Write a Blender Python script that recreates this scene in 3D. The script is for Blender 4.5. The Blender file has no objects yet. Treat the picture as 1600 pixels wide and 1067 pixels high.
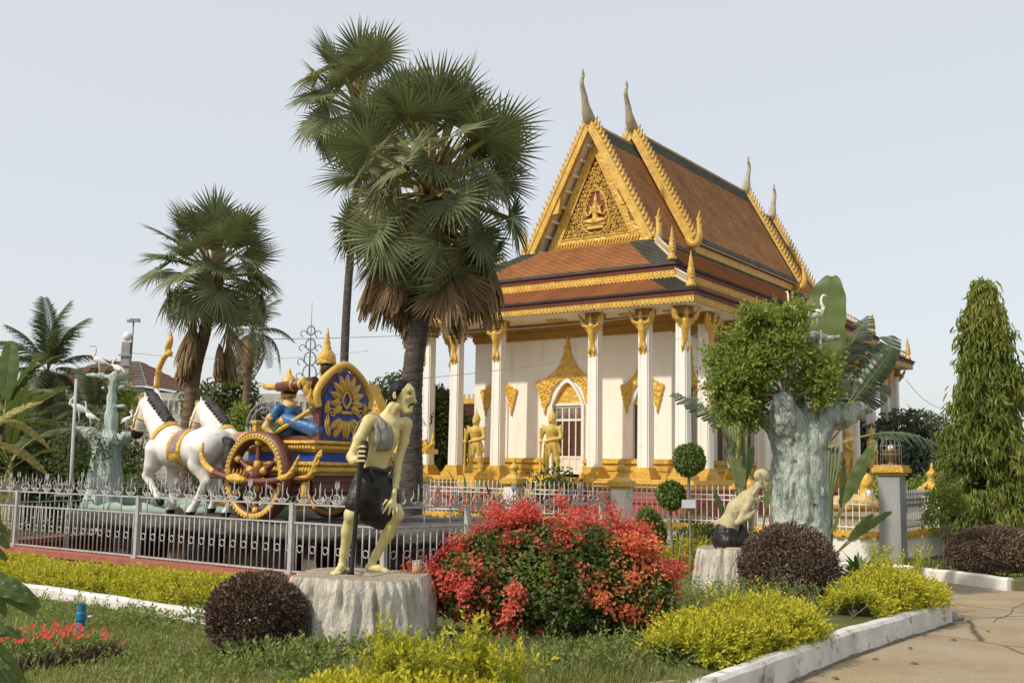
import bpy, math, random
import numpy as np
from mathutils import Vector, Matrix
R = math.radians
PI = math.pi
random.seed(11)
RNG = np.random.default_rng(11)
SC = bpy.context.scene
COL = SC.collection

# ------------------------------------------------------------------ camera, sky, sun, exposure
t_, r_ = R(6.85), R(0.9)
F_ = Vector((0, math.cos(t_), math.sin(t_)))
U0_ = Vector((0, -math.sin(t_), math.cos(t_)))
R0_ = Vector((1, 0, 0))
RR_ = R0_ * math.cos(r_) + U0_ * math.sin(r_)
UU_ = U0_ * math.cos(r_) - R0_ * math.sin(r_)
cam = bpy.data.cameras.new('camera')
cam.sensor_width = 36.0
cam.lens = 36.0 * 1650 / 1600
cam.clip_start = 0.05
cam.clip_end = 3000
camo = bpy.data.objects.new('camera', cam)
COL.objects.link(camo)
camo.matrix_world = Matrix(((RR_.x, UU_.x, -F_.x, 0), (RR_.y, UU_.y, -F_.y, 0), (RR_.z, UU_.z, -F_.z, 1.6), (0, 0, 0, 1)))
SC.camera = camo

SUN_EL = R(43)
SUN_DIR = Vector((-0.83, -0.56, 0)).normalized() * math.cos(SUN_EL) + Vector((0, 0, math.sin(SUN_EL)))
world = bpy.data.worlds.new('World')
SC.world = world
world.use_nodes = True
wn = world.node_tree
sky = wn.nodes.new('ShaderNodeTexSky')
sky.sky_type = 'NISHITA'
sky.sun_disc = False
sky.sun_elevation = SUN_EL
sky.sun_rotation = math.atan2(SUN_DIR.x, SUN_DIR.y)
sky.dust_density = 2.5
sky.ozone_density = 1.2
sky.air_density = 1.0
veil = wn.nodes.new('ShaderNodeMix')
veil.data_type = 'RGBA'
veil.inputs[0].default_value = 0.66
veil.inputs[7].default_value = (6.75, 6.80, 6.85, 1)
wn.links.new(sky.outputs[0], veil.inputs[6])
bg = wn.nodes['Background']
bg.inputs[1].default_value = 0.10
wn.links.new(veil.outputs[2], bg.inputs[0])

sun = bpy.data.lights.new('sun', 'SUN')
sun.energy = 2.55
sun.angle = R(2.0)
sun.color = (1.0, 0.915, 0.78)
suno = bpy.data.objects.new('sun', sun)
COL.objects.link(suno)
suno.rotation_euler = SUN_DIR.to_track_quat('Z', 'Y').to_euler()

SC.view_settings.view_transform = 'Standard'
SC.view_settings.look = 'None'
SC.view_settings.exposure = 0.47
SC.view_settings.gamma = 1.0
SC.render.engine = 'CYCLES'
SC.cycles.use_denoising = True
SC.cycles.max_bounces = 9
SC.cycles.diffuse_bounces = 7
SC.cycles.transparent_max_bounces = 6

# ------------------------------------------------------------------ materials
def _ramp(nt, fac, c1, c2, p1=0.3, p2=0.7):
    r = nt.nodes.new('ShaderNodeValToRGB')
    r.color_ramp.elements[0].position = p1
    r.color_ramp.elements[1].position = p2
    r.color_ramp.elements[0].color = (*c1, 1)
    r.color_ramp.elements[1].color = (*c2, 1)
    nt.links.new(fac, r.inputs[0])
    return r.outputs[0]

def _vec(nt, coords='Object', scale=(1, 1, 1)):
    tc = nt.nodes.new('ShaderNodeTexCoord')
    mp = nt.nodes.new('ShaderNodeMapping')
    mp.inputs['Scale'].default_value = scale
    nt.links.new(tc.outputs[coords], mp.inputs[0])
    if coords == 'Object':
        oi = nt.nodes.new('ShaderNodeObjectInfo')
        mm = nt.nodes.new('ShaderNodeMath'); mm.operation = 'MULTIPLY'; mm.inputs[1].default_value = 37.0
        nt.links.new(oi.outputs['Random'], mm.inputs[0])
        nt.links.new(mm.outputs[0], mp.inputs['Location'])
    return mp.outputs[0]

def _noise(nt, vec, scale, detail=5, rough=0.6):
    n = nt.nodes.new('ShaderNodeTexNoise')
    n.inputs['Scale'].default_value = scale
    n.inputs['Detail'].default_value = detail
    n.inputs['Roughness'].default_value = rough
    nt.links.new(vec, n.inputs['Vector'])
    return n.outputs[0]

def _mixc(nt, fac, a, b, mode='MIX'):
    m = nt.nodes.new('ShaderNodeMix'); m.data_type = 'RGBA'; m.blend_type = mode
    for s, v in ((0, fac), (6, a), (7, b)):
        if hasattr(v, 'links'): nt.links.new(v, m.inputs[s])
        elif s == 0: m.inputs[s].default_value = v
        else: m.inputs[s].default_value = (*v, 1)
    return m.outputs[2]

def pm(name, c, c2=None, scale=3.0, rough=0.7, bump=0.0, bscale=25.0, bdist=0.02, stretch=(1, 1, 1), stain=None, spec=0.35, kind='noise', metal=0.0, detail=6):
    """painted / stone / wood surface; stain=(colour, scale, from, to)"""
    m = bpy.data.materials.new(name); m.use_nodes = True
    nt = m.node_tree; p = nt.nodes['Principled BSDF']
    v = _vec(nt, 'Object', stretch)
    if c2 is None: c2 = tuple(x * 0.72 for x in c)
    col = _ramp(nt, _noise(nt, v, scale, detail), c2, c)
    if stain:
        sf = _ramp(nt, _noise(nt, v, stain[1], 7, 0.65), (0, 0, 0), (1, 1, 1), stain[2], stain[3])
        col = _mixc(nt, sf, col, stain[0])
    nt.links.new(col, p.inputs['Base Color'])
    p.inputs['Roughness'].default_value = rough
    p.inputs['Specular IOR Level'].default_value = spec
    p.inputs['Metallic'].default_value = metal
    if bump:
        b = nt.nodes.new('ShaderNodeBump')
        b.inputs['Strength'].default_value = bump; b.inputs['Distance'].default_value = bdist
        if kind == 'carved':
            vo = nt.nodes.new('ShaderNodeTexVoronoi'); vo.inputs['Scale'].default_value = bscale
            vo.feature = 'SMOOTH_F1'
            nt.links.new(v, vo.inputs['Vector']); h = vo.outputs['Distance']
            inv = nt.nodes.new('ShaderNodeMath'); inv.operation = 'SUBTRACT'; inv.inputs[0].default_value = 1.0
            nt.links.new(h, inv.inputs[1]); h = inv.outputs[0]
        else:
            h = _noise(nt, v, bscale, 6, 0.6)
        nt.links.new(h, b.inputs['Height']); nt.links.new(b.outputs[0], p.inputs['Normal'])
    return m

def leafm(name, c1, c2, rough=0.5, trans=0.3, spec=0.3, tc=None):
    """leaf: colour varies from leaf to leaf with the rnd attribute, a share of light passes through"""
    m = bpy.data.materials.new(name); m.use_nodes = True
    nt = m.node_tree; p = nt.nodes['Principled BSDF']
    a = nt.nodes.new('ShaderNodeAttribute'); a.attribute_name = 'rnd'
    col = _ramp(nt, a.outputs['Fac'], c1, c2, 0.0, 1.0)
    nt.links.new(col, p.inputs['Base Color'])
    p.inputs['Roughness'].default_value = rough; p.inputs['Specular IOR Level'].default_value = spec
    if trans:
        tr = nt.nodes.new('ShaderNodeBsdfTranslucent')
        tcol = _mixc(nt, 0.5, col, tc or (c2[0] * 1.2, c2[1] * 1.25, c2[2] * 0.5))
        nt.links.new(tcol, tr.inputs[0])
        mx = nt.nodes.new('ShaderNodeMixShader'); mx.inputs[0].default_value = trans
        nt.links.new(p.outputs[0], mx.inputs[1]); nt.links.new(tr.outputs[0], mx.inputs[2])
        nt.links.new(mx.outputs[0], nt.nodes['Material Output'].inputs['Surface'])
    return m

def tilem(name, c1, c2, mortar, bw=0.13, rh=0.1):
    m = bpy.data.materials.new(name); m.use_nodes = True
    nt = m.node_tree; p = nt.nodes['Principled BSDF']
    v = _vec(nt, 'UV')
    br = nt.nodes.new('ShaderNodeTexBrick')
    br.inputs['Scale'].default_value = 1.0
    br.inputs['Brick Width'].default_value = bw; br.inputs['Row Height'].default_value = rh
    br.inputs['Mortar Size'].default_value = 0.006; br.inputs['Bias'].default_value = 0.0
    br.inputs['Color1'].default_value = (*c1, 1); br.inputs['Color2'].default_value = (*c2, 1); br.inputs['Mortar'].default_value = (*mortar, 1)
    nt.links.new(v, br.inputs['Vector'])
    dirt = _ramp(nt, _noise(nt, v, 0.9, 7, 0.7), (0.62, 0.60, 0.58), (1.05, 1.0, 0.97), 0.35, 0.62)
    col = _mixc(nt, 1.0, br.outputs[0], dirt, 'MULTIPLY')
    nt.links.new(col, p.inputs['Base Color'])
    p.inputs['Roughness'].default_value = 0.75
    b = nt.nodes.new('ShaderNodeBump'); b.inputs['Strength'].default_value = 0.6; b.inputs['Distance'].default_value = 0.02; b.invert = True
    nt.links.new(br.outputs['Fac'], b.inputs['Height']); nt.links.new(b.outputs[0], p.inputs['Normal'])
    return m

GOLD = pm('gold_paint', (0.70, 0.44, 0.065), (0.50, 0.28, 0.04), 5, 0.42, 0.9, 9.0, 0.06, kind='carved', spec=0.5)
GOLDF = pm('gold_paint_fine', (0.70, 0.44, 0.065), (0.46, 0.26, 0.04), 3.5, 0.4, 0.8, 26.0, 0.025, kind='carved', spec=0.5)
GOLDP = pm('gold_paint_smooth', (0.66, 0.43, 0.08), (0.46, 0.27, 0.045), 4, 0.4, 0.25, 12, 0.02, spec=0.5, stain=((0.22, 0.13, 0.04), 5, 0.6, 0.75))
YELLOW = pm('yellow_statue_paint', (0.60, 0.43, 0.10), (0.44, 0.29, 0.06), 6, 0.45, 0.3, 20, 0.02)
WHITE = pm('white_plaster', (0.80, 0.77, 0.71), (0.70, 0.66, 0.59), 1.3, 0.8, 0.08, 9, 0.02, (1, 1, 0.30), stain=((0.46, 0.42, 0.35), 2.2, 0.57, 0.80))
CREAM = pm('cream_wall_plaster', (0.83, 0.79, 0.71), (0.77, 0.725, 0.64), 0.7, 0.85, 0.06, 7, 0.02, (1, 1, 0.22), stain=((0.56, 0.49, 0.38), 2.4, 0.55, 0.82))
WHITEK = pm('whitewashed_concrete', (0.72, 0.70, 0.66), (0.48, 0.46, 0.42), 3.0, 0.9, 0.35, 22, 0.02, stain=((0.20, 0.18, 0.14), 4.2, 0.56, 0.68))
IRON = pm('grey_white_iron_paint', (0.46, 0.45, 0.43), (0.31, 0.30, 0.29), 8, 0.5, 0.1, 60, 0.004, spec=0.5, stain=((0.30, 0.24, 0.19), 14, 0.62, 0.7))
IRONW = pm('white_iron_paint', (0.72, 0.69, 0.66), (0.58, 0.53, 0.50), 8, 0.5, 0.1, 60, 0.004, spec=0.5)
IRONG = pm('grey_iron_paint', (0.30, 0.30, 0.31), (0.2, 0.2, 0.21), 8, 0.5, spec=0.5)
DARKRED = pm('dark_red_board', (0.16, 0.035, 0.025), (0.10, 0.025, 0.02), 3, 0.6, 0.1, 20, 0.01)
REDWALL = pm('red_plinth_paint', (0.38, 0.07, 0.055), (0.28, 0.05, 0.04), 1.5, 0.7, 0.15, 14, 0.02, stain=((0.15, 0.05, 0.04), 2.5, 0.58, 0.75))
REDKERB = pm('red_oxide_cement', (0.40, 0.14, 0.10), (0.28, 0.085, 0.065), 4, 0.85, 0.35, 25, 0.02, stain=((0.16, 0.07, 0.05), 6, 0.58, 0.7))
TILE = tilem('orange_roof_tile', (0.71, 0.37, 0.135), (0.53, 0.255, 0.092), (0.33, 0.155, 0.065))
TILEG = tilem('grey_green_roof_tile', (0.21, 0.205, 0.17), (0.145, 0.145, 0.122), (0.08, 0.08, 0.07))
TILEB = tilem('brown_roof_tile', (0.25, 0.088, 0.055), (0.20, 0.068, 0.044), (0.10, 0.04, 0.03))
DOORW = pm('dark_brown_door_wood', (0.09, 0.04, 0.02), (0.05, 0.022, 0.012), 8, 0.4, 0.2, 30, 0.01, (1, 1, 0.1))
SHUTTER = pm('carved_bronze_shutter', (0.13, 0.085, 0.045), (0.07, 0.045, 0.025), 8, 0.5, 0.8, 14, 0.03, kind='carved')
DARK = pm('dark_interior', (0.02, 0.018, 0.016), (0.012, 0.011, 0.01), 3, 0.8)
STUMP = pm('grey_cement_bark', (0.76, 0.71, 0.61), (0.36, 0.325, 0.265), 9, 0.95, 1.0, 26, 0.05, (1, 1, 0.30), stain=((0.15, 0.13, 0.105), 4.0, 0.56, 0.68), detail=9)
STUMPTOP = pm('stump_top_cement', (0.42, 0.36, 0.27), (0.22, 0.18, 0.12), 14, 0.95, 0.8, 30, 0.03)
SKIN = pm('pale_yellow_statue_paint', (0.66, 0.57, 0.27), (0.52, 0.45, 0.20), 6, 0.5, 0.2, 26, 0.012, stain=((0.30, 0.255, 0.13), 11, 0.57, 0.72), detail=9)
SKIN2 = pm('worn_yellow_statue_paint', (0.50, 0.44, 0.24), (0.38, 0.33, 0.18), 7, 0.7, 0.3, 26, 0.012, stain=((0.17, 0.15, 0.10), 8, 0.55, 0.68))
BLACKP = pm('black_gloss_paint', (0.026, 0.023, 0.021), (0.011, 0.010, 0.010), 6, 0.42, 0.4, 9, 0.03, spec=0.3, stain=((0.075, 0.068, 0.06), 8, 0.62, 0.78))
HAIRP = pm('black_hair_paint', (0.014, 0.013, 0.013), (0.008, 0.007, 0.007), 6, 0.55, 0.7, 30, 0.01, spec=0.2)
GREYC = pm('grey_painted_cloth', (0.34, 0.32, 0.27), (0.10, 0.095, 0.085), 9, 0.75, 0.9, 22, 0.03, (1, 1, 0.22), stain=((0.03, 0.028, 0.026), 11, 0.54, 0.66))
HORSEW = pm('white_gloss_horse_paint', (0.78, 0.765, 0.725), (0.68, 0.655, 0.60), 4, 0.48, 0.22, 16, 0.02, (1, 1, 0.5), stain=((0.36, 0.33, 0.29), 5, 0.57, 0.80), spec=0.4)
HORSED = pm('dark_grey_mane_paint', (0.05, 0.045, 0.041), (0.018, 0.016, 0.015), 9, 0.6, 0.9, 16, 0.03, (1, 1, 0.4))
BLUE = pm('blue_paint', (0.02, 0.055, 0.33), (0.015, 0.035, 0.22), 5, 0.4, 0.15, 30, 0.01, spec=0.5)
BLUESUIT = pm('blue_suit_paint', (0.035, 0.15, 0.36), (0.02, 0.075, 0.22), 7, 0.4, 0.5, 30, 0.01, spec=0.5, stain=((0.30, 0.42, 0.58), 22, 0.6, 0.66))
BROWNW = pm('red_brown_wood_paint', (0.17, 0.055, 0.035), (0.095, 0.03, 0.02), 4, 0.45, 0.25, 18, 0.01, (1, 1, 0.3), spec=0.5)
GREENP = pm('dark_green_paint', (0.02, 0.12, 0.07), (0.015, 0.08, 0.05), 5, 0.4)
SADDLE = pm('mauve_saddle_cloth', (0.36, 0.24, 0.22), (0.20, 0.11, 0.10), 9, 0.6, 0.6, 22, 0.02, kind='carved')
TEAL = pm('teal_painted_concrete', (0.66, 0.69, 0.59), (0.24, 0.325, 0.285), 6.5, 0.75, 1.0, 20, 0.12, (1, 1, 0.33), stain=((0.22, 0.175, 0.14), 3.6, 0.54, 0.64), detail=9)
TEALL = pm('pale_teal_concrete', (0.56, 0.63, 0.58), (0.30, 0.40, 0.37), 4.2, 0.75, 1.0, 10, 0.10, (1, 1, 0.2), stain=((0.26, 0.26, 0.23), 3.0, 0.54, 0.68))
MINT = pm('mint_green_cement', (0.34, 0.43, 0.36), (0.22, 0.29, 0.25), 3, 0.8, 0.5, 10, 0.04)
HERONW = pm('white_heron_paint', (0.80, 0.79, 0.76), (0.66, 0.65, 0.61), 8, 0.6, 0.2, 30, 0.01)
ROCK = pm('dark_rough_rock', (0.13, 0.115, 0.10), (0.045, 0.04, 0.034), 3, 0.95, 1.0, 7, 0.08, stain=((0.22, 0.20, 0.17), 5, 0.6, 0.72))
PALMT = pm('grey_palm_bark', (0.150, 0.125, 0.105), (0.045, 0.037, 0.032), 5, 0.95, 1.0, 14, 0.06, (0.7, 0.7, 2.6), stain=((0.23, 0.20, 0.17), 6, 0.60, 0.72))
PALMT2 = pm('brown_palm_bark', (0.24, 0.165, 0.10), (0.10, 0.066, 0.04), 5, 0.95, 0.9, 18, 0.03, (0.4, 0.4, 2.6))
BARK = pm('thin_grey_bark', (0.28, 0.24, 0.18), (0.13, 0.105, 0.08), 9, 0.9, 0.7, 25, 0.01)
PETIOLE = pm('yellow_green_petiole', (0.30, 0.27, 0.07), (0.15, 0.16, 0.045), 4, 0.6)
PFAN = leafm('fan_palm_leaf', (0.075, 0.098, 0.045), (0.26, 0.28, 0.135), 0.5, 0.25, 0.28, (0.16, 0.20, 0.05))
PFAN2 = leafm('fan_palm_leaf_yellowing', (0.10, 0.115, 0.045), (0.27, 0.25, 0.11), 0.5, 0.22)
PDEAD = leafm('dead_palm_leaf', (0.13, 0.088, 0.046), (0.34, 0.235, 0.125), 0.8, 0.15, 0.15, (0.3, 0.2, 0.1))
COCO = leafm('coconut_leaf', (0.030, 0.052, 0.020), (0.105, 0.13, 0.05), 0.45, 0.2, 0.4)
COCOY = leafm('yellow_coconut_leaf', (0.16, 0.16, 0.045), (0.30, 0.27, 0.10), 0.5, 0.25)
BANANA = leafm('banana_leaf', (0.055, 0.105, 0.024), (0.125, 0.175, 0.050), 0.42, 0.35, 0.4, (0.22, 0.26, 0.05))
BANANAY = leafm('withered_banana_leaf', (0.24, 0.20, 0.06), (0.42, 0.34, 0.13), 0.7, 0.25)
TRAV = leafm('travellers_palm_leaf', (0.034, 0.062, 0.030), (0.078, 0.110, 0.052), 0.40, 0.2, 0.45)
TRAVL = leafm('travellers_palm_leaf_light', (0.09, 0.135, 0.04), (0.15, 0.19, 0.065), 0.42, 0.35, 0.4)
GOLDLEAF = leafm('golden_hedge_leaf', (0.13, 0.205, 0.020), (0.70, 0.61, 0.045), 0.5, 0.35, 0.3, (0.55, 0.5, 0.03))
DUSTLEAF = leafm('dusty_brown_leaf', (0.085, 0.058, 0.038), (0.235, 0.165, 0.115), 0.6, 0.12, 0.25, (0.25, 0.14, 0.08))
BROWNLEAF = leafm('brown_bush_leaf', (0.050, 0.030, 0.020), (0.205, 0.135, 0.095), 0.45, 0.12, 0.4, (0.2, 0.09, 0.05))
BOUGLEAF = leafm('bougainvillea_leaf', (0.055, 0.095, 0.022), (0.20, 0.26, 0.07), 0.5, 0.28)
BOUGRED = leafm('red_bract', (0.60, 0.095, 0.070), (0.76, 0.235, 0.165), 0.6, 0.35, 0.2, (0.9, 0.15, 0.1))
BOUGORG = leafm('orange_bract', (0.66, 0.165, 0.075), (0.80, 0.33, 0.14), 0.6, 0.35, 0.2, (0.95, 0.28, 0.1))
TOPI = leafm('topiary_leaf', (0.06, 0.11, 0.022), (0.20, 0.27, 0.065), 0.42, 0.28, 0.4)
TREEL = leafm('bright_tree_leaf', (0.09, 0.15, 0.02), (0.33, 0.39, 0.08), 0.45, 0.35, 0.35)
MASTL = leafm('mast_tree_leaf', (0.085, 0.135, 0.020), (0.30, 0.33, 0.065), 0.42, 0.35, 0.4, (0.26, 0.30, 0.04))
MASTY = leafm('mast_tree_yellow_leaf', (0.20, 0.19, 0.030), (0.34, 0.26, 0.05), 0.5, 0.35)
DKLEAF = leafm('dark_tree_leaf', (0.030, 0.050, 0.016), (0.10, 0.13, 0.042), 0.5, 0.2)
MIDLEAF = leafm('mid_tree_leaf', (0.045, 0.075, 0.020), (0.115, 0.155, 0.045), 0.5, 0.28)
FARLEAF = leafm('far_tree_leaf', (0.062, 0.085, 0.050), (0.12, 0.145, 0.085), 0.7, 0.2)
GRASS = leafm('grass_blade', (0.12, 0.165, 0.040), (0.34, 0.355, 0.12), 0.55, 0.3, 0.25)
WEED = leafm('weed_leaf', (0.095, 0.145, 0.036), (0.27, 0.31, 0.10), 0.55, 0.3)
DRYGRASS = leafm('dry_grass_blade', (0.19, 0.15, 0.07), (0.33, 0.26, 0.13), 0.7, 0.2, 0.2)

# ------------------------------------------------------------------ tags and objects
def tag(o, label=None, cat=None, group=None, kind=None):
    if label: o['label'] = label
    if cat: o['category'] = cat
    if group: o['group'] = group
    if kind: o['kind'] = kind
    return o

def thing(name, label, cat, loc=(0, 0, 0), rz=0.0, group=None):
    o = bpy.data.objects.new(name, None)
    o.empty_display_size = 0.2
    COL.objects.link(o); o.location = loc; o.rotation_euler = (0, 0, rz)
    return tag(o, label, cat, group)

def copy_tree(o, parent=None):
    c = o.copy(); COL.objects.link(c)
    if parent is not None:
        c.parent = parent; c.matrix_parent_inverse = Matrix()
    for ch in KIDS.get(o.name, []):
        copy_tree(ch, c)
    KIDS.setdefault(c.name, [])
    if parent is not None: KIDS.setdefault(parent.name, []).append(c)
    return c
KIDS = {}

def link(me, name, mats, parent=None, loc=None, rot=None, scale=None):
    o = bpy.data.objects.new(name, me)
    for m in (mats if isinstance(mats, (list, tuple)) else [mats]): me.materials.append(m)
    COL.objects.link(o)
    if parent is not None:
        o.parent = parent; KIDS.setdefault(parent.name, []).append(o)
    if loc is not None: o.location = loc
    if rot is not None: o.rotation_euler = rot
    if scale is not None: o.scale = scale if isinstance(scale, (tuple, list)) else (scale,) * 3
    return o

def inst(o, parent, loc=None, rot=None, scale=None, name=None):
    c = bpy.data.objects.new(name or o.name.split('.')[0], o.data); COL.objects.link(c)
    if parent is not None:
        c.parent = parent; KIDS.setdefault(parent.name, []).append(c)
    if loc is not None: c.location = loc
    if rot is not None: c.rotation_euler = rot
    if scale is not None: c.scale = scale if isinstance(scale, (tuple, list)) else (scale,) * 3
    return c

def np_mesh(name, V, F, smooth=False, midx=None, rnd=None):
    """V (n,3); F (m,3|4) int array -> mesh, fast"""
    me = bpy.data.meshes.new(name)
    V = np.asarray(V, np.float32); F = np.asarray(F, np.int32)
    n, k = len(F), F.shape[1]
    me.vertices.add(len(V)); me.vertices.foreach_set('co', V.ravel())
    me.loops.add(n * k); me.loops.foreach_set('vertex_index', F.ravel())
    me.polygons.add(n)
    me.polygons.foreach_set('loop_start', np.arange(0, n * k, k, dtype=np.int32))
    me.polygons.foreach_set('loop_total', np.full(n, k, np.int32))
    if midx is not None: me.polygons.foreach_set('material_index', np.asarray(midx, np.int32))
    me.polygons.foreach_set('use_smooth', np.full(n, bool(smooth)))
    me.update(calc_edges=True); me.validate()
    if rnd is not None:
        a = me.attributes.new('rnd', 'FLOAT', 'POINT'); a.data.foreach_set('value', np.asarray(rnd, np.float32))
    return me

class MB:
    """collects shapes for ONE mesh"""
    def __init__(s): s.v, s.f, s.m, s.sm, s.uv, s.X = [], [], [], [], [], Matrix()
    def add(s, vs, fs, m=0, sm=False, uvs=None):
        b = len(s.v); s.v += [tuple(s.X @ Vector(p)) for p in vs]
        for i, f in enumerate(fs):
            s.f.append([b + k for k in f]); s.m.append(m); s.sm.append(sm)
            s.uv.append(uvs[i] if uvs else None)
        return s
    def box(s, c, d, m=0, rz=0.0, top=1.0):
        x, y, z = d[0] / 2, d[1] / 2, d[2] / 2
        q = Matrix.Rotation(rz, 3, 'Z')
        vs = [Vector(c) + q @ Vector((sx * x * (top if sz > 0 else 1), sy * y * (top if sz > 0 else 1), sz * z)) for sz in (-1, 1) for sx, sy in ((-1, -1), (1, -1), (1, 1), (-1, 1))]
        return s.add(vs, [(3, 2, 1, 0), (4, 5, 6, 7), (0, 1, 5, 4), (1, 2, 6, 5), (2, 3, 7, 6), (3, 0, 4, 7)], m)
    def b2(s, a, b, m=0):
        return s.box([(p + q) / 2 for p, q in zip(a, b)], [abs(q - p) for p, q in zip(a, b)], m)
    def loft(s, loops, m=0, sm=True, cap=True, closed=True):
        n = len(loops[0]); vs = [p for l in loops for p in l]; fs = []
        for i in range(len(loops) - 1):
            for j in range(n if closed else n - 1):
                k = (j + 1) % n
                fs.append((i * n + j, i * n + k, (i + 1) * n + k, (i + 1) * n + j))
        s.add(vs, fs, m, sm)
        if cap and closed:
            b = len(s.v) - len(vs); e = len(s.v) - n
            s.f += [[b + j for j in range(n)][::-1], [e + j for j in range(n)]]
            s.m += [m, m]; s.sm += [False, False]; s.uv += [None, None]
        return s
    def lathe(s, prof, c=(0, 0, 0), n=16, m=0, sm=True, square=False, rz=0.0, rib=None):
        if square: n, sm = 4, False
        loops = []
        for r, z in prof:
            l = []
            for j in range(n):
                a = 2 * PI * j / n + rz + (PI / 4 if square else 0)
                rr = r * (math.sqrt(2) if square else 1) * (rib(a, z) if rib else 1)
                l.append((c[0] + rr * math.cos(a), c[1] + rr * math.sin(a), c[2] + z))
            loops.append(l)
        return s.loft(loops, m, sm)
    def tube(s, pts, rad, n=8, m=0, sm=True, cap=True, flat=1.0):
        pts = [Vector(p) for p in pts]
        if not isinstance(rad, (list, tuple)): rad = [rad] * len(pts)
        loops = []; up = None
        for i, p in enumerate(pts):
            d = (pts[min(i + 1, len(pts) - 1)] - pts[max(i - 1, 0)])
            d = d.normalized() if d.length > 1e-9 else Vector((0, 0, 1))
            if up is None:
                up = d.orthogonal().normalized()
            up = (up - d * up.dot(d))
            up = up.normalized() if up.length > 1e-6 else d.orthogonal().normalized()
            w = d.cross(up)
            loops.append([p + (up * math.cos(2 * PI * j / n) * flat + w * math.sin(2 * PI * j / n)) * rad[i] for j in range(n)])
        return s.loft(loops, m, sm, cap)
    def prism(s, poly, y0, y1, m=0, ax='y', sm=False):
        """poly of (x,z) extruded along y (ax='y'), (y,z) along x ('x') or (x,y) along z ('z')"""
        def P(a, b, d): return {'y': (a, d, b), 'x': (d, a, b), 'z': (a, b, d)}[ax]
        n = len(poly); vs = [P(a, b, y0) for a, b in poly] + [P(a, b, y1) for a, b in poly]
        fs = [list(range(n))[::-1], list(range(n, 2 * n))] + [(j, (j + 1) % n, n + (j + 1) % n, n + j) for j in range(n)]
        return s.add(vs, fs, m, sm)
    def ball(s, c, r, m=0, n=12, k=8):
        if not isinstance(r, (tuple, list)): r = (r, r, r)
        loops = []
        for i in range(k + 1):
            t = -PI / 2 + PI * i / k
            q = max(math.cos(t), 0.02)
            loops.append([(c[0] + r[0] * q * math.cos(2 * PI * j / n), c[1] + r[1] * q * math.sin(2 * PI * j / n), c[2] + r[2] * math.sin(t)) for j in range(n)])
        return s.loft(loops, m, True)
    def build(s, name, mats, parent=None, loc=None, rot=None, scale=None, bevel=0):
        me = bpy.data.meshes.new(name)
        me.from_pydata(s.v, [], s.f)
        me.polygons.foreach_set('material_index', s.m)
        me.polygons.foreach_set('use_smooth', s.sm)
        if any(u for u in s.uv):
            ul = me.uv_layers.new(name='UVMap'); li = 0
            for f, u in zip(s.f, s.uv):
                for k in range(len(f)):
                    if u: ul.data[li + k].uv = u[k]
                li += len(f)
        me.update()
        o = link(me, name, mats, parent, loc, rot, scale)
        if bevel:
            b = o.modifiers.new('bevel', 'BEVEL'); b.width = bevel; b.segments = 2; b.limit_method = 'ANGLE'; b.angle_limit = R(40)
        return o

def interp(pts, n):
    """Catmull-Rom through pts, n points"""
    P = [Vector(p) for p in pts]; out = []
    k = len(P) - 1
    for i in range(n):
        t = i / (n - 1) * k; j = min(int(t), k - 1); u = t - j
        p0, p1, p2, p3 = P[max(j - 1, 0)], P[j], P[j + 1], P[min(j + 2, k)]
        out.append(0.5 * ((2 * p1) + (p2 - p0) * u + (2 * p0 - 5 * p1 + 4 * p2 - p3) * u * u + (3 * p1 - p0 - 3 * p2 + p3) * u ** 3))
    return out

# ------------------------------------------------------------------ continuous bodies: smooth union of limbs, meshed with surface nets
def C(a, b, ra, rb=None, k=0.03): return ('c', np.array(a, float), np.array(b, float), ra, ra if rb is None else rb, k, 1)
def Es(c, r, k=0.03, op=1, rot=None): return ('e', np.array(c, float), np.array(r, float), rot, None, k, op)

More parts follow.
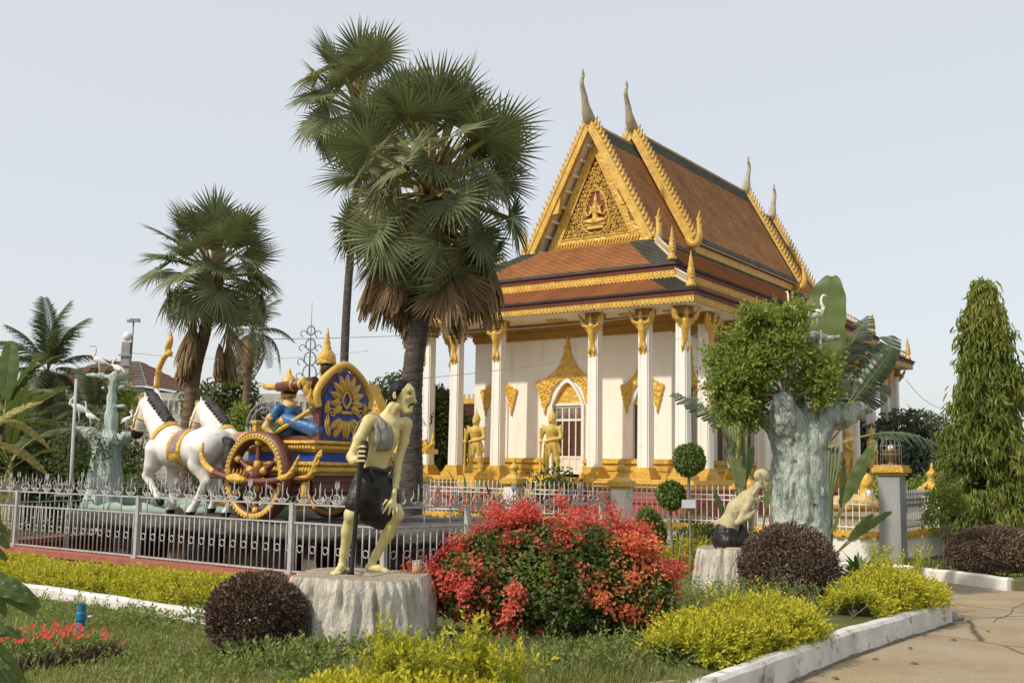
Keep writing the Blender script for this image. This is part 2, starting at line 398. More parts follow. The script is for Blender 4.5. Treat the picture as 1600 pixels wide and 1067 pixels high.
def sdf_arrays(prims, vox, noise=0.0, nscale=8.0, smooth=1, inflate=0.0, clip=()):
    lo = np.full(3, 1e9); hi = -lo
    for p in prims:
        if p[6] < 0: continue
        if p[0] == 'c':
            rr = max(p[3], p[4]); a = np.minimum(p[1], p[2]) - rr; b = np.maximum(p[1], p[2]) + rr
        else:
            rr = max(p[2]) if p[3] is not None else p[2]; a = p[1] - rr; b = p[1] + rr
        lo = np.minimum(lo, a); hi = np.maximum(hi, b)
    lo -= 3 * vox + noise + inflate; hi += 3 * vox + noise + inflate
    n = np.ceil((hi - lo) / vox).astype(int) + 1
    f = np.full(n, 10.0, np.float32)
    ax = [lo[i] + vox * np.arange(n[i]) for i in range(3)]
    for p in prims:
        k = p[5]; mg = k + 2 * vox + inflate
        if p[0] == 'c':
            rr = max(p[3], p[4]); a = np.minimum(p[1], p[2]) - rr - mg; b = np.maximum(p[1], p[2]) + rr + mg
        else:
            rr = max(p[2]) if p[3] is not None else p[2]; a = p[1] - rr - mg; b = p[1] + rr + mg
        i0 = np.clip(np.floor((a - lo) / vox).astype(int), 0, n - 1); i1 = np.clip(np.ceil((b - lo) / vox).astype(int) + 1, 1, n)
        sl = tuple(slice(i0[i], i1[i]) for i in range(3))
        X = np.stack(np.meshgrid(*[ax[i][sl[i]] for i in range(3)], indexing='ij'), -1)
        if p[0] == 'c':
            ab = p[2] - p[1]; L = max(ab.dot(ab), 1e-9); q = X - p[1]
            t = np.clip(q @ ab / L, 0, 1)
            d = np.linalg.norm(q - t[..., None] * ab, axis=-1) - (p[3] + (p[4] - p[3]) * t)
        else:
            q = X - p[1]
            if p[3] is not None: q = q @ np.array(p[3])
            k0 = np.linalg.norm(q / p[2], axis=-1); k1 = np.linalg.norm(q / p[2] ** 2, axis=-1) + 1e-9
            d = k0 * (k0 - 1) / k1
        g = f[sl]
        if p[6] > 0:
            h = np.clip(0.5 + 0.5 * (d - g) / k, 0, 1); f[sl] = d * (1 - h) + g * h - k * h * (1 - h)
        else:
            d = -d; h = np.clip(0.5 - 0.5 * (d - g) / k, 0, 1); f[sl] = d * (1 - h) + g * h + k * h * (1 - h)
    if noise:
        X = np.stack(np.meshgrid(*ax, indexing='ij'), -1) * nscale
        f += noise * (np.sin(X[..., 0] * 1.3 + 2 * np.sin(X[..., 2] * .6)) * np.sin(X[..., 1] * 1.7 + 1.3) * np.sin(X[..., 2] * 0.45 + 2 * np.sin(X[..., 0] * 0.9)) + 0.5 * np.sin(X[..., 0] * 3.1 + X[..., 1] * 2.3) * np.sin(X[..., 1] * 3.7 - X[..., 2] * .5)).astype(np.float32)
    f -= inflate
    for nv, dd in clip:
        nv = np.array(nv, float); nv /= np.linalg.norm(nv)
        pl = ax[0][:, None, None] * nv[0] + ax[1][None, :, None] * nv[1] + ax[2][None, None, :] * nv[2] - dd
        f = np.maximum(f, pl.astype(np.float32))
    ins = f < 0
    c = np.zeros(n - 1, int)
    offs = [(i, j, k) for i in (0, 1) for j in (0, 1) for k in (0, 1)]
    def sub(A, o): return A[o[0]:A.shape[0] - 1 + o[0], o[1]:A.shape[1] - 1 + o[1], o[2]:A.shape[2] - 1 + o[2]]
    for o in offs: c += sub(ins, o)
    mix = (c > 0) & (c < 8)
    cells = np.argwhere(mix); idx = np.full(n - 1, -1); idx[mix] = np.arange(len(cells))
    cv = np.stack([sub(f, o)[mix] for o in offs], 1)
    acc = np.zeros((len(cells), 3)); cnt = np.zeros(len(cells))
    for i, a in enumerate(offs):
        for j, b in enumerate(offs):
            if j > i and sum(abs(x - y) for x, y in zip(a, b)) == 1:
                va, vb = cv[:, i], cv[:, j]; m = (va < 0) != (vb < 0)
                t = np.where(m, va / np.where(m, va - vb, 1), 0)
                pt = np.array(a) + t[:, None] * (np.array(b) - np.array(a))
                acc[m] += pt[m]; cnt[m] += 1
    V = lo + vox * (cells + acc / cnt[:, None])
    Fs = []
    for d in range(3):
        e1, e2 = [(1, 2), (2, 0), (0, 1)][d]
        A = [slice(None)] * 3; B = [slice(None)] * 3
        A[d] = slice(0, -1); B[d] = slice(1, None)
        s0, s1 = ins[tuple(A)], ins[tuple(B)]
        for flip, msk in ((0, s0 & ~s1), (1, ~s0 & s1)):
            q = np.argwhere(msk)
            q = q[(q[:, e1] > 0) & (q[:, e2] > 0) & (q[:, e1] < n[e1] - 1) & (q[:, e2] < n[e2] - 1)]
            if not len(q): continue
            def cell(a, b):
                w = q.copy(); w[:, e1] -= a; w[:, e2] -= b
                return idx[w[:, 0], w[:, 1], w[:, 2]]
            qd = np.stack([cell(1, 1), cell(0, 1), cell(0, 0), cell(1, 0)], 1)
            Fs.append(qd[:, ::-1] if flip else qd)
    Fq = np.concatenate(Fs)
    for _ in range(smooth):
        nb = np.zeros_like(V); ct = np.zeros(len(V))
        for i in range(4):
            a, b = Fq[:, i], Fq[:, (i + 1) % 4]
            np.add.at(nb, a, V[b]); np.add.at(nb, b, V[a]); np.add.at(ct, a, 1); np.add.at(ct, b, 1)
        V = V * 0.5 + 0.5 * nb / np.maximum(ct, 1)[:, None]
    return V, Fq

def body(name, prims, vox, mats, parent=None, loc=None, rot=None, scale=None, noise=0.0, nscale=8.0, smooth=1, matfn=None, inflate=0.0, clip=()):
    V, Fq = sdf_arrays(prims, vox, noise, nscale, smooth, inflate, clip)
    mi = None
    if matfn is not None: mi = matfn(V[Fq].mean(1))
    return link(np_mesh(name, V, Fq, True, mi), name, mats, parent, loc, rot, scale)

# ------------------------------------------------------------------ leaves
LEAF = np.array([(0, 0, 0), (-0.5, 0.45, 0.06), (0.5, 0.45, 0.06), (0, 1, -0.05)]), np.array([(0, 2, 3, 1)])       # folded diamond
LEAF6 = (np.array([(0, 0, 0), (-0.42, 0.3, 0.07), (0, 0.35, 0), (0.42, 0.3, 0.07), (-0.4, 0.65, 0.04), (0, 0.7, -0.04), (0.4, 0.65, 0.04), (0, 1.0, -0.16)]),
         np.array([(0, 2, 1, 1), (0, 3, 2, 2), (1, 2, 5, 4), (2, 3, 6, 5), (4, 5, 7, 7), (5, 6, 7, 7)]))
def unit(a): return a / np.maximum(np.linalg.norm(a, axis=-1, keepdims=True), 1e-9)

def leaves(pos, dirs, nrm, length, width, tpl=LEAF, rnd=None):
    """one leaf per row: base at pos, growing along dirs, face towards nrm -> V, F, rnd"""
    pos = np.asarray(pos, float); d = unit(np.asarray(dirs, float)); n0 = np.asarray(nrm, float)
    x = unit(np.cross(d, n0)); z = np.cross(x, d)
    T, Fq = tpl; k = len(T); N = len(pos)
    L = np.broadcast_to(np.asarray(length, float), (N,))[:, None, None]; W = np.broadcast_to(np.asarray(width, float), (N,))[:, None, None]
    V = pos[:, None] + x[:, None] * T[None, :, 0:1] * W + d[:, None] * T[None, :, 1:2] * L + z[:, None] * T[None, :, 2:3] * L
    F = (Fq[None] + (np.arange(N) * k)[:, None, None]).reshape(-1, Fq.shape[1])
    if rnd is None: rnd = RNG.random(N)
    return V.reshape(-1, 3), F, np.repeat(rnd, k)

def join(parts):
    Vs, Fs, Rs = [], [], []; b = 0
    for V, F, r in parts:
        Vs.append(V); Fs.append(F + b); Rs.append(r); b += len(V)
    return np.concatenate(Vs), np.concatenate(Fs), np.concatenate(Rs)

def leafobj(name, parts, mats, parent=None, loc=None, rot=None, midx=None, smooth=False):
    V, F, r = join(parts)
    if F.shape[1] == 4:
        tri = F[:, 2] == F[:, 3]
        if tri.any():
            F3 = np.concatenate([F[:, :3], F[~tri][:, [0, 2, 3]]])
            midx = None if midx is None else np.concatenate([midx, midx[~tri]])
            F = F3
    return link(np_mesh(name, V, F, smooth, midx, r), name, mats, parent, loc, rot)

def vnoise(P, s, seed=0):
    """cheap smooth 3-d noise in -1..1"""
    P = np.asarray(P) * s; r = np.random.default_rng(seed); o = 0
    for i in range(5):
        w = r.normal(size=3) * (1.0 + 0.6 * i); o = o + np.sin(P @ w + r.random() * 6.28) / (1 + 0.5 * i)
    return o / 2.2

def sphere_dirs(n, zmin=-1.0):
    d = unit(RNG.normal(size=(int(n * (2.2 if zmin > -0.9 else 1.2)) + 20, 3))); d = d[d[:, 2] >= zmin]
    return d[:n]
# ------------------------------------------------------------------ ground, road, kerbs
ANG = R(-35.4)                                   # the temple and its walls are turned this far from the view
def frame_pt(o, x, y, z=0.0):
    c, s = math.cos(ANG), math.sin(ANG)
    return (o[0] + c * x - s * y, o[1] + s * x + c * y, z)
TO = (5.874, 36.0)                               # temple: front right corner column
PO = (-1.41, 12.12)                              # pond: its near corner
FO = (7.14, 19.9)                                # temple wall: its near corner

def groundm(name, cols, sc, rough=0.95, bump=0.5):
    m = bpy.data.materials.new(name); m.use_nodes = True
    nt = m.node_tree; p = nt.nodes['Principled BSDF']; v = _vec(nt, 'Object')
    a = _ramp(nt, _noise(nt, v, sc[0], 8, 0.65), cols[0], cols[1], 0.35, 0.65)
    b = _mixc(nt, _ramp(nt, _noise(nt, v, sc[1], 6, 0.6), (0, 0, 0), (1, 1, 1), 0.48, 0.62), a, cols[2])
    nt.links.new(b, p.inputs['Base Color']); p.inputs['Roughness'].default_value = rough; p.inputs['Specular IOR Level'].default_value = 0.2
    bm = nt.nodes.new('ShaderNodeBump'); bm.inputs['Strength'].default_value = bump; bm.inputs['Distance'].default_value = 0.03
    nt.links.new(_noise(nt, v, sc[2], 8, 0.7), bm.inputs['Height']); nt.links.new(bm.outputs[0], p.inputs['Normal'])
    return m
SOIL = groundm('lawn_soil', ((0.085, 0.10, 0.035), (0.14, 0.155, 0.055), (0.17, 0.135, 0.08)), (3.0, 0.9, 30))
FARGROUND = groundm('garden_ground', ((0.10, 0.11, 0.05), (0.15, 0.14, 0.08), (0.22, 0.19, 0.13)), (0.4, 0.15, 8))

def roadm():
    m = bpy.data.materials.new('worn_concrete'); m.use_nodes = True
    nt = m.node_tree; p = nt.nodes['Principled BSDF']; v = _vec(nt, 'Object')
    a = _ramp(nt, _noise(nt, v, 1.1, 9, 0.68), (0.29, 0.225, 0.135), (0.40, 0.315, 0.195), 0.33, 0.66)
    a = _mixc(nt, _ramp(nt, _noise(nt, v, 0.55, 6, 0.6), (0, 0, 0), (1, 1, 1), 0.5, 0.68), a, (0.33, 0.29, 0.23))
    a = _mixc(nt, _ramp(nt, _noise(nt, v, 16, 5, 0.7), (0, 0, 0), (1, 1, 1), 0.62, 0.72), a, (0.20, 0.155, 0.10))
    a = _mixc(nt, 1.0, a, _ramp(nt, _noise(nt, v, 60, 4, 0.75), (0.70, 0.69, 0.67), (1.10, 1.10, 1.10), 0.36, 0.60), 'MULTIPLY')
    # cracks
    w = nt.nodes.new('ShaderNodeMix'); w.data_type = 'VECTOR'; w.inputs[0].default_value = 0.10
    n2 = nt.nodes.new('ShaderNodeTexNoise'); n2.inputs['Scale'].default_value = 1.6; n2.inputs['Detail'].default_value = 6
    nt.links.new(v, n2.inputs['Vector']); nt.links.new(v, w.inputs[4]); nt.links.new(n2.outputs['Color'], w.inputs[5])
    vo = nt.nodes.new('ShaderNodeTexVoronoi'); vo.feature = 'DISTANCE_TO_EDGE'; vo.inputs['Scale'].default_value = 0.42
    nt.links.new(w.outputs[1], vo.inputs['Vector'])
    cr = _ramp(nt, vo.outputs['Distance'], (0.24, 0.24, 0.24), (1, 1, 1), 0.002, 0.009)
    a = _mixc(nt, 1.0, a, cr, 'MULTIPLY')
    nt.links.new(a, p.inputs['Base Color']); p.inputs['Roughness'].default_value = 0.9; p.inputs['Specular IOR Level'].default_value = 0.25
    bm = nt.nodes.new('ShaderNodeBump'); bm.inputs['Strength'].default_value = 0.35; bm.inputs['Distance'].default_value = 0.02
    nt.links.new(_noise(nt, v, 40, 6, 0.7), bm.inputs['Height']); nt.links.new(bm.outputs[0], p.inputs['Normal'])
    return m
ROAD = roadm()
JOINT = pm('dark_joint_dirt', (0.09, 0.07, 0.05), (0.05, 0.04, 0.03), 9, 0.95)

ROADZ = -0.2
mb = MB(); mb.box((0, 600, ROADZ - 0.55), (3000, 3000, 1.0))
tag(mb.build('ground', FARGROUND), kind='structure')
# road sheet: 4 mm slabs above the ground are not needed, the road is the ground's raised concrete sheet
mb = MB()
mb.prism([(-6, -6), (40, -6), (40, 40), (2, 40), (2, 9)], ROADZ - 0.04, ROADZ, ax='z')
tag(mb.build('road', ROAD), kind='structure')
mb = MB()                                          # open joints and cracks of the slabs near the kerb's end
def strip(mb, pts, w, z, m=0):
    for a, b in zip(pts[:-1], pts[1:]):
        a, b = Vector((*a, 0)), Vector((*b, 0)); d = (b - a).normalized(); n = Vector((-d.y, d.x, 0)) * w * 0.5
        q = [a - n, b - n * 0.7, b + n * 0.7, a + n]
        mb.add([(p.x, p.y, z) for p in q], [(0, 1, 2, 3)], m)
rr = random.Random(5)
def wob(a, b, n, amp):
    return [(a[0] + (b[0] - a[0]) * i / n + rr.uniform(-amp, amp), a[1] + (b[1] - a[1]) * i / n + rr.uniform(-amp, amp)) for i in range(n + 1)]
for a, b, w in (((5.6, 14.2), (7.2, 13.3), 0.014), ((5.5, 15.8), (8.5, 14.0), 0.012), ((6.0, 13.4), (8.4, 16.9), 0.012), ((5.6, 15.0), (6.6, 14.5), 0.010),
                ((4.9, 9.6), (8.5, 9.2), 0.007), ((6.1, 9.1), (5.0, 7.2), 0.006), ((6.9, 14.1), (7.4, 13.8), 0.014), ((6.9, 15.9), (9.5, 15.5), 0.012)):
    strip(mb, wob(a, b, 12, 0.035), w, ROADZ + 0.004)
tag(mb.build('road_joint', JOINT), kind='structure')

# the raised garden bed: its edge follows the kerb on the right and runs on past the picture on the left
KERB = [(-3.4, 1.6), (-2.0, 3.6), (-0.35, 5.8), (1.30, 8.0), (2.35, 9.42), (3.22, 10.65), (4.28, 11.98), (5.38, 13.3), (5.35, 14.4), (5.0, 16.6), (5.1, 19.0)]
mb = MB()
bed = KERB + [(5.2, 20.0), (7.2, 21.5), (40, 60), (-60, 60), (-60, 1.6)]
mb.prism(bed, ROADZ - 0.03, 0.0, ax='z')
tag(mb.build('lawn', SOIL), kind='structure')
def kerb_mesh(pts, w, z0, z1, round_=0.03):
    mb = MB(); loops = []
    P = interp([(*p, 0) for p in pts], len(pts) * 7)
    for i, p in enumerate(P):
        d = (P[min(i + 1, len(P) - 1)] - P[max(i - 1, 0)]).normalized(); n = Vector((d.y, -d.x, 0))
        jz = 0.004 * math.sin(i * 1.7) + 0.005 * math.sin(i * 0.63 + 1); jn = 0.004 * math.sin(i * 0.9) + 0.003 * math.sin(i * 2.3)
        sec = [(-w / 2, z0), (w / 2 + 0.015 + jn, z0), (w / 2 + jn, z1 - round_ + jz), (w / 2 - round_ + jn, z1 + jz), (-w / 2 + round_, z1 + jz), (-w / 2, z1 - round_ + jz)]
        loops.append([(p.x + n.x * a, p.y + n.y * a, b) for a, b in sec])
    return mb.loft(loops, 0, False)
tag(kerb_mesh(KERB[:8], 0.16, ROADZ - 0.05, 0.045).build('kerb', WHITEK), 'thick whitewashed concrete kerb between the gold hedges and the road, grimy at its foot', 'kerb')
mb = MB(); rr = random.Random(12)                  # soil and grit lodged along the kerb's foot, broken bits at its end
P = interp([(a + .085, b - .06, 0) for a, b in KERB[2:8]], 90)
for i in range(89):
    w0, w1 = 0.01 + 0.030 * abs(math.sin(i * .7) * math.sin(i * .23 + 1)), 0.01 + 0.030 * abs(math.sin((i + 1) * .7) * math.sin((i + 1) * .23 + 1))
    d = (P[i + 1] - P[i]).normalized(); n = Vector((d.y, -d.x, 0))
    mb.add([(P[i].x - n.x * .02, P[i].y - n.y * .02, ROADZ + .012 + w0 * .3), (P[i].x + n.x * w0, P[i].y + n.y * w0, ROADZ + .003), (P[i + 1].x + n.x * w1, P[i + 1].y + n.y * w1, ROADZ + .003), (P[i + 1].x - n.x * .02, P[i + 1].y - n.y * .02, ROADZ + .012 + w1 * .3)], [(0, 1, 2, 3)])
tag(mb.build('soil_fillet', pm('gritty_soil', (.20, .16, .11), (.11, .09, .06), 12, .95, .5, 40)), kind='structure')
for k, (x, y, s) in enumerate(((5.50, 13.50, .12), (5.64, 13.62, .09), (5.42, 13.66, .08), (5.74, 13.5, .05))):
    mb = MB(); mb.lathe([(s, -.02), (s * 1.05, s * .3), (s * .8, s * .75), (s * .2, s * .85)], (0, 0, 0), 7, rib=lambda a, z: 1 + .22 * math.sin(a * 2 + k) + .12 * math.sin(a * 3 + 2 * k)); o_ = mb.build('concrete_lump', pm('broken_concrete_%d' % k, (.36, .32, .26), (.2, .175, .14), 9, .95, .8, 16), None, (x, y, ROADZ), (.1 * k, .15, k * 1.3))
    tag(o_, ('largest broken concrete lump at the end of the kerb', 'second broken concrete lump lying on the path past the kerb end', 'small broken concrete lump close against the kerb end', 'smallest broken concrete lump out on the path')[k], 'concrete lump')
# the far lawn beyond the path, with its own white kerb
FARKERB = [(5.4, 20.0), (6.84, 19.3), (7.42, 18.4), (7.98, 17.1)]
mb = MB()
mb.prism([(8.02, 17.05), (9.2, 17.0), (14, 17.9), (40, 24), (40, 58), (7.2, 21.6), (5.2, 20.1), (6.80, 19.32), (7.40, 18.42)], ROADZ - 0.025, -0.04, ax='z')
tag(mb.build('far_lawn', SOIL), kind='structure')
tag(kerb_mesh(FARKERB, 0.15, ROADZ - 0.05, 0.0).build('kerb', WHITE), 'low clean white kerb curving round the far lawn beside the path', 'kerb')
COURT = pm('pale_court_paving', (0.42, 0.37, 0.29), (0.33, 0.29, 0.225), 0.8, 0.9, 0.15, 12, stain=((0.22, 0.18, 0.13), 1.3, .55, .75))
mb = MB(); mb.prism([frame_pt(FO, *p)[:2] for p in ((-40, 0.9), (0.9 * 0 - .1, 0.9), (-.1, 44), (-40, 44))], -0.03, 0.012, ax='z')
tag(mb.build('court_paving', COURT), kind='structure')
# low white kerb between the lawn and the long hedge
LK = [frame_pt(PO, -9.5, -1.88)[:2], frame_pt(PO, -7.0, -1.84)[:2], frame_pt(PO, -4.5, -1.80)[:2], frame_pt(PO, -1.4, -1.85)[:2], frame_pt(PO, 0.2, -1.9)[:2]]
tag(kerb_mesh(LK, 0.13, -0.05, 0.125).build('kerb', WHITEK), 'low chipped white kerb between the lawn and the long gold hedge', 'kerb')
# ------------------------------------------------------------------ the temple
TEMPLE = thing('temple', 'white temple with steep tiered orange roofs, gold gable and tall white columns', 'temple', (TO[0], TO[1], 0), ANG)
T = TEMPLE
W, L = 11.3, 25.5                                 # column lines: x -W..0, y 0..L
CX = -5.63
def rect(i): return (-W + i, -i, i, L - i)
def ring(mb, i, z0, z1, t, m=0):
    x0, x1, y0, y1 = rect(i)
    mb.b2((x0, y0, z0), (x1, y0 + t, z1), m); mb.b2((x0, y1 - t, z0), (x1, y1, z1), m)
    mb.b2((x0, y0 + t, z0), (x0 + t, y1 - t, z1), m); mb.b2((x1 - t, y0 + t, z0), (x1, y1 - t, z1), m)
def slab(mb, i, z0, z1, m=0):
    x0, x1, y0, y1 = rect(i); mb.b2((x0, y0, z0), (x1, y1, z1), m)
# plinth: red wall, stepped gold cornice
mb = MB(); slab(mb, -0.50, -0.1, 0.95, 0); slab(mb, -0.56, 0.95, 1.02, 1); slab(mb, -0.66, 1.02, 1.14, 1); slab(mb, -0.74, 1.14, 1.24, 1); slab(mb, -0.68, 1.24, 1.30, 1)
slab(mb, -0.60, -0.1, 0.22, 0); slab(mb, -0.56, 0.5, 0.58, 0)
mb.build('plinth', [REDWALL, GOLDF], T, bevel=0.012)
# stairs with gold cheek pedestals (front and right side)
def stair(cx, y0, rot=False):
    mb = MB()
    def bx(a, b, m):
        if rot: a, b = (-a[1], a[0], a[2]), (-b[1], b[0], b[2])
        mb.b2((min(a[0], b[0]), min(a[1], b[1]), a[2]), (max(a[0], b[0]), max(a[1], b[1]), b[2]), m)
    for k in range(7): bx((cx - 1.3, y0 - 0.3 * (7 - k), -0.1), (cx + 1.3, y0 - 0.3 * (6 - k), 0.18 * (k + 1)), 0)
    for s in (-1, 1):
        q = cx + s * 1.65
        bx((q - 0.36, y0 - 2.1, -0.1), (q + 0.36, y0, 0.85), 1); bx((q - 0.42, y0 - 2.16, 0.85), (q + 0.42, y0, 0.93), 0)
        bx((q - 0.46, y0 - 2.2, 0.93), (q + 0.46, y0, 1.06), 0); bx((q - 0.40, y0 - 2.14, 1.06), (q + 0.40, y0, 1.18), 0); bx((q - 0.36, y0 - 2.1, 1.18), (q + 0.36, y0 - 0.9, 1.34), 0)
        bx((q - 0.30, y0 - 1.9, 1.34), (q + 0.30, y0 - 1.2, 1.42), 0)
    return mb.build('stair', [GOLDF, REDWALL], T, bevel=0.01)
stair(CX, -0.5)
stair(12.7, -0.5, True)
# walls
mb = MB()
WX0, WX1, WY0, WY1 = -10.1, -1.2, 1.5, 24.0
HW, WB, WT = 0.37, 2.02, 4.0
def wall_x(mb, y, t, openings, z0=1.3, z1=7.12):
    xs = [WX0] + [q for o in openings for q in (o[0] - o[1], o[0] + o[1])] + [WX1]
    for a, b in zip(xs[::2], xs[1::2]): mb.b2((a, y, z0), (b, y + t, z1))
    for c, h, b, tp in openings:
        if b > z0: mb.b2((c - h, y, z0), (c + h, y + t, b))
        n = 10; pr = []                           # above the pointed arch
        for k in range(n + 1):
            u = -1 + 2 * k / n; pr.append((c + u * h, tp + 0.78 * (1 - abs(u) ** 1.7)))
        mb.prism(pr[::-1] + [(c - h, z1), (c + h, z1)][0:2], y, y + t, ax='y')
DX, DH = -5.6, 0.66
wall_x(mb, WY0, 0.3, [(-8.85, HW, WB, WT), (DX, DH, 1.3, 4.12), (-2.38, HW, WB, WT)])
mb.b2((WX0, WY1 - 0.3, 1.3), (WX1, WY1, 7.12)); mb.b2((WX0, WY0 + 0.3, 1.3), (WX0 + 0.3, WY1 - 0.3, 7.12))
SIDEWIN = [3.0, 5.7, 8.5, 17.0, 19.8, 22.5]
ys = [WY0 + 0.3] + [q for y in SIDEWIN for q in (y - 0.45, y + 0.45)] + [WY1 - 0.3]
for a, b in zip(ys[::2], ys[1::2]): mb.b2((WX1 - 0.3, a, 1.3), (WX1, b, 7.12))
for y in SIDEWIN:
    mb.b2((WX1 - 0.3, y - 0.45, 1.3), (WX1, y + 0.45, WB)); mb.b2((WX1 - 0.3, y - 0.45, 4.72), (WX1, y + 0.45, 7.12))
mb.build('wall', CREAM, T)
mb = MB()                                         # gold mouldings at the foot and the head of the walls
for z0, z1, o in ((1.30, 1.48, 0.26), (1.48, 1.58, 0.18), (1.58, 1.74, 0.22), (1.74, 1.84, 0.12), (1.84, 1.95, 0.20), (1.95, 2.02, 0.12)):
    for a, b in ((WX0 - o, DX - DH - 0.12), (DX + DH + 0.12, WX1 + o)): mb.b2((a, WY0 - o, z0), (b, WY0 - 0.003, z1))
    mb.b2((WX1 + 0.003, WY0, z0), (WX1 + o, WY1 + o, z1)); mb.b2((WX0 - o, WY0, z0), (WX0 - 0.003, WY1 + o, z1))
mb.build('wall_base_moulding', GOLDF, T, bevel=0.012)
mb = MB()
for z0, z1, o in ((6.62, 6.72, 0.06), (6.72, 6.98, 0.10), (6.98, 7.23, 0.22)):
    mb.b2((WX0 - o, WY0 - o, z0), (WX1 + o, WY0 - 0.003, z1)); mb.b2((WX1 + 0.003, WY0, z0), (WX1 + o, WY1 + o, z1)); mb.b2((WX0 - o, WY0, z0), (WX0 - 0.003, WY1 + o, z1))
mb.build('wall_cornice', pm('ochre_cornice_paint', (0.42, 0.24, 0.05), (0.30, 0.16, 0.035), 3, 0.6, 0.3, 14, 0.02), T, bevel=0.01)
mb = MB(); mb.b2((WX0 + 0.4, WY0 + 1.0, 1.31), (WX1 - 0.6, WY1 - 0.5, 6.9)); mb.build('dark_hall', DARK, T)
# door
d = MB()
d.b2((DX - DH, WY0 + 0.12, 1.32), (DX + DH, WY0 + 0.2, 1.45), 0)
door = MB()
for k in range(5): door.b2((DX - DH + 0.06 + k * 0.30 - 0.025, WY0 + 0.10, 1.45), (DX - DH + 0.06 + k * 0.30 + 0.025, WY0 + 0.16, 4.0), 0)
for z in (2.06, 3.48, 3.98, 1.47): door.b2((DX - DH, WY0 + 0.095, z - 0.045), (DX + DH, WY0 + 0.165, z + 0.045), 0)
door.b2((DX - DH, WY0 + 0.12, 1.45), (DX + DH, WY0 + 0.155, 2.06), 0)
for k in range(4):
    for q in range(4): door.tube([(DX - DH + 0.12 + k * 0.30 + q * 0.06, WY0 + 0.13, 3.5), (DX - DH + 0.12 + k * 0.30 + q * 0.06, WY0 + 0.13, 3.95)], 0.009, 5)
DOOR = door.build('door', [pm('white_door_paint', (0.74, 0.69, 0.60), (0.62, 0.56, 0.48), 6, 0.5)], T)
mb = MB()
for k in range(4): mb.b2((DX - DH + 0.075 + k * 0.30, WY0 + 0.125, 2.10), (DX - DH + 0.345 + k * 0.30, WY0 + 0.15, 3.44))
mb.b2((DX - DH, WY0 + 0.17, 3.5), (DX + DH, WY0 + 0.19, 3.95))
mb.build('door_panel', DOORW, DOOR)
MB().b2((DX + 0.02, WY0 + 0.05, 2.5), (DX + 0.06, WY0 + 0.1, 2.85)).build('handle', IRONW, DOOR)
def arch_pts(h, b, t, rise, n=12): return [(-h, b)] + [(-h * (1 - 2 * k / n), t + rise * (1 - abs(1 - 2 * k / n) ** 1.7)) for k in range(n + 1)] + [(h, b)]
def arch_frame(mb, cx, y0, y1, h, b, t, rise, w, m=0):
    o, i = arch_pts(h + w, b, t, rise + w * 1.4), arch_pts(h, b, t, rise)
    for k in range(len(o) - 1):
        q = [(cx + p[0], p[1]) for p in (i[k], i[k + 1], o[k + 1], o[k])]
        if abs((q[0][0] - q[2][0])) + abs(q[0][1] - q[2][1]) > 1e-4: mb.prism(q, y0, y1, m)
mb = MB(); arch_frame(mb, DX, WY0 - 0.10, WY0 + 0.16, DH, 1.32, 4.05, 0.86, 0.11)
mb.b2((DX - DH, WY0 + 0.02, 4.03), (DX + DH, WY0 + 0.14, 4.12))
mb.build('door_arch', WHITE, T)
pa = arch_pts(DH - 0.02, 4.12, 4.14, 0.80)
MB().prism([(DX + a, b) for a, b in pa], WY0 + 0.06, WY0 + 0.13).build('arch_panel', GOLD, T)
HALF = [(0, 2.78), (0.05, 2.5), (0.10, 2.2), (0.17, 1.95), (0.25, 1.76), (0.33, 1.62), (0.42, 1.48), (0.55, 1.36), (0.68, 1.26), (0.80, 1.18), (0.95, 1.08), (1.04, 1.10), (1.05, 1.02), (1.22, 0.98), (1.30, 1.02), (1.46, 0.92),
        (1.40, 0.72), (1.34, 0.66), (1.36, 0.56), (1.26, 0.42), (1.28, 0.34), (1.17, 0.14), (1.18, 0.04), (1.08, -0.10), (1.02, -0.36), (0.97, -0.1), (0.92, 0.08)]
INN = [(0.80, 0.10), (0.78, 0.3), (0.70, 0.55), (0.55, 0.78), (0.33, 0.94), (0, 1.02)]
def surround(cx, zb, sx, sz, y, name='gilded_surround', parent=None, rot=False):
    mb = MB()
    for s in (1, -1):
        poly = [(s * a * sx, zb + b * sz) for a, b in HALF + INN]
        if rot: mb.prism([(cx + p[0], p[1]) for p in (poly if s > 0 else poly[::-1])], y, y + 0.09, ax='x')
        else: mb.prism([(cx + p[0], p[1]) for p in (poly if s > 0 else poly[::-1])], y - 0.09, y - 0.002)
        for k in range(9):                        # raised curls on the flame-shaped surround
            t = k / 8; u = Vector((0.08 + 0.95 * t ** 1.2, 2.2 - 1.62 * min(1, t * 1.55) ** 0.8 if t < 0.6 else 0.95 - (t - 0.6) * 1.6)); rr0 = 0.07 + 0.09 * min(1, t * 2)
            sp = []
            for j in range(12):
                a = j / 11 * 4.6; r0 = rr0 * (1 - j / 14); sp.append((u.x + r0 * math.cos(a) * 0.9, u.y + r0 * math.sin(a)))
            pts = [((y + 0.09) if rot else cx + s * a * sx, (cx + s * a * sx) if rot else y - 0.09, zb + b * sz) for a, b in sp]
            mb.tube(pts, 0.022 * sx + 0.006, 5)
    return mb.build(name, GOLD, parent or T)
surround(DX, 4.03, 1.0, 1.0, WY0)
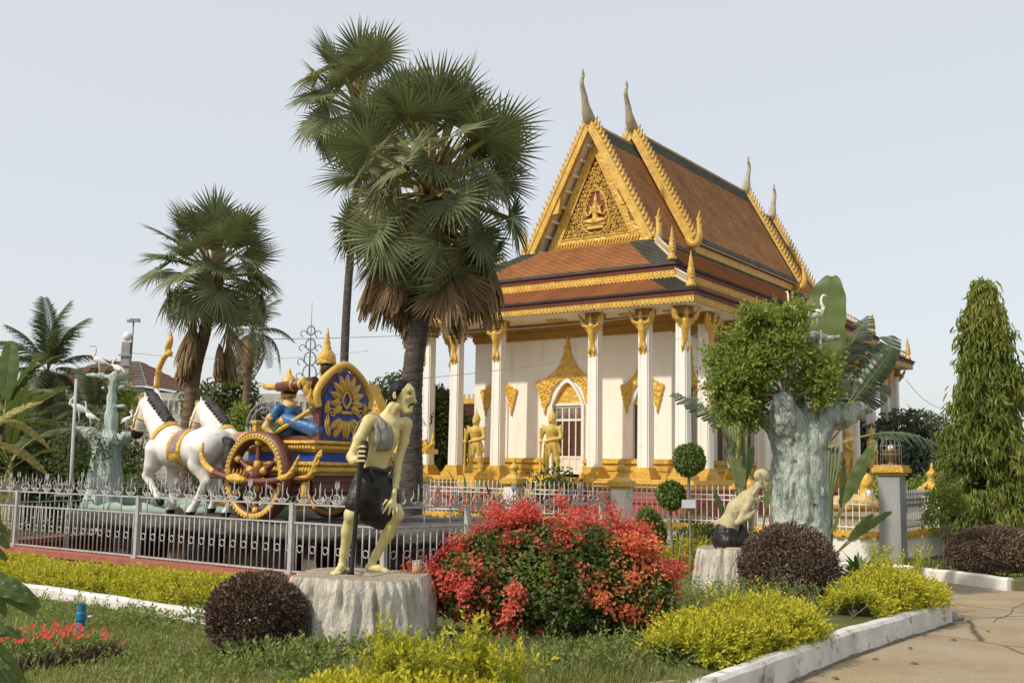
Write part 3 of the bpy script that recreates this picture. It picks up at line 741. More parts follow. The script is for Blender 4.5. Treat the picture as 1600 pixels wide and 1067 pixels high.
def window(cx):
    w = MB(); arch_frame(w, cx, WY0 - 0.06, WY0 + 0.22, HW - 0.005, WB, WT, 0.62, 0.09)
    w.b2((cx - HW - 0.12, WY0 - 0.10, WB - 0.09), (cx + HW + 0.12, WY0 - 0.003, WB))
    W_ = w.build('window', WHITE, T)
    mb = MB()
    mb.b2((cx - HW, WY0 + 0.1, WB), (cx + HW, WY0 + 0.16, WT)); mb.b2((cx - 0.02, WY0 + 0.08, WB), (cx + 0.02, WY0 + 0.1, 3.35)); mb.b2((cx - HW, WY0 + 0.075, 3.32), (cx + HW, WY0 + 0.1, 3.42))
    mb.build('shutter', SHUTTER, W_)
    MB().prism([(cx + a, b) for a, b in arch_pts(HW - 0.01, WT, WT + 0.02, 0.58)], WY0 + 0.05, WY0 + 0.13).build('arch_panel', GOLD, W_)
    surround(cx, 3.95, 0.62, 0.80, WY0, parent=W_)
window(-8.85); window(-2.38)
for y in SIDEWIN:
    w = MB(); w.b2((WX1 - 0.05, y - 0.53, WB - 0.09), (WX1 + 0.07, y + 0.53, WB)); 
    for s in (-1, 1): w.b2((WX1 - 0.05, y + s * 0.49 - 0.04, WB), (WX1 + 0.06, y + s * 0.49 + 0.04, 4.72))
    W_ = w.build('window', WHITE, T)
    MB().b2((WX1 - 0.2, y - 0.45, WB), (WX1 - 0.12, y + 0.45, 4.72)).build('shutter', SHUTTER, W_)
    surround(y, 4.0, 0.68, 0.80, WX1, parent=W_, rot=True)
# columns: fluted square shafts on stepped gold bases
def colsec(h):
    a, b = h, h * 0.80; c = h * 0.42; g = h * 0.93
    q = [(a, -b), (a, -c), (g, -c * .8), (g, c * .8), (a, c), (a, b), (b, b), (b, a), (c, a), (c * .8, g), (-c * .8, g), (-c, a), (-b, a), (-b, b), (-a, b), (-a, c), (-g, c * .8), (-g, -c * .8), (-a, -c), (-a, -b), (-b, -b), (-b, -a), (-c, -a), (-c * .8, -g), (c * .8, -g), (c, -a), (b, -a), (b, -b)]
    return q
mb = MB()
mb.loft([[(x, y, z) for x, y in colsec(h)] for h, z in ((0.225, 1.70), (0.20, 6.80), (0.20, 6.82))], 0, False)
col0 = mb.build('column', pm('white_column_paint', (0.80, 0.765, 0.70), (0.73, 0.69, 0.62), 0.9, 0.6, 0.05, 8, 0.02, stain=((0.5, 0.45, 0.37), 1.6, 0.62, 0.85)), T, loc=(0, 0, 0))
mb = MB()
for z0, z1, h in ((1.30, 1.44, 0.40), (1.44, 1.52, 0.35), (1.52, 1.62, 0.31), (1.62, 1.70, 0.27)): mb.b2((-h, -h, z0), (h, h, z1))
cb = mb.build('column_base', GOLDF, col0, bevel=0.012)
mb = MB()
for z0, z1, h in ((6.82, 6.92, 0.26), (6.92, 7.0, 0.32), (7.0, 7.232, 0.28)): mb.b2((-h, -h, z0), (h, h, z1))
cc = mb.build('capital', pm('ochre_capital_paint', (0.40, 0.23, 0.05), (0.27, 0.14, 0.03), 4, 0.6, 0.4, 14, 0.02), col0, bevel=0.01)
FX = [0.0, -1.45, -3.5, -7.8, -9.85, -11.3]
SY = [1.75, 4.3, 7.0, 9.7, 15.8, 18.5, 21.2, 23.75]
CP = [(x, 0.0, 0) for x in FX] + [(x, L, 2) for x in FX] + [(0.0, y, 1) for y in SY] + [(-W, y, 3) for y in SY]
for i, (x, y, s) in enumerate(CP):
    if i == 0: continue
    c = inst(col0, T, (x, y, 0)); inst(cb, c); inst(cc, c)
# gold bird-figure brackets: raised wings hold the eave, the tail runs down to the shaft
gp = [C((0, -0.30, 0.55), (0, -0.34, 0.95), 0.10, 0.15), C((0, -0.34, 0.95), (0, -0.40, 1.18), 0.15, 0.13), C((0, -0.40, 1.2), (0, -0.43, 1.32), 0.05), Es((0, -0.46, 1.40), (0.085, 0.095, 0.11)), C((0, -0.46, 1.48), (0, -0.47, 1.66), 0.075, 0.012),
      C((0, -0.30, 0.55), (0, -0.20, 0.15), 0.10, 0.085), C((0, -0.20, 0.15), (0, -0.14, -0.25), 0.085, 0.05), C((0, -0.14, -0.25), (0, -0.13, -0.42), 0.05, 0.015), Es((0, -0.52, 1.40), (0.03, 0.06, 0.04))]
for s in (-1, 1):
    gp += [C((s * 0.13, -0.38, 1.16), (s * 0.30, -0.42, 1.22), 0.065), C((s * 0.30, -0.42, 1.22), (s * 0.42, -0.50, 1.52), 0.055, 0.04),
           C((s * 0.18, -0.30, 1.05), (s * 0.36, -0.32, 1.30), 0.07, 0.09), C((s * 0.36, -0.32, 1.30), (s * 0.50, -0.42, 1.60), 0.10, 0.05), C((s * 0.05, -0.3, 0.5), (s * 0.11, -0.36, 0.28), 0.075, 0.05), C((s * 0.11, -0.36, 0.28), (s * 0.06, -0.24, 0.0), 0.05, 0.03)]
ga0 = body('garuda_bracket', gp, 0.025, GOLDP, T, smooth=1)
ga0.location = (0, 0.10, 5.55)
k0 = True
for x, y, s in CP:
    if s == 3 and y > 5: continue
    r = {0: 0, 1: PI / 2, 2: PI, 3: -PI / 2}[s]
    if (x, y) == (0.0, 0.0): r = PI / 4
    if (x, y) == (-W, 0.0): r = -PI / 4
    o = ga0 if k0 else inst(ga0, T, name='garuda_bracket')
    k0 = False
    off = Matrix.Rotation(r, 3, 'Z') @ Vector((0, 0.10, 0))
    o.location = (x + off.x, y + off.y, 5.55); o.rotation_euler = (0, 0, r)
# ceiling of the porch
mb = MB(); slab(mb, -0.70, 7.235, 7.29, 0); mb.build('porch_ceiling', WHITE, T)
for x in (-1.45 / 2, -2.5, -5.65, -8.8):
    MB().lathe([(0.42, 7.232), (0.36, 7.20), (0.0, 7.17)], (x, 0.75, 0), 16).build('ceiling_rosette', GOLDF, T)
# eave boards with a scalloped gold hem
def eave_board(i, z0, z1, zr, parent=T, sides=(0, 1, 2, 3)):
    mb = MB(); x0, x1, y0, y1 = rect(i)
    def run(a, b, n):
        d = (Vector(b) - Vector(a)); Ln = d.length; d.normalize(); k = max(1, int(Ln / 0.16)); st = Ln / k
        poly = [(0, z1)]
        for q in range(k):
            s0 = q * st; poly += [(s0 + st * 0.02, z0 + 0.05), (s0 + st * 0.25, z0 + 0.008), (s0 + st * 0.5, z0 - 0.012), (s0 + st * 0.75, z0 + 0.008)]
        poly += [(Ln, z0 + 0.05), (Ln, z1)]
        nv = Vector(n)
        base = len(mb.v)
        P = [Vector((*a, 0)) + Vector((*d, 0)) * u for u, _ in poly]
        A = [(p.x + nv.x * 0.0, p.y + nv.y * 0.0, zz) for p, (_, zz) in zip(P, poly)]; B = [(p.x - nv.x * 0.06, p.y - nv.y * 0.06, zz) for p, (_, zz) in zip(P, poly)]
        m = len(A)
        mb.add(A + B, [list(range(m)), list(range(m, 2 * m))[::-1]] + [((j + 1) % m, j, m + j, m + (j + 1) % m) for j in range(m)], 0)
        for q in range(k):                        # one raised boss per scallop
            c = Vector((*a, 0)) + Vector((*d, 0)) * (q + 0.5) * st + Vector((nv.x, nv.y, 0)) * 0.004
            h = (z1 - z0)
            for zz, rr0 in ((z0 + h * 0.35, 0.045), (z0 + h * 0.72, 0.03)):
                mb.add([tuple(c + Vector((*d, 0)) * (rr0 * e[0]) + Vector((0, 0, zz + rr0 * e[1]))) for e in ((-1, 0), (0, -1), (1, 0), (0, 1))] + [tuple(c + Vector((nv.x, nv.y, 0)) * 0.03 + Vector((0, 0, zz)))], [(0, 1, 4), (1, 2, 4), (2, 3, 4), (3, 0, 4)], 0)
    run((x0, y0), (x1, y0), (0, -1)); run((x1, y0), (x1, y1), (1, 0)); run((x1, y1), (x0, y1), (0, 1)); run((x0, y1), (x0, y0), (-1, 0))
    mb.build('eave_board', GOLDF, parent)
    mb = MB(); ring(mb, i - 0.05, z1 + 0.003, zr, 0.3); mb.build('red_eave_board', DARKRED, parent)
eave_board(-0.80, 7.25, 7.50, 7.672)
eave_board(0.60, 8.42, 8.72, 8.89)
mb = MB(); slab(mb, 0.9, 8.0, 8.7, 0); mb.build('tier_wall', DARKRED, T)
# tiled planes built row by row
def roof_plane(mb, a, b, c, d, rowh=0.13, gb=0, gt=0, gl=0.0, gr=0.0, lift=0.04):
    """a,b lower edge (left,right), c,d upper edge (right,left); material 0 orange, 1 grey-green border"""
    a, b, c, d = map(Vector, (a, b, c, d))
    n = ((b - a).cross(d - a)).normalized()
    H = ((d + c) / 2 - (a + b) / 2).length; rows = max(3, int(H / rowh)); rowh = H / rows
    Lb = (b - a).length; e = (b - a).normalized()
    for k in range(rows):
        t0, t1 = k / rows, (k + 1) / rows
        l0, r0, l1, r1 = a.lerp(d, t0), b.lerp(c, t0), a.lerp(d, t1), b.lerp(c, t1)
        ln = (r0 - l0).length
        cuts = [0.0]
        ql, qr = (gl / max(ln, 1e-3)), 1 - (gr / max(ln, 1e-3))
        segs = [(0, 1, 1)] if (k < gb or k >= rows - gt or ql >= qr) else [s for s in ((0, ql, 1), (ql, qr, 0), (qr, 1, 1)) if s[1] - s[0] > 1e-5]
        for s0, s1, m in segs:
            A, B, Cc, D = l0.lerp(r0, s0), l0.lerp(r0, s1), l1.lerp(r1, s1), l1.lerp(r1, s0)
            up = n * lift
            v0 = k * rowh
            u = [(p - a).dot(e) + (0.065 if k % 2 else 0) for p in (A, B, Cc, D)]
            mb.add([A + up, B + up, Cc, D, A, B], [(0, 1, 2, 3), (4, 5, 1, 0)], m, False,
                   [((u[0], v0 + .004), (u[1], v0 + .004), (u[2], v0 + rowh - .002), (u[3], v0 + rowh - .002)), ((u[0], 0.0), (u[1], 0.0), (u[1], 0.003), (u[0], 0.003))])
    return mb
def tier(i0, z0, i1, z1, parent=T, grey=0.95):
    x0, x1, y0, y1 = rect(i0); X0, X1, Y0, Y1 = rect(i1)
    mb = MB(); kw = dict(gb=2, gl=grey, gr=grey)
    roof_plane(mb, (x0, y0, z0), (x1, y0, z0), (X1, Y0, z1), (X0, Y0, z1), **kw)
    roof_plane(mb, (x1, y0, z0), (x1, y1, z0), (X1, Y1, z1), (X1, Y0, z1), **kw)
    roof_plane(mb, (x1, y1, z0), (x0, y1, z0), (X0, Y1, z1), (X1, Y1, z1), **kw)
    roof_plane(mb, (x0, y1, z0), (x0, y0, z0), (X0, Y0, z1), (X0, Y1, z1), **kw)
    return mb.build('roof_tier', [TILE, TILEG], parent)
tier(-0.92, 7.64, 0.85, 8.50)
tier(0.48, 8.86, 2.70, 10.42)
# steep roofs
def gable_roof(y0, y1, zr, hw, ze, name, gl, gr):
    mb = MB()
    roof_plane(mb, (CX + hw, y0, ze), (CX + hw, y1, ze), (CX + 0.05, y1, zr), (CX + 0.05, y0, zr), gb=2, gt=6, gl=gl, gr=gr)
    roof_plane(mb, (CX - hw, y1, ze), (CX - hw, y0, ze), (CX - 0.05, y0, zr), (CX - 0.05, y1, zr), gb=2, gt=6, gl=gr, gr=gl)
    o = mb.build(name, [TILE, TILEG], T)
    mb = MB()                                     # white boarded underside, 9 cm below the tiles
    for s in (1, -1):
        P = [(CX + s * (hw - 0.14), ze - 0.06), (CX, zr - 0.36), (CX, zr - 0.24), (CX + s * (hw - 0.03), ze - 0.05)]
        mb.prism(P if s > 0 else P[::-1], y0 + 0.05, y1 - 0.05)
    mb.build('soffit', WHITE, T)
    mb = MB(); mb.tube([(CX, y0 + 0.2, zr + 0.03), (CX, y1 - 0.2, zr + 0.03)], 0.09, 8); mb.build('ridge', pm('pale_ridge_mortar', (0.5, 0.42, 0.25), (0.33, 0.27, 0.15), 3, 0.9), T)
    return o
gable_roof(3.0, 7.1, 15.62, 2.86, 10.50, 'gable_roof', 0.45, 0.05)
gable_roof(L - 7.1, L - 3.0, 15.62, 2.86, 10.50, 'gable_roof', 0.05, 0.45)
gable_roof(6.62, L - 6.62, 16.28, 2.86, 11.18, 'main_roof', 0.45, 0.45)
for y0, y1, z in ((6.9, L - 6.9, 10.72), (3.3, 6.6, 10.08), (L - 6.6, L - 3.3, 10.08)):   # gold hem and red board below the steep roofs
    mb = MB()
    for s in (1, -1):
        n = int((y1 - y0) / 0.16); st = (y1 - y0) / n; poly = [(y0, z + 0.34)]
        for q in range(n): poly += [(y0 + q * st, z + 0.05), (y0 + (q + .5) * st, z - 0.01)]
        poly += [(y1, z + 0.05), (y1, z + 0.34)]
        mb.prism(poly, CX + s * 2.62, CX + s * 2.68, ax='x')
    mb.build('eave_board', GOLDF, T)
    mb = MB()
    for s in (1, -1): mb.b2((CX + s * 2.45, y0, z + 0.343), (CX + s * 2.72, y1, z + 0.45))
    mb.build('red_eave_board', DARKRED, T)
mb = MB(); mb.b2((CX - 2.42, 3.75, 8.9), (CX + 2.42, L - 3.75, 11.0)); mb.build('clerestory_wall', WHITE, T)
# end walls that close the steep roofs
mb = MB()
for y, s in ((3.68, 1), (L - 3.68, -1)): mb.prism([(CX - 2.6, 10.46), (CX + 2.6, 10.46), (CX, 15.2)], y, y + s * 0.1)
for y, s in ((7.0, 1), (L - 7.0, -1)): mb.prism([(CX - 2.6, 10.6), (CX + 2.6, 10.6), (CX, 15.9)], y, y + s * 0.1)
mb.build('gable_wall', DARKRED, T)
# carved gable
GY = 3.62
def tri_frame(mb, y0, y1, o, i, m=0):
    for a in range(3):
        b = (a + 1) % 3; mb.prism([o[a], o[b], i[b], i[a]], y0, y1, m)
OT = [(CX - 2.36, 10.50), (CX + 2.36, 10.50), (CX, 15.20)]; IT = [(CX - 1.66, 10.98), (CX + 1.66, 10.98), (CX, 14.55)]; IT2 = [(CX - 1.58, 11.03), (CX + 1.58, 11.03), (CX, 14.38)]
mb = MB(); tri_frame(mb, GY - 0.14, GY + 0.05, OT, IT, 0); tri_frame(mb, GY - 0.17, GY - 0.10, IT, IT2, 1)
for k in range(30):                               # rope of leaves on the bottom rail
    x = CX - 2.0 + k * 4.0 / 29
    mb.tube([(x - 0.06, GY - 0.15, 10.60), (x + 0.05, GY - 0.17, 10.84)], [0.045, 0.02], 6)
mb.build('gable_frame', [GOLD, GOLDP], T)
MB().b2((CX - 2.75, GY - 0.34, 10.36), (CX + 2.75, GY - 0.1, 10.495)).build('white_sill', WHITE, T)
GP = MB().prism([IT2[0], IT2[1], IT2[2]], GY - 0.06, GY + 0.0).build('gable_panel', pm('dark_red_panel', (0.23, 0.055, 0.03), (0.16, 0.035, 0.02), 4, 0.7), T)
mb = MB(); rr = random.Random(3)
def spiral(cx, cz, r, a0, turns, s, y, th, mb):
    pts = []
    for j in range(16):
        t = j / 15; q = r * (1 - 0.82 * t); a = a0 + s * turns * 2 * PI * t
        pts.append((cx + q * math.cos(a), y, cz + q * math.sin(a)))
    mb.tube(pts, [th * 1.35 * (1 - 0.45 * j / 15) for j in range(16)], 5)
def inside(x, z, mg): return z > 11.03 + mg and abs(x) < (14.38 - z) / (14.38 - 11.03) * 1.58 - mg * 1.1
for z in np.arange(11.13, 14.2, 0.18):
    row = int(round((z - 11.13) / 0.18)); x = 0.09 if row % 2 else 0.0
    while x < 1.6:
        if inside(x, z, 0.05) and not (x < 0.44 and 11.3 < z < 12.75 and x / 0.44 < 1.12 - abs(z - 11.95) * 0.7):
            for s in ((1, -1) if x > 0.01 else (1,)):
                a0 = rr.uniform(0, 6.3); spiral(CX + s * x, z, rr.uniform(0.085, 0.115), a0 if s > 0 else PI - a0, 1.2, s, GY - 0.085, 0.024, mb)
                mb.tube([(CX + s * (x + 0.06), GY - 0.09, z - 0.08), (CX + s * (x + 0.02), GY - 0.12, z), (CX + s * (x + 0.07), GY - 0.10, z + 0.10)], [0.03, 0.026, 0.005], 5)
        x += 0.18
for s in (1, -1):                                 # big leafy border round the figure
    mb.tube([(CX + s * a, GY - 0.1, b) for a, b in interp2] if False else [(p.x, p.y, p.z) for p in interp([(CX + s * 0.05, GY - 0.1, 11.1), (CX + s * 0.50, GY - 0.1, 11.32), (CX + s * 0.66, GY - 0.1, 11.70), (CX + s * 0.53, GY - 0.1, 12.15), (CX + s * 0.42, GY - 0.1, 12.6), (CX + s * 0.24, GY - 0.1, 12.85), (CX, GY - 0.1, 13.15)], 22)], 0.035, 6)
mb.build('gable_scrollwork', GOLDP, GP)
fp = [Es((0, 0, 0.78), (0.10, 0.09, 0.13)), C((0, 0, 0.88), (0, 0, 1.02), 0.10, 0.07), C((0, 0, 1.02), (0, 0, 1.25), 0.05, 0.01), C((0, 0, 0.30), (0, 0, 0.56), 0.12, 0.17), C((0, 0, 0.08), (0, 0, 0.3), 0.17, 0.13), C((0, 0, .6), (0, 0, .7), .05), C((-.46, 0, -.10), (.46, 0, -.10), .07), C((-.36, 0, -.24), (.36, 0, -.24), .06)]
for s in (-1, 1):
    fp += [C((s * 0.17, 0, 0.58), (s * 0.30, -0.04, 0.32), 0.06, 0.05), C((s * 0.30, -0.04, 0.32), (s * 0.03, -0.12, 0.46), 0.045, 0.035), C((s * 0.10, 0, 0.08), (s * 0.44, -0.06, 0.05), 0.11, 0.08), C((s * 0.44, -0.06, 0.05), (s * 0.06, -0.10, -0.02), 0.07, 0.05),
           C((s * 0.2, 0, 0.60), (s * 0.34, 0, 0.74), 0.05, 0.015), C((s * 0.11, 0, 0.80), (s * 0.16, 0, 0.66), 0.03, 0.02), C((s * 0.40, 0, .30), (s * 0.58, 0, .62), .05, .02)]
body('gable_figure', fp, 0.028, GOLDP, GP, loc=(CX, GY - 0.1, 11.60), scale=(0.98, 1, 1.0))
# bargeboards with flame crockets and rearing naga ends
def barge(y, zr, hw, ze, sgn):
    for s in (1, -1):
        mb = MB()
        A, B = Vector((CX + s * (hw + 0.02), 0, ze - 0.10)), Vector((CX + s * 0.02, 0, zr + 0.10))
        d = (B - A).normalized(); nrm = Vector((s * abs(d.z), 0, abs(d.x)))
        def P(u, w): q = A + d * u + nrm * w; return (q.x, q.z)
        Ln = (B - A).length
        poly = [P(0, -0.22), P(Ln - 0.12, -0.22), P(Ln, 0.06), P(0, 0.06)]
        mb.prism(poly if s < 0 else poly[::-1], y - 0.12, y + 0.12, 0)
        poly = [P(0.1, 0.02), P(Ln - 0.05, 0.02), P(Ln - 0.02, 0.12), P(0.1, 0.12)]
        mb.prism(poly if s < 0 else poly[::-1], y - 0.15, y + 0.15, 0)
        n = int(Ln / 0.24)
        for k in range(1, n):                     # crockets lean up the slope
            u = k * Ln / n; h = 0.30
            tp = [P(u - 0.09, 0.10), P(u + 0.07, 0.10), P(u + 0.08, 0.22), P(u + 0.14, h), P(u + 0.17, h + 0.08), P(u + 0.05, h - 0.02), P(u - 0.05, 0.24)]
            mb.prism(tp if s < 0 else tp[::-1], y - 0.05, y + 0.05, 1)
        u = Ln * 0.40                             # kink with an under-curl halfway
        tp = [P(u - 0.45, -0.28), P(u + 0.35, -0.28), P(u + 0.05, -0.42), P(u - 0.30, -0.52)]
        mb.prism(tp if s < 0 else tp[::-1], y - 0.10, y + 0.10, 0)
        # rearing end
        c = [Vector(P(0.25, -0.14)), Vector(P(-0.06, -0.14)), Vector(P(-0.16, 0.08)), Vector(P(0.06, 0.34)), Vector(P(0.40, 0.50)), Vector(P(0.66, 0.60)), Vector(P(0.98, 0.86))]
        pts = interp([(p.x, y, p.y) for p in c], 14)
        mb.tube(pts, [0.16, 0.17, 0.18, 0.18, 0.17, 0.16, 0.145, 0.13, 0.115, 0.095, 0.075, 0.055, 0.035, 0.01], 8, 1, flat=1.0)
        for k in range(4, 12, 2):
            p = pts[k]; q = p + Vector((s * 0.12, 0, 0.10)); mb.tube([p, (p + q) / 2 + Vector((0, 0, -0.02)), q + Vector((s * 0.02, 0, 0.12))], [0.07, 0.05, 0.005], 6, 1); q = p + Vector((-s * 0.10, 0, 0.12)); mb.tube([p, q + Vector((0, 0, 0.10))], [0.07, 0.005], 6, 1)
        mb.build('bargeboard', [GOLDF, GOLDP], T)
    mb = MB()                                     # the curved roof horn
    g = sgn
    pts = interp([(CX, y + g * 0.25, zr - 0.05), (CX, y - g * 0.05, zr + 0.18), (CX, y - g * 0.28, zr + 0.55), (CX, y - g * 0.42, zr + 1.0), (CX, y - g * 0.62, zr + 1.45), (CX, y - g * 0.60, zr + 1.72), (CX, y - g * 0.50, zr + 1.84), (CX, y - g * 0.56, zr + 1.98), (CX, y - g * 0.52, zr + 2.12)], 26)
    rad = [0.20, 0.23, 0.25, 0.26, 0.25, 0.23, 0.20, 0.17, 0.145, 0.14, 0.12, 0.11, 0.10, 0.095, 0.09, 0.085, 0.08, 0.07, 0.06, 0.055, 0.06, 0.05, 0.045, 0.045, 0.035, 0.012]
    mb.tube(pts, rad, 10)
    mb.build('roof_horn', pm('weathered_horn_gilding', (0.42, 0.37, 0.28), (0.28, 0.22, 0.13), 5, 0.6, 0.3, 12, 0.02), T)
barge(3.0, 15.62, 2.86, 10.50, 1); barge(6.62, 16.28, 2.86, 11.18, 1); barge(L - 6.62, 16.28, 2.86, 11.18, -1); barge(L - 3.0, 15.62, 2.86, 10.50, -1)
# beams under the overhang of the front gable
for k in range(8):
    t = (k + 0.6) / 8; x = CX - 2.70 * t; z = 15.24 - 4.80 * t
    MB().box((x + 0.06, 3.38, z - 0.10), (0.10, 0.52, 0.10)).build('soffit_beam', WHITE, T)
# crests on the hips: small balusters, a rail and an upright naga finial
def crest(ax, ay, sx, sy, i0, z0, i1, z1):
    mb = MB()
    def P(t, h): i = i0 + (i1 - i0) * t; return Vector((ax + sx * i, ay + sy * i, z0 + (z1 - z0) * t + h))
    mb.tube([P(0.05, 0.05), P(1, 0.05)], 0.06, 6, 0); mb.tube([P(0.05, 0.30), P(1, 0.30)], 0.045, 6, 0)
    for k in range(10): mb.tube([P(0.1 + k * 0.09, 0.05), P(0.1 + k * 0.09, 0.30)], 0.03, 5, 0)
    b = P(0.02, 0)
    mb.lathe([(0.17, -0.04), (0.17, 0.08), (0.10, 0.12), (0.11, 0.26), (0.135, 0.40), (0.125, 0.55), (0.085, 0.68), (0.095, 0.74), (0.06, 0.86), (0.065, 0.92), (0.025, 1.08), (0.008, 1.22)], b, 10, 1)
    for k in range(5): mb.ball((b.x - sx * 0.09, b.y - sy * 0.09, b.z + 0.3 + 0.12 * k), 0.05 - 0.006 * k, 1, 7, 5)
    mb.build('hip_crest', [pm('pale_crest_paint', (0.62, 0.54, 0.38), (0.46, 0.38, 0.24), 6, 0.6), GOLDP], T)
for ax, sx in ((0, -1), (-W, 1)):
    for ay, sy in ((0, 1), (L, -1)):
        crest(ax, ay, sx, sy, -0.62, 7.80, 0.55, 8.40); crest(ax, ay, sx, sy, 0.80, 9.10, 2.2, 10.1)

# ------------------------------------------------------------------ guardians of the stairs
gd = [C((0.20, 0.0, 0.10), (0.20, -0.04, 0.48), 0.07, 0.085), C((-0.20, 0, 0.10), (-0.21, -0.04, 0.48), 0.07, 0.085), C((0.20, -0.04, 0.48), (0.11, 0, 0.92), 0.085, 0.135), C((-0.21, -0.04, 0.48), (-0.11, 0, 0.92), 0.085, 0.135), C((0.19, 0, 0.88), (0.30, 0.02, 0.70), 0.09, 0.03), C((-0.19, 0, 0.88), (-0.30, 0.02, 0.70), 0.09, 0.03),
      C((0.20, 0.04, 0.05), (0.25, -0.16, 0.04), 0.06, 0.05), C((-0.20, 0.04, 0.05), (-0.26, -0.15, 0.04), 0.06, 0.05), C((0, 0, 0.92), (0, 0, 1.1), 0.19, 0.17), C((0, 0, 1.1), (0, -0.01, 1.38), 0.165, 0.22), C((-0.18, 0, 1.44), (0.18, 0, 1.44), 0.10),
      C((0, 0, 1.48), (0, -0.01, 1.60), 0.07), Es((0, -0.02, 1.70), (0.115, 0.125, 0.145)), Es((0, -0.14, 1.68), (0.03, 0.04, 0.05)), C((0, 0, 1.80), (0, 0, 1.84), 0.135, 0.12), C((0, 0, 1.86), (0, 0, 1.98), 0.10, 0.05), C((0, 0, 1.98), (0, 0, 2.22), 0.035, 0.008),
      C((0.28, 0, 1.44), (0.35, -0.05, 1.16), 0.075, 0.06), C((0.35, -0.05, 1.16), (-0.10, -0.24, 1.04), 0.06, 0.045), C((-0.28, 0, 1.44), (-0.36, -0.06, 1.18), 0.075, 0.06), C((-0.36, -0.06, 1.18), (-0.27, -0.24, 1.05), 0.06, 0.045), Es((-0.24, -0.27, 1.03), (0.07, 0.06, 0.06)),
      C((-0.25, -0.27, 0.02), (-0.25, -0.27, 0.45), 0.055, 0.035), C((-0.25, -0.27, 0.45), (-0.25, -0.26, 1.45), 0.035, 0.045), C((0.26, 0, 1.5), (0.40, 0, 1.58), 0.05, 0.02), C((-0.26, 0, 1.5), (-0.40, 0, 1.58), 0.05, 0.02),
      C((0.02, -0.13, 0.95), (0.0, -0.17, 0.55), 0.07, 0.035), C((-0.16, -0.1, 0.95), (-0.2, -0.12, 0.62), 0.06, 0.03), C((0.16, -0.1, 0.95), (0.2, -0.12, 0.62), 0.06, 0.03), C((0, 0, 0.90), (0, 0, 0.92), 0.21)]
for z in (0.2, 0.40): gd += [C((0.20, 0, z), (0.20, 0, z + .02), 0.096, k=0.01), C((-0.21, 0, z), (-0.21, 0, z + .02), 0.096, k=0.01)]
gV, gF = sdf_arrays(gd, 0.024)
gme = np_mesh('guardian_statue', gV, gF, True); gme.materials.append(YELLOW)
for X, Y, lab, r in ((CX - 1.65, -2.05, 'gilded guardian statue on the far left pedestal of the temple stair, clear of the door', 0.0), (CX + 1.65, -2.05, 'gilded guardian statue leaning on a club in front of the temple door', 0.0),
                     (2.05, 12.7 - 1.65, 'gilded guardian statue half hidden by palm leaves at the temple side stair', PI / 2), (2.05, 12.7 + 1.65, 'gilded guardian statue seen in profile beside the birdcage pillar', PI / 2)):
    o = bpy.data.objects.new('guardian_statue', gme); COL.objects.link(o)
    o.location = frame_pt(TO, X, Y, 1.42); o.rotation_euler = (0, 0, ANG + r); o.scale = (1.14, 1.1, 1.08)
    tag(o, lab, 'statue', 'guardian statues of the temple stairs')
# ------------------------------------------------------------------ temple wall with iron railing
TW = thing('temple_wall', 'long white and gold temple wall with spear-topped white railings and finial pillars', 'wall', (FO[0], FO[1], 0), ANG)
NB, BL = 11, 2.88
FLEN = NB * BL
def wall_run(name, parent, x0, x1, ax):
    mb = MB()
    def bx(a0, a1, b0, b1, z0, z1, m):
        if ax == 'x': mb.b2((a0, b0, z0), (a1, b1, z1), m)
        else: mb.b2((b0, a0, z0), (b1, a1, z1), m)
    bx(x0, x1, -0.10, 0.10, -0.25, 0.40, 0); bx(x0, x1, -0.13, 0.13, 0.40, 0.44, 1); bx(x0, x1, -0.16, 0.16, 0.44, 0.50, 1); bx(x0, x1, -0.12, 0.12, 0.50, 0.53, 1)
    k = int(abs(x1 - x0) / 0.22)
    for j in range(k):                             # lotus petals on the gold band
        c = x0 + (j + 0.5) * (x1 - x0) / k
        for s in (-1, 1): bx(c - 0.07, c + 0.07, s * 0.155 - 0.02, s * 0.155 + 0.02, 0.405, 0.475, 1)
    mb.build(name, [WHITE, GOLDF], parent)
wall_run('wall_base', TW, -FLEN, -0.2, 'x'); wall_run('wall_base', TW, 0.2, 14.0, 'y')
def spear_panel(Ln, n):
    mb = MB()
    for z in (0.60, 1.03, 1.13): mb.b2((0, -0.012, z - 0.012), (Ln, 0.012, z + 0.012))
    st = Ln / n
    for k in range(n):
        x = (k + 0.5) * st
        mb.b2((x - 0.009, -0.009, 0.52), (x + 0.009, 0.009, 1.22))
        mb.lathe([(0.008, 0), (0.022, 0.035), (0.016, 0.07), (0.002, 0.13)], (x, 0, 1.20), 5)
        if k % 2 == 0:
            mb.tube([(x, 0, 1.03), (x + st, 0, 1.13)], 0.006, 4); mb.tube([(x, 0, 1.13), (x + st, 0, 1.03)], 0.006, 4)
        mb.tube([(x, 0, 0.60), (x + st / 2, 0, 0.68), (x + st, 0, 0.60)], 0.006, 4)
    return mb
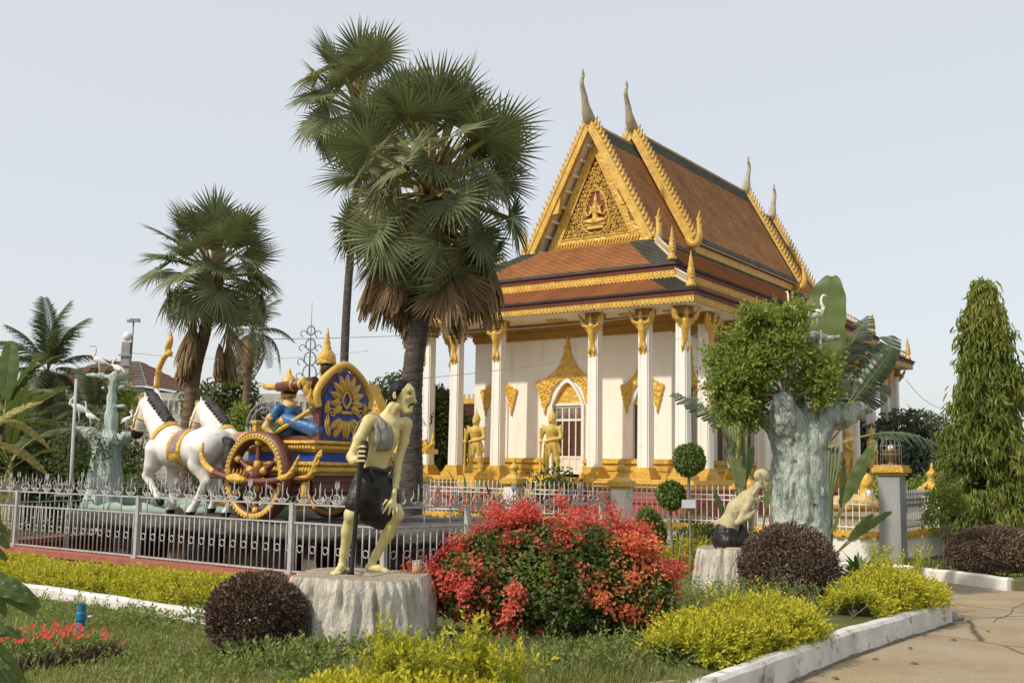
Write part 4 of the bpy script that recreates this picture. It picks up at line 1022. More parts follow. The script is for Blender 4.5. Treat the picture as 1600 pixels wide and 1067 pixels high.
def finial_pillar(parent, loc):
    mb = MB(); mb.b2((-0.17, -0.17, -0.25), (0.17, 0.17, 1.20)); mb.b2((-0.19, -0.19, -0.25), (0.19, 0.19, 0.10))
    p = mb.build('pillar', WHITE, parent, loc, bevel=0.01)
    mb = MB(); mb.b2((-0.20, -0.20, 1.20), (0.20, 0.20, 1.25)); mb.b2((-0.25, -0.25, 1.25), (0.25, 0.25, 1.33)); mb.b2((-0.22, -0.22, 1.33), (0.22, 0.22, 1.37)); mb.box((0, 0, 1.42), (0.36, 0.36, 0.10), 0, 0, 0.5)
    mb.lathe([(0.09, 1.46), (0.10, 1.50), (0.06, 1.53), (0.11, 1.58), (0.12, 1.63), (0.07, 1.69), (0.035, 1.73), (0.045, 1.76), (0.012, 1.86)], (0, 0, 0), 12)
    mb.build('pillar_cap', GOLDF, p, bevel=0.008)
    return p
sp0 = None; pp0 = None
for k in range(NB):
    x = -(k + 1) * BL
    if sp0 is None: sp0 = spear_panel(BL - 0.34, 20).build('railing_panel', IRONW, TW, (x + 0.17, 0, 0))
    else: inst(sp0, TW, (x + 0.17, 0, 0))
    if pp0 is None: pp0 = finial_pillar(TW, (x, 0, 0))
    else:
        p = inst(pp0, TW, (x, 0, 0)); inst(KIDS[pp0.name][0], p)
sg = spear_panel(BL - 0.34, 20).build('railing_panel', IRONG, TW, (0, 0.26, 0), (0, 0, PI / 2))
for k in range(1, 5):
    inst(sg, TW, (0, 0.26 + k * BL, 0), (0, 0, PI / 2)); p = inst(pp0, TW, (0, k * BL + 0.08, 0)); inst(KIDS[pp0.name][0], p)
cp = MB(); cp.b2((-0.2, -0.2, -0.3), (0.2, 0.2, 1.58))
cpo = cp.build('corner_pillar', pm('bare_grey_plaster', (0.34, 0.345, 0.34), (0.23, 0.235, 0.235), 2, 0.85, 0.15, 15, 0.02, (1, 1, 0.3), stain=((0.30, 0.29, 0.28), 3, 0.56, 0.75)), TW, bevel=0.012)
mb = MB()
for z0, z1, h in ((1.58, 1.63, 0.24), (1.63, 1.72, 0.29), (1.72, 1.77, 0.26)): mb.b2((-h, -h, z0), (h, h, z1))
mb.build('pillar_cap', GOLDF, cpo, bevel=0.01)
# little birdcage lantern on the corner pillar
BC = thing('birdcage_lantern', 'small domed wire cage around a bronze bowl, on top of the grey corner pillar', 'lantern', (FO[0], FO[1], 1.77), ANG)
mb = MB()
for k in range(14):
    a = 2 * PI * k / 14
    mb.tube([(0.19 * math.cos(a), 0.19 * math.sin(a), 0), (0.19 * math.cos(a), 0.19 * math.sin(a), 0.36), (0.15 * math.cos(a), 0.15 * math.sin(a), 0.48), (0.07 * math.cos(a), 0.07 * math.sin(a), 0.55), (0, 0, 0.57)], 0.006, 4)
for z, q in ((0.01, 0.19), (0.36, 0.19), (0.2, 0.19), (0.48, 0.15)): mb.tube([(q * math.cos(a), q * math.sin(a), z) for a in np.linspace(0, 2 * PI, 25)], 0.007, 4)
mb.build('cage', IRONG, BC)
mb = MB(); mb.lathe([(0.09, 0.0), (0.05, 0.05), (0.05, 0.09), (0.10, 0.13), (0.15, 0.20), (0.14, 0.26), (0.16, 0.29), (0.10, 0.29), (0.0, 0.27)], (0, 0, 0), 14); mb.build('bowl', pm('bronze', (0.30, 0.19, 0.07), (0.18, 0.10, 0.04), 6, 0.4, metal=0.4), BC)
mb = MB(); mb.ball((0, 0, 0.33), (0.06, 0.06, 0.06)); mb.build('globe', HERONW, BC)

# ------------------------------------------------------------------ pond with its red rim and ornate iron fence
PF = thing('pond_wall', 'low red cement wall rimming the chariot pond', 'wall', (PO[0], PO[1], 0), ANG)
UL, VB = -8.75, 5.4
mb = MB()
mb.prism([(UL - 1.3, VB), (UL - 1.5, VB), (UL - 0.12, -0.16), (0.16, -0.16), (1.0, VB), (0.8, VB), (-0.12, 0.12), (UL + 0.10, 0.12)], 0.0, 0.22, ax='z')
mb.prism([(UL - 1.26, VB), (UL - 1.54, VB), (UL - 0.16, -0.20), (0.20, -0.20), (1.04, VB), (0.76, VB), (-0.16, 0.16), (UL + 0.14, 0.16)], 0.22, 0.30, ax='z')
for k in range(24):                                # rough plaster rosettes in low relief on the outer face
    for j in range(2):
        mb.ball((UL + 0.2 + k * 0.36 + j * 0.18, -0.17, 0.11 + 0.05 * math.sin(k * 2.3 + j)), (0.10, 0.03, 0.075), 0, 7, 5)
mb.prism([(UL - 1.2, VB - 0.2), (0.8, VB - 0.2), (0.8, VB), (UL - 1.2, VB)], 0.0, 0.29, ax='z')
mb.build('rim', REDKERB, PF)
wm = bpy.data.materials.new('still_green_water'); wm.use_nodes = True
wp = wm.node_tree.nodes['Principled BSDF']; wp.inputs['Base Color'].default_value = (0.030, 0.050, 0.042, 1); wp.inputs['Roughness'].default_value = 0.08; wp.inputs['Specular IOR Level'].default_value = 0.5
wb = wm.node_tree.nodes.new('ShaderNodeBump'); wb.inputs['Strength'].default_value = 0.08; wb.inputs['Distance'].default_value = 0.01
wm.node_tree.links.new(_noise(wm.node_tree, _vec(wm.node_tree), 9, 3), wb.inputs['Height']); wm.node_tree.links.new(wb.outputs[0], wp.inputs['Normal'])
mb = MB(); mb.prism([frame_pt(PO, *p)[:2] for p in ((UL + 0.11, 0.11), (-0.11, 0.11), (0.78, VB - 0.2), (UL - 1.2, VB - 0.2))], 0.02, 0.06, ax='z')
tag(mb.build('water', wm), kind='structure')
# rocky island
IS = thing('rock_platform', 'dark rough rock slab island carrying the horses and the chariot above the pond', 'platform', (PO[0], PO[1], 0), ANG)
ip = [(-7.35, 0.75), (-6.6, 0.98), (-5.8, 0.80), (-4.9, 0.95), (-4.0, 0.75), (-3.1, 0.86), (-2.2, 0.72), (-1.3, 0.95), (-0.55, 1.25), (-0.05, 1.9), (0.15, 3.2), (0.1, 4.6), (-2, 4.9), (-5, 4.8), (-8, 5.0), (-9.9, 4.7), (-10.0, 3.4), (-9.3, 2.3), (-8.3, 1.5)]
P = interp([(a, b, 0) for a, b in ip + ip[:1]], 240)[:-1]
mb = MB(); cx, cy = -4.8, 2.8
def jit(p, z, s): 
    w = 1 + s; q = vnoise(np.array([[p.x, p.y, z * 3]]), 3.1, 4)[0]
    q2 = vnoise(np.array([[p.x, p.y, z * 6]]), 8.5, 9)[0]; d = Vector((p.x - cx, p.y - cy, 0)).normalized() * (q * 0.09 + q2 * 0.05)
    return (cx + (p.x - cx) * w + d.x, cy + (p.y - cy) * w + d.y, z + 0.03 * q + .015 * q2)
mb.loft([[jit(p, z, s) for p in P] for z, s in ((0.58, -0.10), (0.60, -0.03), (0.64, 0.0), (0.69, 0.012), (0.74, 0.004), (0.78, -0.012), (0.80, -0.05))], 0, True)
for k, (a, b) in enumerate(((-6.9, 1.6), (-5.2, 1.7), (-3.4, 1.6), (-1.6, 1.8), (-8.6, 3.2), (-0.8, 3.4), (-4.5, 3.8))):
    mb.lathe([(0.34, 0.0), (0.30, 0.2), (0.36, 0.62)], (a, b, 0), 10)
mb.build('slab', ROCK, IS)
mb = MB()                                          # mint painted ledges on the island
for pts, r in (([(-9.2, 2.2, 0.76), (-7.6, 2.0, 0.80), (-6.4, 2.1, 0.78)], 0.14), ([(-6.9, 2.6, 0.78), (-5.8, 2.7, 0.80), (-4.4, 2.75, 0.78)], 0.15), ([(-9.6, 3.0, 0.80), (-8.8, 3.6, 0.84), (-7.4, 3.5, 0.82)], 0.2)):
    P = interp(pts, 12); mb.tube(P, [r * (0.8 + 0.35 * math.sin(i * 1.9 + r * 50)) for i in range(12)], 8, flat=0.8)
mb.build('mint_ledge', MINT, IS)
FN = thing('pond_fence', 'ornate white iron fence with curled lyre tops standing on the red pond rim', 'fence', (PO[0], PO[1], 0.30), ANG)
def s_curve(x, s, h, k=0):                         # one upright S with a curl at its foot
    pts = []
    for j in range(9):
        a = -PI * 0.5 + j / 8 * 1.7 * PI
        r = 0.030 * (0.55 + 0.45 * j / 8); pts.append((x + s * (r * math.cos(a) - 0.02), 0, 0.035 + r * math.sin(a)))
    pts += [(x + s * 0.035, 0, 0.05), (x + s * 0.055, 0, 0.09), (x + s * 0.02, 0, 0.135), (x + s * 0.03, 0, h)]
    return [(p[0], 0, 0.83 + p[2]) for p in pts]
def lyre_panel(Ln):
    mb = MB()
    n = int(Ln / 0.1); st = Ln / n
    for z in (0.03, 0.61, 0.83): mb.b2((0, -0.014, z - 0.010), (Ln, 0.014, z + 0.010))
    for k in range(n):
        x = (k + 0.5) * st; mb.tube([(x, 0, 0.0), (x, 0, 0.62)], 0.0088, 6)
        if k % 2 == 0:
            mb.tube([(x + st / 2 + 0.043 * math.cos(a), 0, 0.30 + 0.043 * math.sin(a)) for a in np.linspace(0, 2 * PI, 13)], 0.007, 5)
        if k % 4 == 1: mb.tube([(x, 0, 0.61), (x, 0, 0.83)], 0.0088, 6)
    q = max(2, int(Ln / 0.27)); sq = Ln / q
    for k in range(q):
        x = (k + 0.5) * sq
        for s in (-1, 1): mb.tube(interp(s_curve(x + s * 0.055, s, 0.20), 26), [0.0105] * 20 + [0.011, 0.010, 0.009, 0.007, 0.005, 0.002], 5)
        mb.tube([(x, 0, 0.83), (x, 0, 1.02), (x, 0, 1.10)], [0.012, 0.010, 0.002], 6)
        if k % 5 == 2:
            mb.tube([(x + 0.055 * math.cos(a), -0.004, 0.90 + 0.06 * math.sin(a)) for a in np.linspace(0, 2 * PI, 15)], 0.008, 5)
            for s in (-1, 1): mb.tube([(x, 0, 1.0), (x + s * 0.03, 0, 1.05), (x + s * 0.02, 0, 1.12)], [0.01, 0.012, 0.003], 5)
    return mb
mbp = MB(); mbp.b2((-0.030, -0.030, 0.0), (0.030, 0.030, 0.85)); mbp.b2((-0.05, -0.05, 0.0), (0.05, 0.05, 0.02))
BAY = 3.05
fpost = mbp.build('post', IRON, FN, (-1.5, 0, 0)); fpan = lyre_panel(BAY - 0.08).build('railing_panel', IRON, FN, (-1.5 - BAY + 0.04, 0, 0))
for k in (1, 2): inst(fpost, FN, (-1.5 - k * BAY, 0, 0))
inst(fpan, FN, (-1.5 - 2 * BAY + 0.04, 0, 0))
lyre_panel(8.7 - 1.5 - 2 * BAY - 0.06).build('railing_panel', IRON, FN, (-8.7, 0, 0))
lyre_panel(1.40).build('railing_panel', IRON, FN, (-1.46, 0, 0)); inst(fpost, FN, (0, 0, 0)); inst(fpost, FN, (-8.74, 0, 0))
dv = math.atan2(3.9, 0.55); ln = math.hypot(3.9, 0.55) / 3
sidep = lyre_panel(ln - 0.08).build('railing_panel', IRON, FN, (0.04 * math.cos(dv), 0.04 * math.sin(dv), 0), (0, 0, dv))
for k in (1, 2, 3):
    if k < 3: inst(sidep, FN, ((k * ln + 0.04) * math.cos(dv), (k * ln + 0.04) * math.sin(dv), 0), (0, 0, dv))
    inst(fpost, FN, (k * ln * math.cos(dv), k * ln * math.sin(dv), 0), (0, 0, dv))
dl = math.atan2(5.2, -1.3); ln = math.hypot(5.2, 1.3) / 2
lp = lyre_panel(ln - 0.08).build('railing_panel', IRON, FN, (-8.74, 0.05, 0), (0, 0, dl))
inst(lp, FN, (-8.74 + ln * math.cos(dl), 0.05 + ln * math.sin(dl), 0), (0, 0, dl)); inst(fpost, FN, (-8.74 + ln * math.cos(dl), ln * math.sin(dl), 0), (0, 0, dl))
# ------------------------------------------------------------------ white horses
hp = [C((-0.50, 0, 1.04), (0.35, 0, 1.02), 0.285, 0.275, .05), Es((-0.50, 0, 1.08), (0.36, 0.29, 0.30), .05), Es((0.48, 0, 1.06), (0.36, 0.25, 0.31), .06), C((0.40, 0, 1.22), (0.55, 0, 1.25), 0.14, .14),
      C((0.52, 0, 1.18), (0.84, 0, 1.50), 0.25, 0.185, .06), C((0.84, 0, 1.50), (1.06, 0, 1.72), 0.185, 0.135, .05), C((1.10, 0, 1.72), (1.24, 0, 1.48), 0.14, 0.12, .04), C((1.24, 0, 1.48), (1.33, 0, 1.28), 0.115, 0.095, .04), Es((1.16, 0, 1.58), (0.15, 0.11, 0.18), .04), Es((1.34, 0, 1.27), (0.10, 0.085, 0.095), .03)]
for s in (-1, 1):
    hp += [C((1.05, s * 0.065, 1.80), (1.07, s * 0.085, 1.94), 0.035, 0.010, .015), Es((1.22, s * 0.085, 1.60), (0.035, 0.025, 0.03), .012)]
def leg(pts, rads):
    return [C(pts[i], pts[i + 1], rads[i], rads[i + 1], .035) for i in range(len(pts) - 1)]
hp += leg([(0.58, 0.15, 1.0), (0.66, 0.16, 0.78), (0.80, 0.15, 0.60), (0.60, 0.14, 0.36), (0.50, 0.14, 0.28), (0.44, 0.14, 0.20)], [0.19, 0.125, 0.072, 0.05, 0.055, 0.06])
hp += leg([(0.55, -0.15, 1.0), (0.53, -0.15, 0.75), (0.56, -0.15, 0.50), (0.52, -0.15, 0.17), (0.55, -0.15, 0.10), (0.58, -0.15, 0.04)], [0.19, 0.115, 0.072, 0.05, 0.058, 0.07])
hp += leg([(-0.58, 0.15, 1.02), (-0.48, 0.17, 0.80), (-0.66, 0.16, 0.54), (-0.44, 0.16, 0.22), (-0.36, 0.16, 0.12), (-0.28, 0.16, 0.04)], [0.27, 0.165, 0.078, 0.052, 0.06, 0.072])
hp += leg([(-0.58, -0.15, 1.02), (-0.62, -0.16, 0.80), (-0.84, -0.15, 0.54), (-0.82, -0.15, 0.20), (-0.78, -0.15, 0.11), (-0.73, -0.15, 0.04)], [0.27, 0.155, 0.078, 0.052, 0.06, 0.072])
HB = [p for p in hp]
def hmat(c):
    m = np.zeros(len(c), int)
    m[c[:, 2] < 0.085] = 1
    m[np.linalg.norm(c - np.array([0.45, 0.14, 0.20]), axis=1) < 0.085] = 1
    m[(c[:, 0] > 1.2) & (c[:, 2] < 1.335)] = 1
    return m
HBODY = None
def make_horse():
    h = thing('horse_statue', 'nearer white horse statue with gold bridle and saddle band, one foreleg raised', 'horse statue', group='horses drawing the chariot')
    body('body', HB, 0.02, [HORSEW, BLACKP], h, matfn=hmat)
    mn = [C((0.46, 0, 1.42), (0.68, 0, 1.64), 0.04, 0.06), C((0.68, 0, 1.64), (0.93, 0, 1.86), 0.06, 0.055), C((0.93, 0, 1.86), (1.08, 0, 1.92), 0.05, 0.04), C((1.08, 0, 1.90), (1.20, 0, 1.76), 0.035, 0.02)]
    for k in range(9):
        u = k / 8; a = (0.52 + 0.46 * u, 0.03, 1.52 + 0.36 * u); mn.append(C(a, (a[0] - 0.05, 0.12, a[2] - 0.10), 0.034, 0.018, .02)); mn.append(C(a, (a[0] - 0.05, -0.10, a[2] - 0.08), 0.034, 0.018, .02)); mn.append(C(a, (a[0] - 0.07, 0.0, a[2] + 0.06), 0.03, 0.008, .02))
    body('mane', mn, 0.016, HORSED, h, noise=0.008, nscale=40)
    tl = [C((-0.84, 0, 1.16), (-0.94, 0, 1.10), 0.06, 0.075), C((-0.94, 0, 1.10), (-0.98, 0, 0.85), 0.085, 0.125), C((-0.98, 0, 0.85), (-0.97, 0, 0.55), 0.125, 0.09), C((-0.97, 0, 0.55), (-0.94, 0, 0.34), 0.09, 0.03)]
    body('tail', tl, 0.018, HORSED, h, noise=0.010, nscale=34)
    tor = [p for p in HB[:4]]
    sd = body('saddle_band', tor, 0.014, [SADDLE, GOLD], h, inflate=0.022, clip=[((1, 0, 0.12), 0.30), ((-1, 0, -0.12), 0.02), ((0, 0, -1), -0.82)], smooth=0, matfn=lambda c: ((np.abs(c[:, 0] + 0.12 * c[:, 2] - 0.005) < 0.045) | (np.abs(c[:, 0] + 0.12 * c[:, 2] - 0.28) < 0.05) | (c[:, 2] < 0.95)).astype(int))
    body('girth', tor, 0.014, GOLD, h, inflate=0.012, clip=[((1, 0, 0.12), 0.18), ((-1, 0, -0.12), -0.06), ((0, 0, 1), 0.86)], smooth=0)
    nk = HB[2:6]
    body('breast_collar', nk, 0.014, GOLD, h, inflate=0.018, clip=[((0.7, 0, 0.45), 1.17), ((-0.7, 0, -0.45), -1.07)], smooth=0)
    mb = MB()
    for c, d, r in (((1.20, 0, 1.52), (0.35, 0, -0.93), (0.155, 0.130)), ((1.31, 0, 1.345), (0.4, 0, -0.9), (0.118, 0.103)), ((1.105, 0, 1.755), (0.55, 0, -0.5), (0.145, 0.13))):
        d = Vector(d).normalized(); e = Vector((0, 1, 0)); g = d.cross(e)
        mb.tube([Vector(c) + g * r[0] * math.cos(a) + e * r[1] * math.sin(a) for a in np.linspace(0, 2 * PI, 21)], 0.016, 6, flat=1.0)
    for s in (-1, 1): mb.tube([(1.09, s * 0.130, 1.74), (1.20, s * 0.130, 1.53), (1.30, s * 0.106, 1.35)], 0.016, 6)
    mb.build('bridle', GOLDP, h)
    mb = MB()
    for s in (-1, 1): mb.ball((1.235, s * 0.098, 1.605), 0.018)
    mb.build('eye', BLACKP, h)
    return h
HR = ANG + PI
h1 = make_horse(); h1.location = frame_pt(PO, -5.36, 1.42, 0.80); h1.rotation_euler = (0, 0, HR)
h2 = copy_tree(h1); h2.location = frame_pt(PO, -5.36, 2.52, 0.80); h2.scale = (1, -1, 1)
h2['label'] = 'farther white horse statue mostly hidden behind its twin, only head and back showing'

# ------------------------------------------------------------------ chariot; local x runs to its rear, y away from the lawn
CH = thing('chariot', 'gold, blue and red-brown royal chariot with high flame-carved throne back', 'chariot', (PO[0], PO[1], 0.80), ANG)
U0, U1, V0, V1 = -4.05, -2.66, 1.45, 2.72
mb = MB(); mb.b2((U0, V0 + 0.03, 0.42), (U1 - 0.03, V1 - 0.03, 0.70)); mb.b2((U0 + 0.1, V0 + 0.1, 0.36), (U1 - 0.1, V1 - 0.1, 0.42))
mb.b2((U0 - 0.05, V0 - 0.02, 0.56), (U1 + 0.0, V1 + 0.02, 0.60)); mb.build('chassis', BROWNW, CH, bevel=0.012)
mb = MB()
for z0, z1, o in ((0.66, 0.70, 0.05), (0.70, 0.80, 0.02), (0.80, 0.85, 0.07), (0.985, 1.02, 0.03), (1.02, 1.10, 0.055), (1.10, 1.145, 0.10)):
    mb.b2((U0 - o, V0 - o, z0), (U1 + o, V1 + o, z1))
mb.build('gilded_tier', GOLDF, CH, bevel=0.012)
mb = MB(); mb.b2((U0 + 0.01, V0 + 0.01, 0.85), (U1 - 0.01, V1 - 0.01, 0.985)); mb.build('blue_tier', BLUE, CH)
for z, h in ((0.70, 0.09), (1.02, 0.075)):           # leaf friezes on the tiers
    for side in (0, 1):
        mb = MB()
        for j in range(24):
            if side: x = U1 + 0.05; y = V0 + (j + 0.5) * (V1 - V0) / 24; o_ = (0.02, 0)
            else: y = V0 - 0.05; x = U0 + (j + 0.5) * (U1 - U0) / 24; o_ = (0, -0.02)
            mb.tube([(x, y, z), (x + o_[0], y + o_[1], z + h * 0.5), (x, y, z + h)], [0.034, 0.028, 0.004], 5)
        mb.build('leaf_frieze', GOLDP, CH)
# throne back: brown slab, blue field, gold frame and flame petals
TV = 2.04
def arch(w, z0, zt, n=14, sh=0.62):
    out = [(TV - w, z0)]
    zs = z0 + (zt - z0) * sh
    for k in range(n + 1):
        u = -1 + 2 * k / n; out.append((TV + u * w * (1.0 if abs(u) < 0.99 else 1.0), zs + (zt - zs) * (1 - abs(u) ** 2.0) * (1.0 - 0.0) + (0.03 if abs(u) < 0.08 else 0)))
    return out + [(TV + w, z0)]
MB().prism(arch(0.50, 1.145, 2.16), U1 - 0.14, U1 - 0.02, ax='x').build('throne_back', BROWNW, CH)
MB().prism(arch(0.44, 1.17, 2.12), U1 - 0.022, U1 - 0.002, ax='x').build('blue_panel', BLUE, CH)
mb = MB()
fr = [(U1, a, b) for a, b in arch(0.49, 1.16, 2.20)]
fr = [p for p in fr if p[2] > 1.55]
P = interp([(U1 - 0.04, TV - 0.51, 1.62), (U1 - 0.04, TV - 0.55, 1.80), (U1 - 0.04, TV - 0.46, 1.96), (U1 - 0.04, TV - 0.28, 2.13), (U1 - 0.04, TV, 2.26), (U1 - 0.04, TV + 0.28, 2.13), (U1 - 0.04, TV + 0.46, 1.96), (U1 - 0.04, TV + 0.55, 1.80), (U1 - 0.04, TV + 0.51, 1.62)], 40)
mb.tube(P, 0.058, 8)
for s in (-1, 1):                                  # naga flames curling off the frame
    for q, h in ((0, 0.26), (1, 0.2), (2, 0.14)):
        b = Vector((U1 - 0.06 - 0.04 * q, TV + s * (0.52 + 0.03 * q), 1.66 + 0.13 * q)); mb.tube([b, b + Vector((-0.04, s * 0.07, 0.02)), b + Vector((-0.05, s * 0.11, 0.09)), b + Vector((-0.03, s * 0.09, h * .75 + 0.03))], [0.065, 0.055, 0.04, 0.005], 7)
mb.build('throne_frame', GOLDP, CH)
mb = MB()
def petal(cy, cz, ang, ln, w, m=0):
    d = Vector((math.sin(ang), math.cos(ang))); n = Vector((d.y, -d.x)); out = []
    prof = [(0, .12), (.15, .38), (.35, .5), (.55, .46), (.72, .34), (.86, .20), (1, 0)]
    L_ = [(d * t * ln + n * p * w) for t, p in prof]; R_ = [(d * t * ln - n * p * w) for t, p in prof[::-1][1:]]
    mb.prism([(cy + p.x, cz + p.y) for p in (L_ + R_)], U1 - 0.01, U1 + 0.028, m, ax='x')
    mb.tube([(U1 + 0.024, cy, cz), (U1 + 0.038, cy + d.x * ln * .5, cz + d.y * ln * .5), (U1 + 0.03, cy + d.x * ln * .95, cz + d.y * ln * .95)], [0.012, 0.018, 0.003], 5)
for k in range(11):
    a = R(-120 + 24 * k); petal(TV + 0.12 * math.sin(a), 1.72 + 0.15 * math.cos(a), a, 0.20 + 0.05 * math.cos(a) + .03 * abs(math.sin(a)), 0.105)
for s in (-1, 1):
    for a, l in ((180, .26), (152, .28), (124, .28)): petal(TV + s * .03 + .10 * math.sin(s * R(a)), 1.50 + .06 * math.cos(R(a)), s * R(a), l, .095)
    for y, z, l, a in ((.385, 1.30, .25, -4), (.33, 1.22, .16, 20), (.40, 1.53, .20, -10), (.22, 1.20, .13, -12)): petal(TV + s * y, z, s * R(a), l, .075)
    mb.tube([(U1 + 0.012, TV + s * (0.28 + 0.075 * (1 - t / 15 * .8) * math.cos(t * 0.5)), 1.545 + 0.075 * (1 - t / 15 * .8) * math.sin(t * 0.5)) for t in range(15)], 0.016, 5)
mb.tube(interp([(U1 + 0.012, TV + 0.0, 1.62), (U1 + 0.012, TV + 0.085, 1.74), (U1 + 0.012, TV, 1.86), (U1 + 0.012, TV - 0.085, 1.74), (U1 + 0.012, TV, 1.62)], 20), 0.022, 6)
mb.tube([(U1 + 0.012, TV - 0.11, 1.56), (U1 + 0.012, TV + 0.11, 1.56)], 0.026, 6)
mb.build('flame_petal_carving', GOLDP, CH)
mb = MB(); mb.b2((U0 + 0.2, V0 + 0.15, 1.145), (U1 - 0.14, V1 - 0.15, 1.22)); mb.build('seat', BROWNW, CH)
mb = MB(); mb.b2((U0 - 0.06, V0 + 0.12, 1.145), (U0 + 0.02, V1 - 0.12, 1.40)); mb.b2((U0 - 0.08, V0 + .1, 1.40), (U0 + 0.04, V1 - .1, 1.45)); mb.build('front_board', GOLDF, CH, bevel=0.012)
mb = MB()
for v in (V0 + 0.05, V1 - 0.05):
    mb.tube(interp([(U0 + 0.35, v, 1.16), (U0 + 0.55, v, 1.28), (U1 - 0.55, v, 1.40), (U1 - 0.15, v, 1.58)], 14), [0.05, 0.045, 0.04] + [0.035] * 11, 7)
    mb.ball((U0 + 0.36, v, 1.19), 0.07)
mb.build('arm_rail', GOLDP, CH)
for v in (V0 - 0.10, V1 + 0.10):                   # hooked gold flames at the chassis corners
    mb = MB()
    P = interp([(U1 - 0.30, v, 0.60), (U1 - 0.02, v, 0.62), (U1 + 0.10, v, 0.74), (U1 + 0.17, v, 0.92), (U1 + 0.25, v, 1.02)], 14)
    mb.tube(P, [0.045, 0.047, 0.05, 0.05, 0.05, 0.048, 0.045, 0.042, 0.038, 0.034, 0.03, 0.024, 0.015, 0.005], 8)
    for k in range(4, 12, 2): mb.tube([P[k], P[k] + Vector((0.06, 0, 0.0)), P[k] + Vector((0.07, 0, 0.07))], [0.035, 0.025, 0.004], 6)
    mb.b2((U1 - 0.10, v - 0.035, 0.36), (U1 - 0.0, v + 0.035, 0.62))
    mb.build('corner_flame', GOLDF, CH)
def wheel(v, cu=-3.50):
    m = MB(); Rw = 0.635; cz = 0.635
    def ring(r0, r1, y0, y1, mat, mb, n=48):
        loops = []
        for j in range(n):
            a = 2 * PI * j / n; c, s = math.cos(a), math.sin(a)
            loops.append([(cu + r * c, v + y, cz + r * s) for r, y in ((r0, y0), (r1, y0), (r1, y1), (r0, y1))])
        mb.loft(loops + [loops[0]], mat, True, cap=False)
    ring(0.52, Rw, -0.07, 0.10, 0, m)
    W_ = m.build('wheel', BROWNW, CH)
    m = MB(); ring(0.522, 0.598, -0.092, -0.06, 0, m)
    for k in range(56):
        a = 2 * PI * k / 56; m.ball((cu + 0.585 * math.cos(a), v - 0.09, cz + 0.585 * math.sin(a)), (0.024, 0.02, 0.024), 0, 6, 4)
    m.build('gold_rim', GOLDP, W_)
    m = MB()
    for k in range(6):
        a = PI / 2 + k * PI / 3; c, s = math.cos(a), math.sin(a)
        m.tube([(cu + r * c, v, cz + r * s) for r in (0.1, 0.2, 0.3, 0.42, 0.51)], [0.045, 0.05, 0.042, 0.032, 0.036], 8)
        m.tube([(cu + r * c, v - 0.005, cz + r * s) for r in (0.10, 0.16, 0.22)], [0.05, 0.062, 0.048], 8, 1)
        m.tube([(cu + r * c, v - 0.005, cz + r * s) for r in (0.43, 0.47, 0.51)], [0.04, 0.055, 0.06], 8, 1)
    m.build('spoke', [BROWNW, GOLDP], W_)
    m = MB(); m.tube([(cu, v - 0.17, cz), (cu, v - 0.15, cz), (cu, v - 0.06, cz), (cu, v + 0.1, cz)], [0.05, 0.08, 0.12, 0.12], 14)
    m.build('hub', BROWNW, W_)
wheel(1.18); wheel(2.84, -3.66)
mb = MB(); mb.tube([(-3.50, 1.1, 0.635), (-3.50, 3.0, 0.635)], 0.045, 8); mb.build('axle', BROWNW, CH)
mb = MB()                                          # bowed side rail with flame tips, passing in front of the wheel
v = 0.98
P = interp([(-4.20, v, 0.68), (-3.85, v, 0.60), (-3.4, v, 0.565), (-2.95, v, 0.58), (-2.72, v, 0.63)], 18); mb.tube(P, 0.045, 8, 0)
mb.tube(interp([(-4.20, v, 0.68), (-4.40, v, 0.78), (-4.50, v, 0.94), (-4.47, v, 1.12)], 12), [0.042, 0.046, 0.048, 0.05, 0.05, 0.048, 0.045, 0.04, 0.034, 0.026, 0.015, 0.004], 8, 1)
mb.tube(interp([(-2.85, v, 0.60), (-2.66, v, 0.65), (-2.55, v, 0.76), (-2.46, v, 0.94)], 12), [0.042, 0.045, 0.047, 0.048, 0.047, 0.045, 0.042, 0.038, 0.033, 0.025, 0.015, 0.004], 8, 1)
mb.tube([(-3.95, v, 0.615), (-3.7, v - 0.01, 0.60), (-3.45, v, 0.565)], [0.03, 0.085, 0.03], 8, 1)
for k in range(5): mb.tube([(-3.85 + 0.08 * k, v - 0.02, 0.64), (-3.82 + 0.08 * k, v - 0.03, 0.74)], [0.03, 0.004], 5, 1)
mb.build('side_rail', [BROWNW, GOLDF], CH)
mb = MB()
for v in (1.28, 3.1): mb.tube([(-4.6, v, 0.70), (-3.0, v, 0.66)], 0.04, 8); mb.tube([(-4.7, v, 0.62), (-2.6, v, 0.60)], 0.03, 8)
mb.tube([(-4.0, 2.05, 0.6), (-5.0, 2.0, 0.85), (-6.3, 2.0, 1.05), (-6.75, 2.0, 1.35)], [0.06, 0.055, 0.05, 0.05], 8)
mb.tube([(-5.85, 1.5, 1.17), (-5.85, 2.5, 1.17)], 0.04, 8); mb.build('shaft', BROWNW, CH)
mb = MB()
P = interp([(-6.75, 2.0, 1.30), (-6.86, 2.0, 1.75), (-7.05, 2.0, 2.05), (-7.02, 2.0, 2.35), (-6.85, 2.0, 2.62)], 22); mb.tube(P, [0.042] * 22, 8, 0)
mb.build('shaft_swan_neck', HORSEW, CH)
mb = MB(); P = interp([(-7.05, 2.0, 2.05), (-7.02, 2.0, 2.35), (-6.85, 2.0, 2.60), (-6.72, 2.0, 2.62), (-6.80, 2.0, 2.70), (-6.74, 2.0, 2.86), (-6.78, 2.0, 3.05)], 24)
mb.tube(P, [0.046] * 12 + [0.045, 0.045, 0.048, 0.052, 0.056, 0.056, 0.052, 0.045, 0.036, 0.026, 0.014, 0.004], 8); mb.build('shaft_flame_tip', GOLDF, CH)

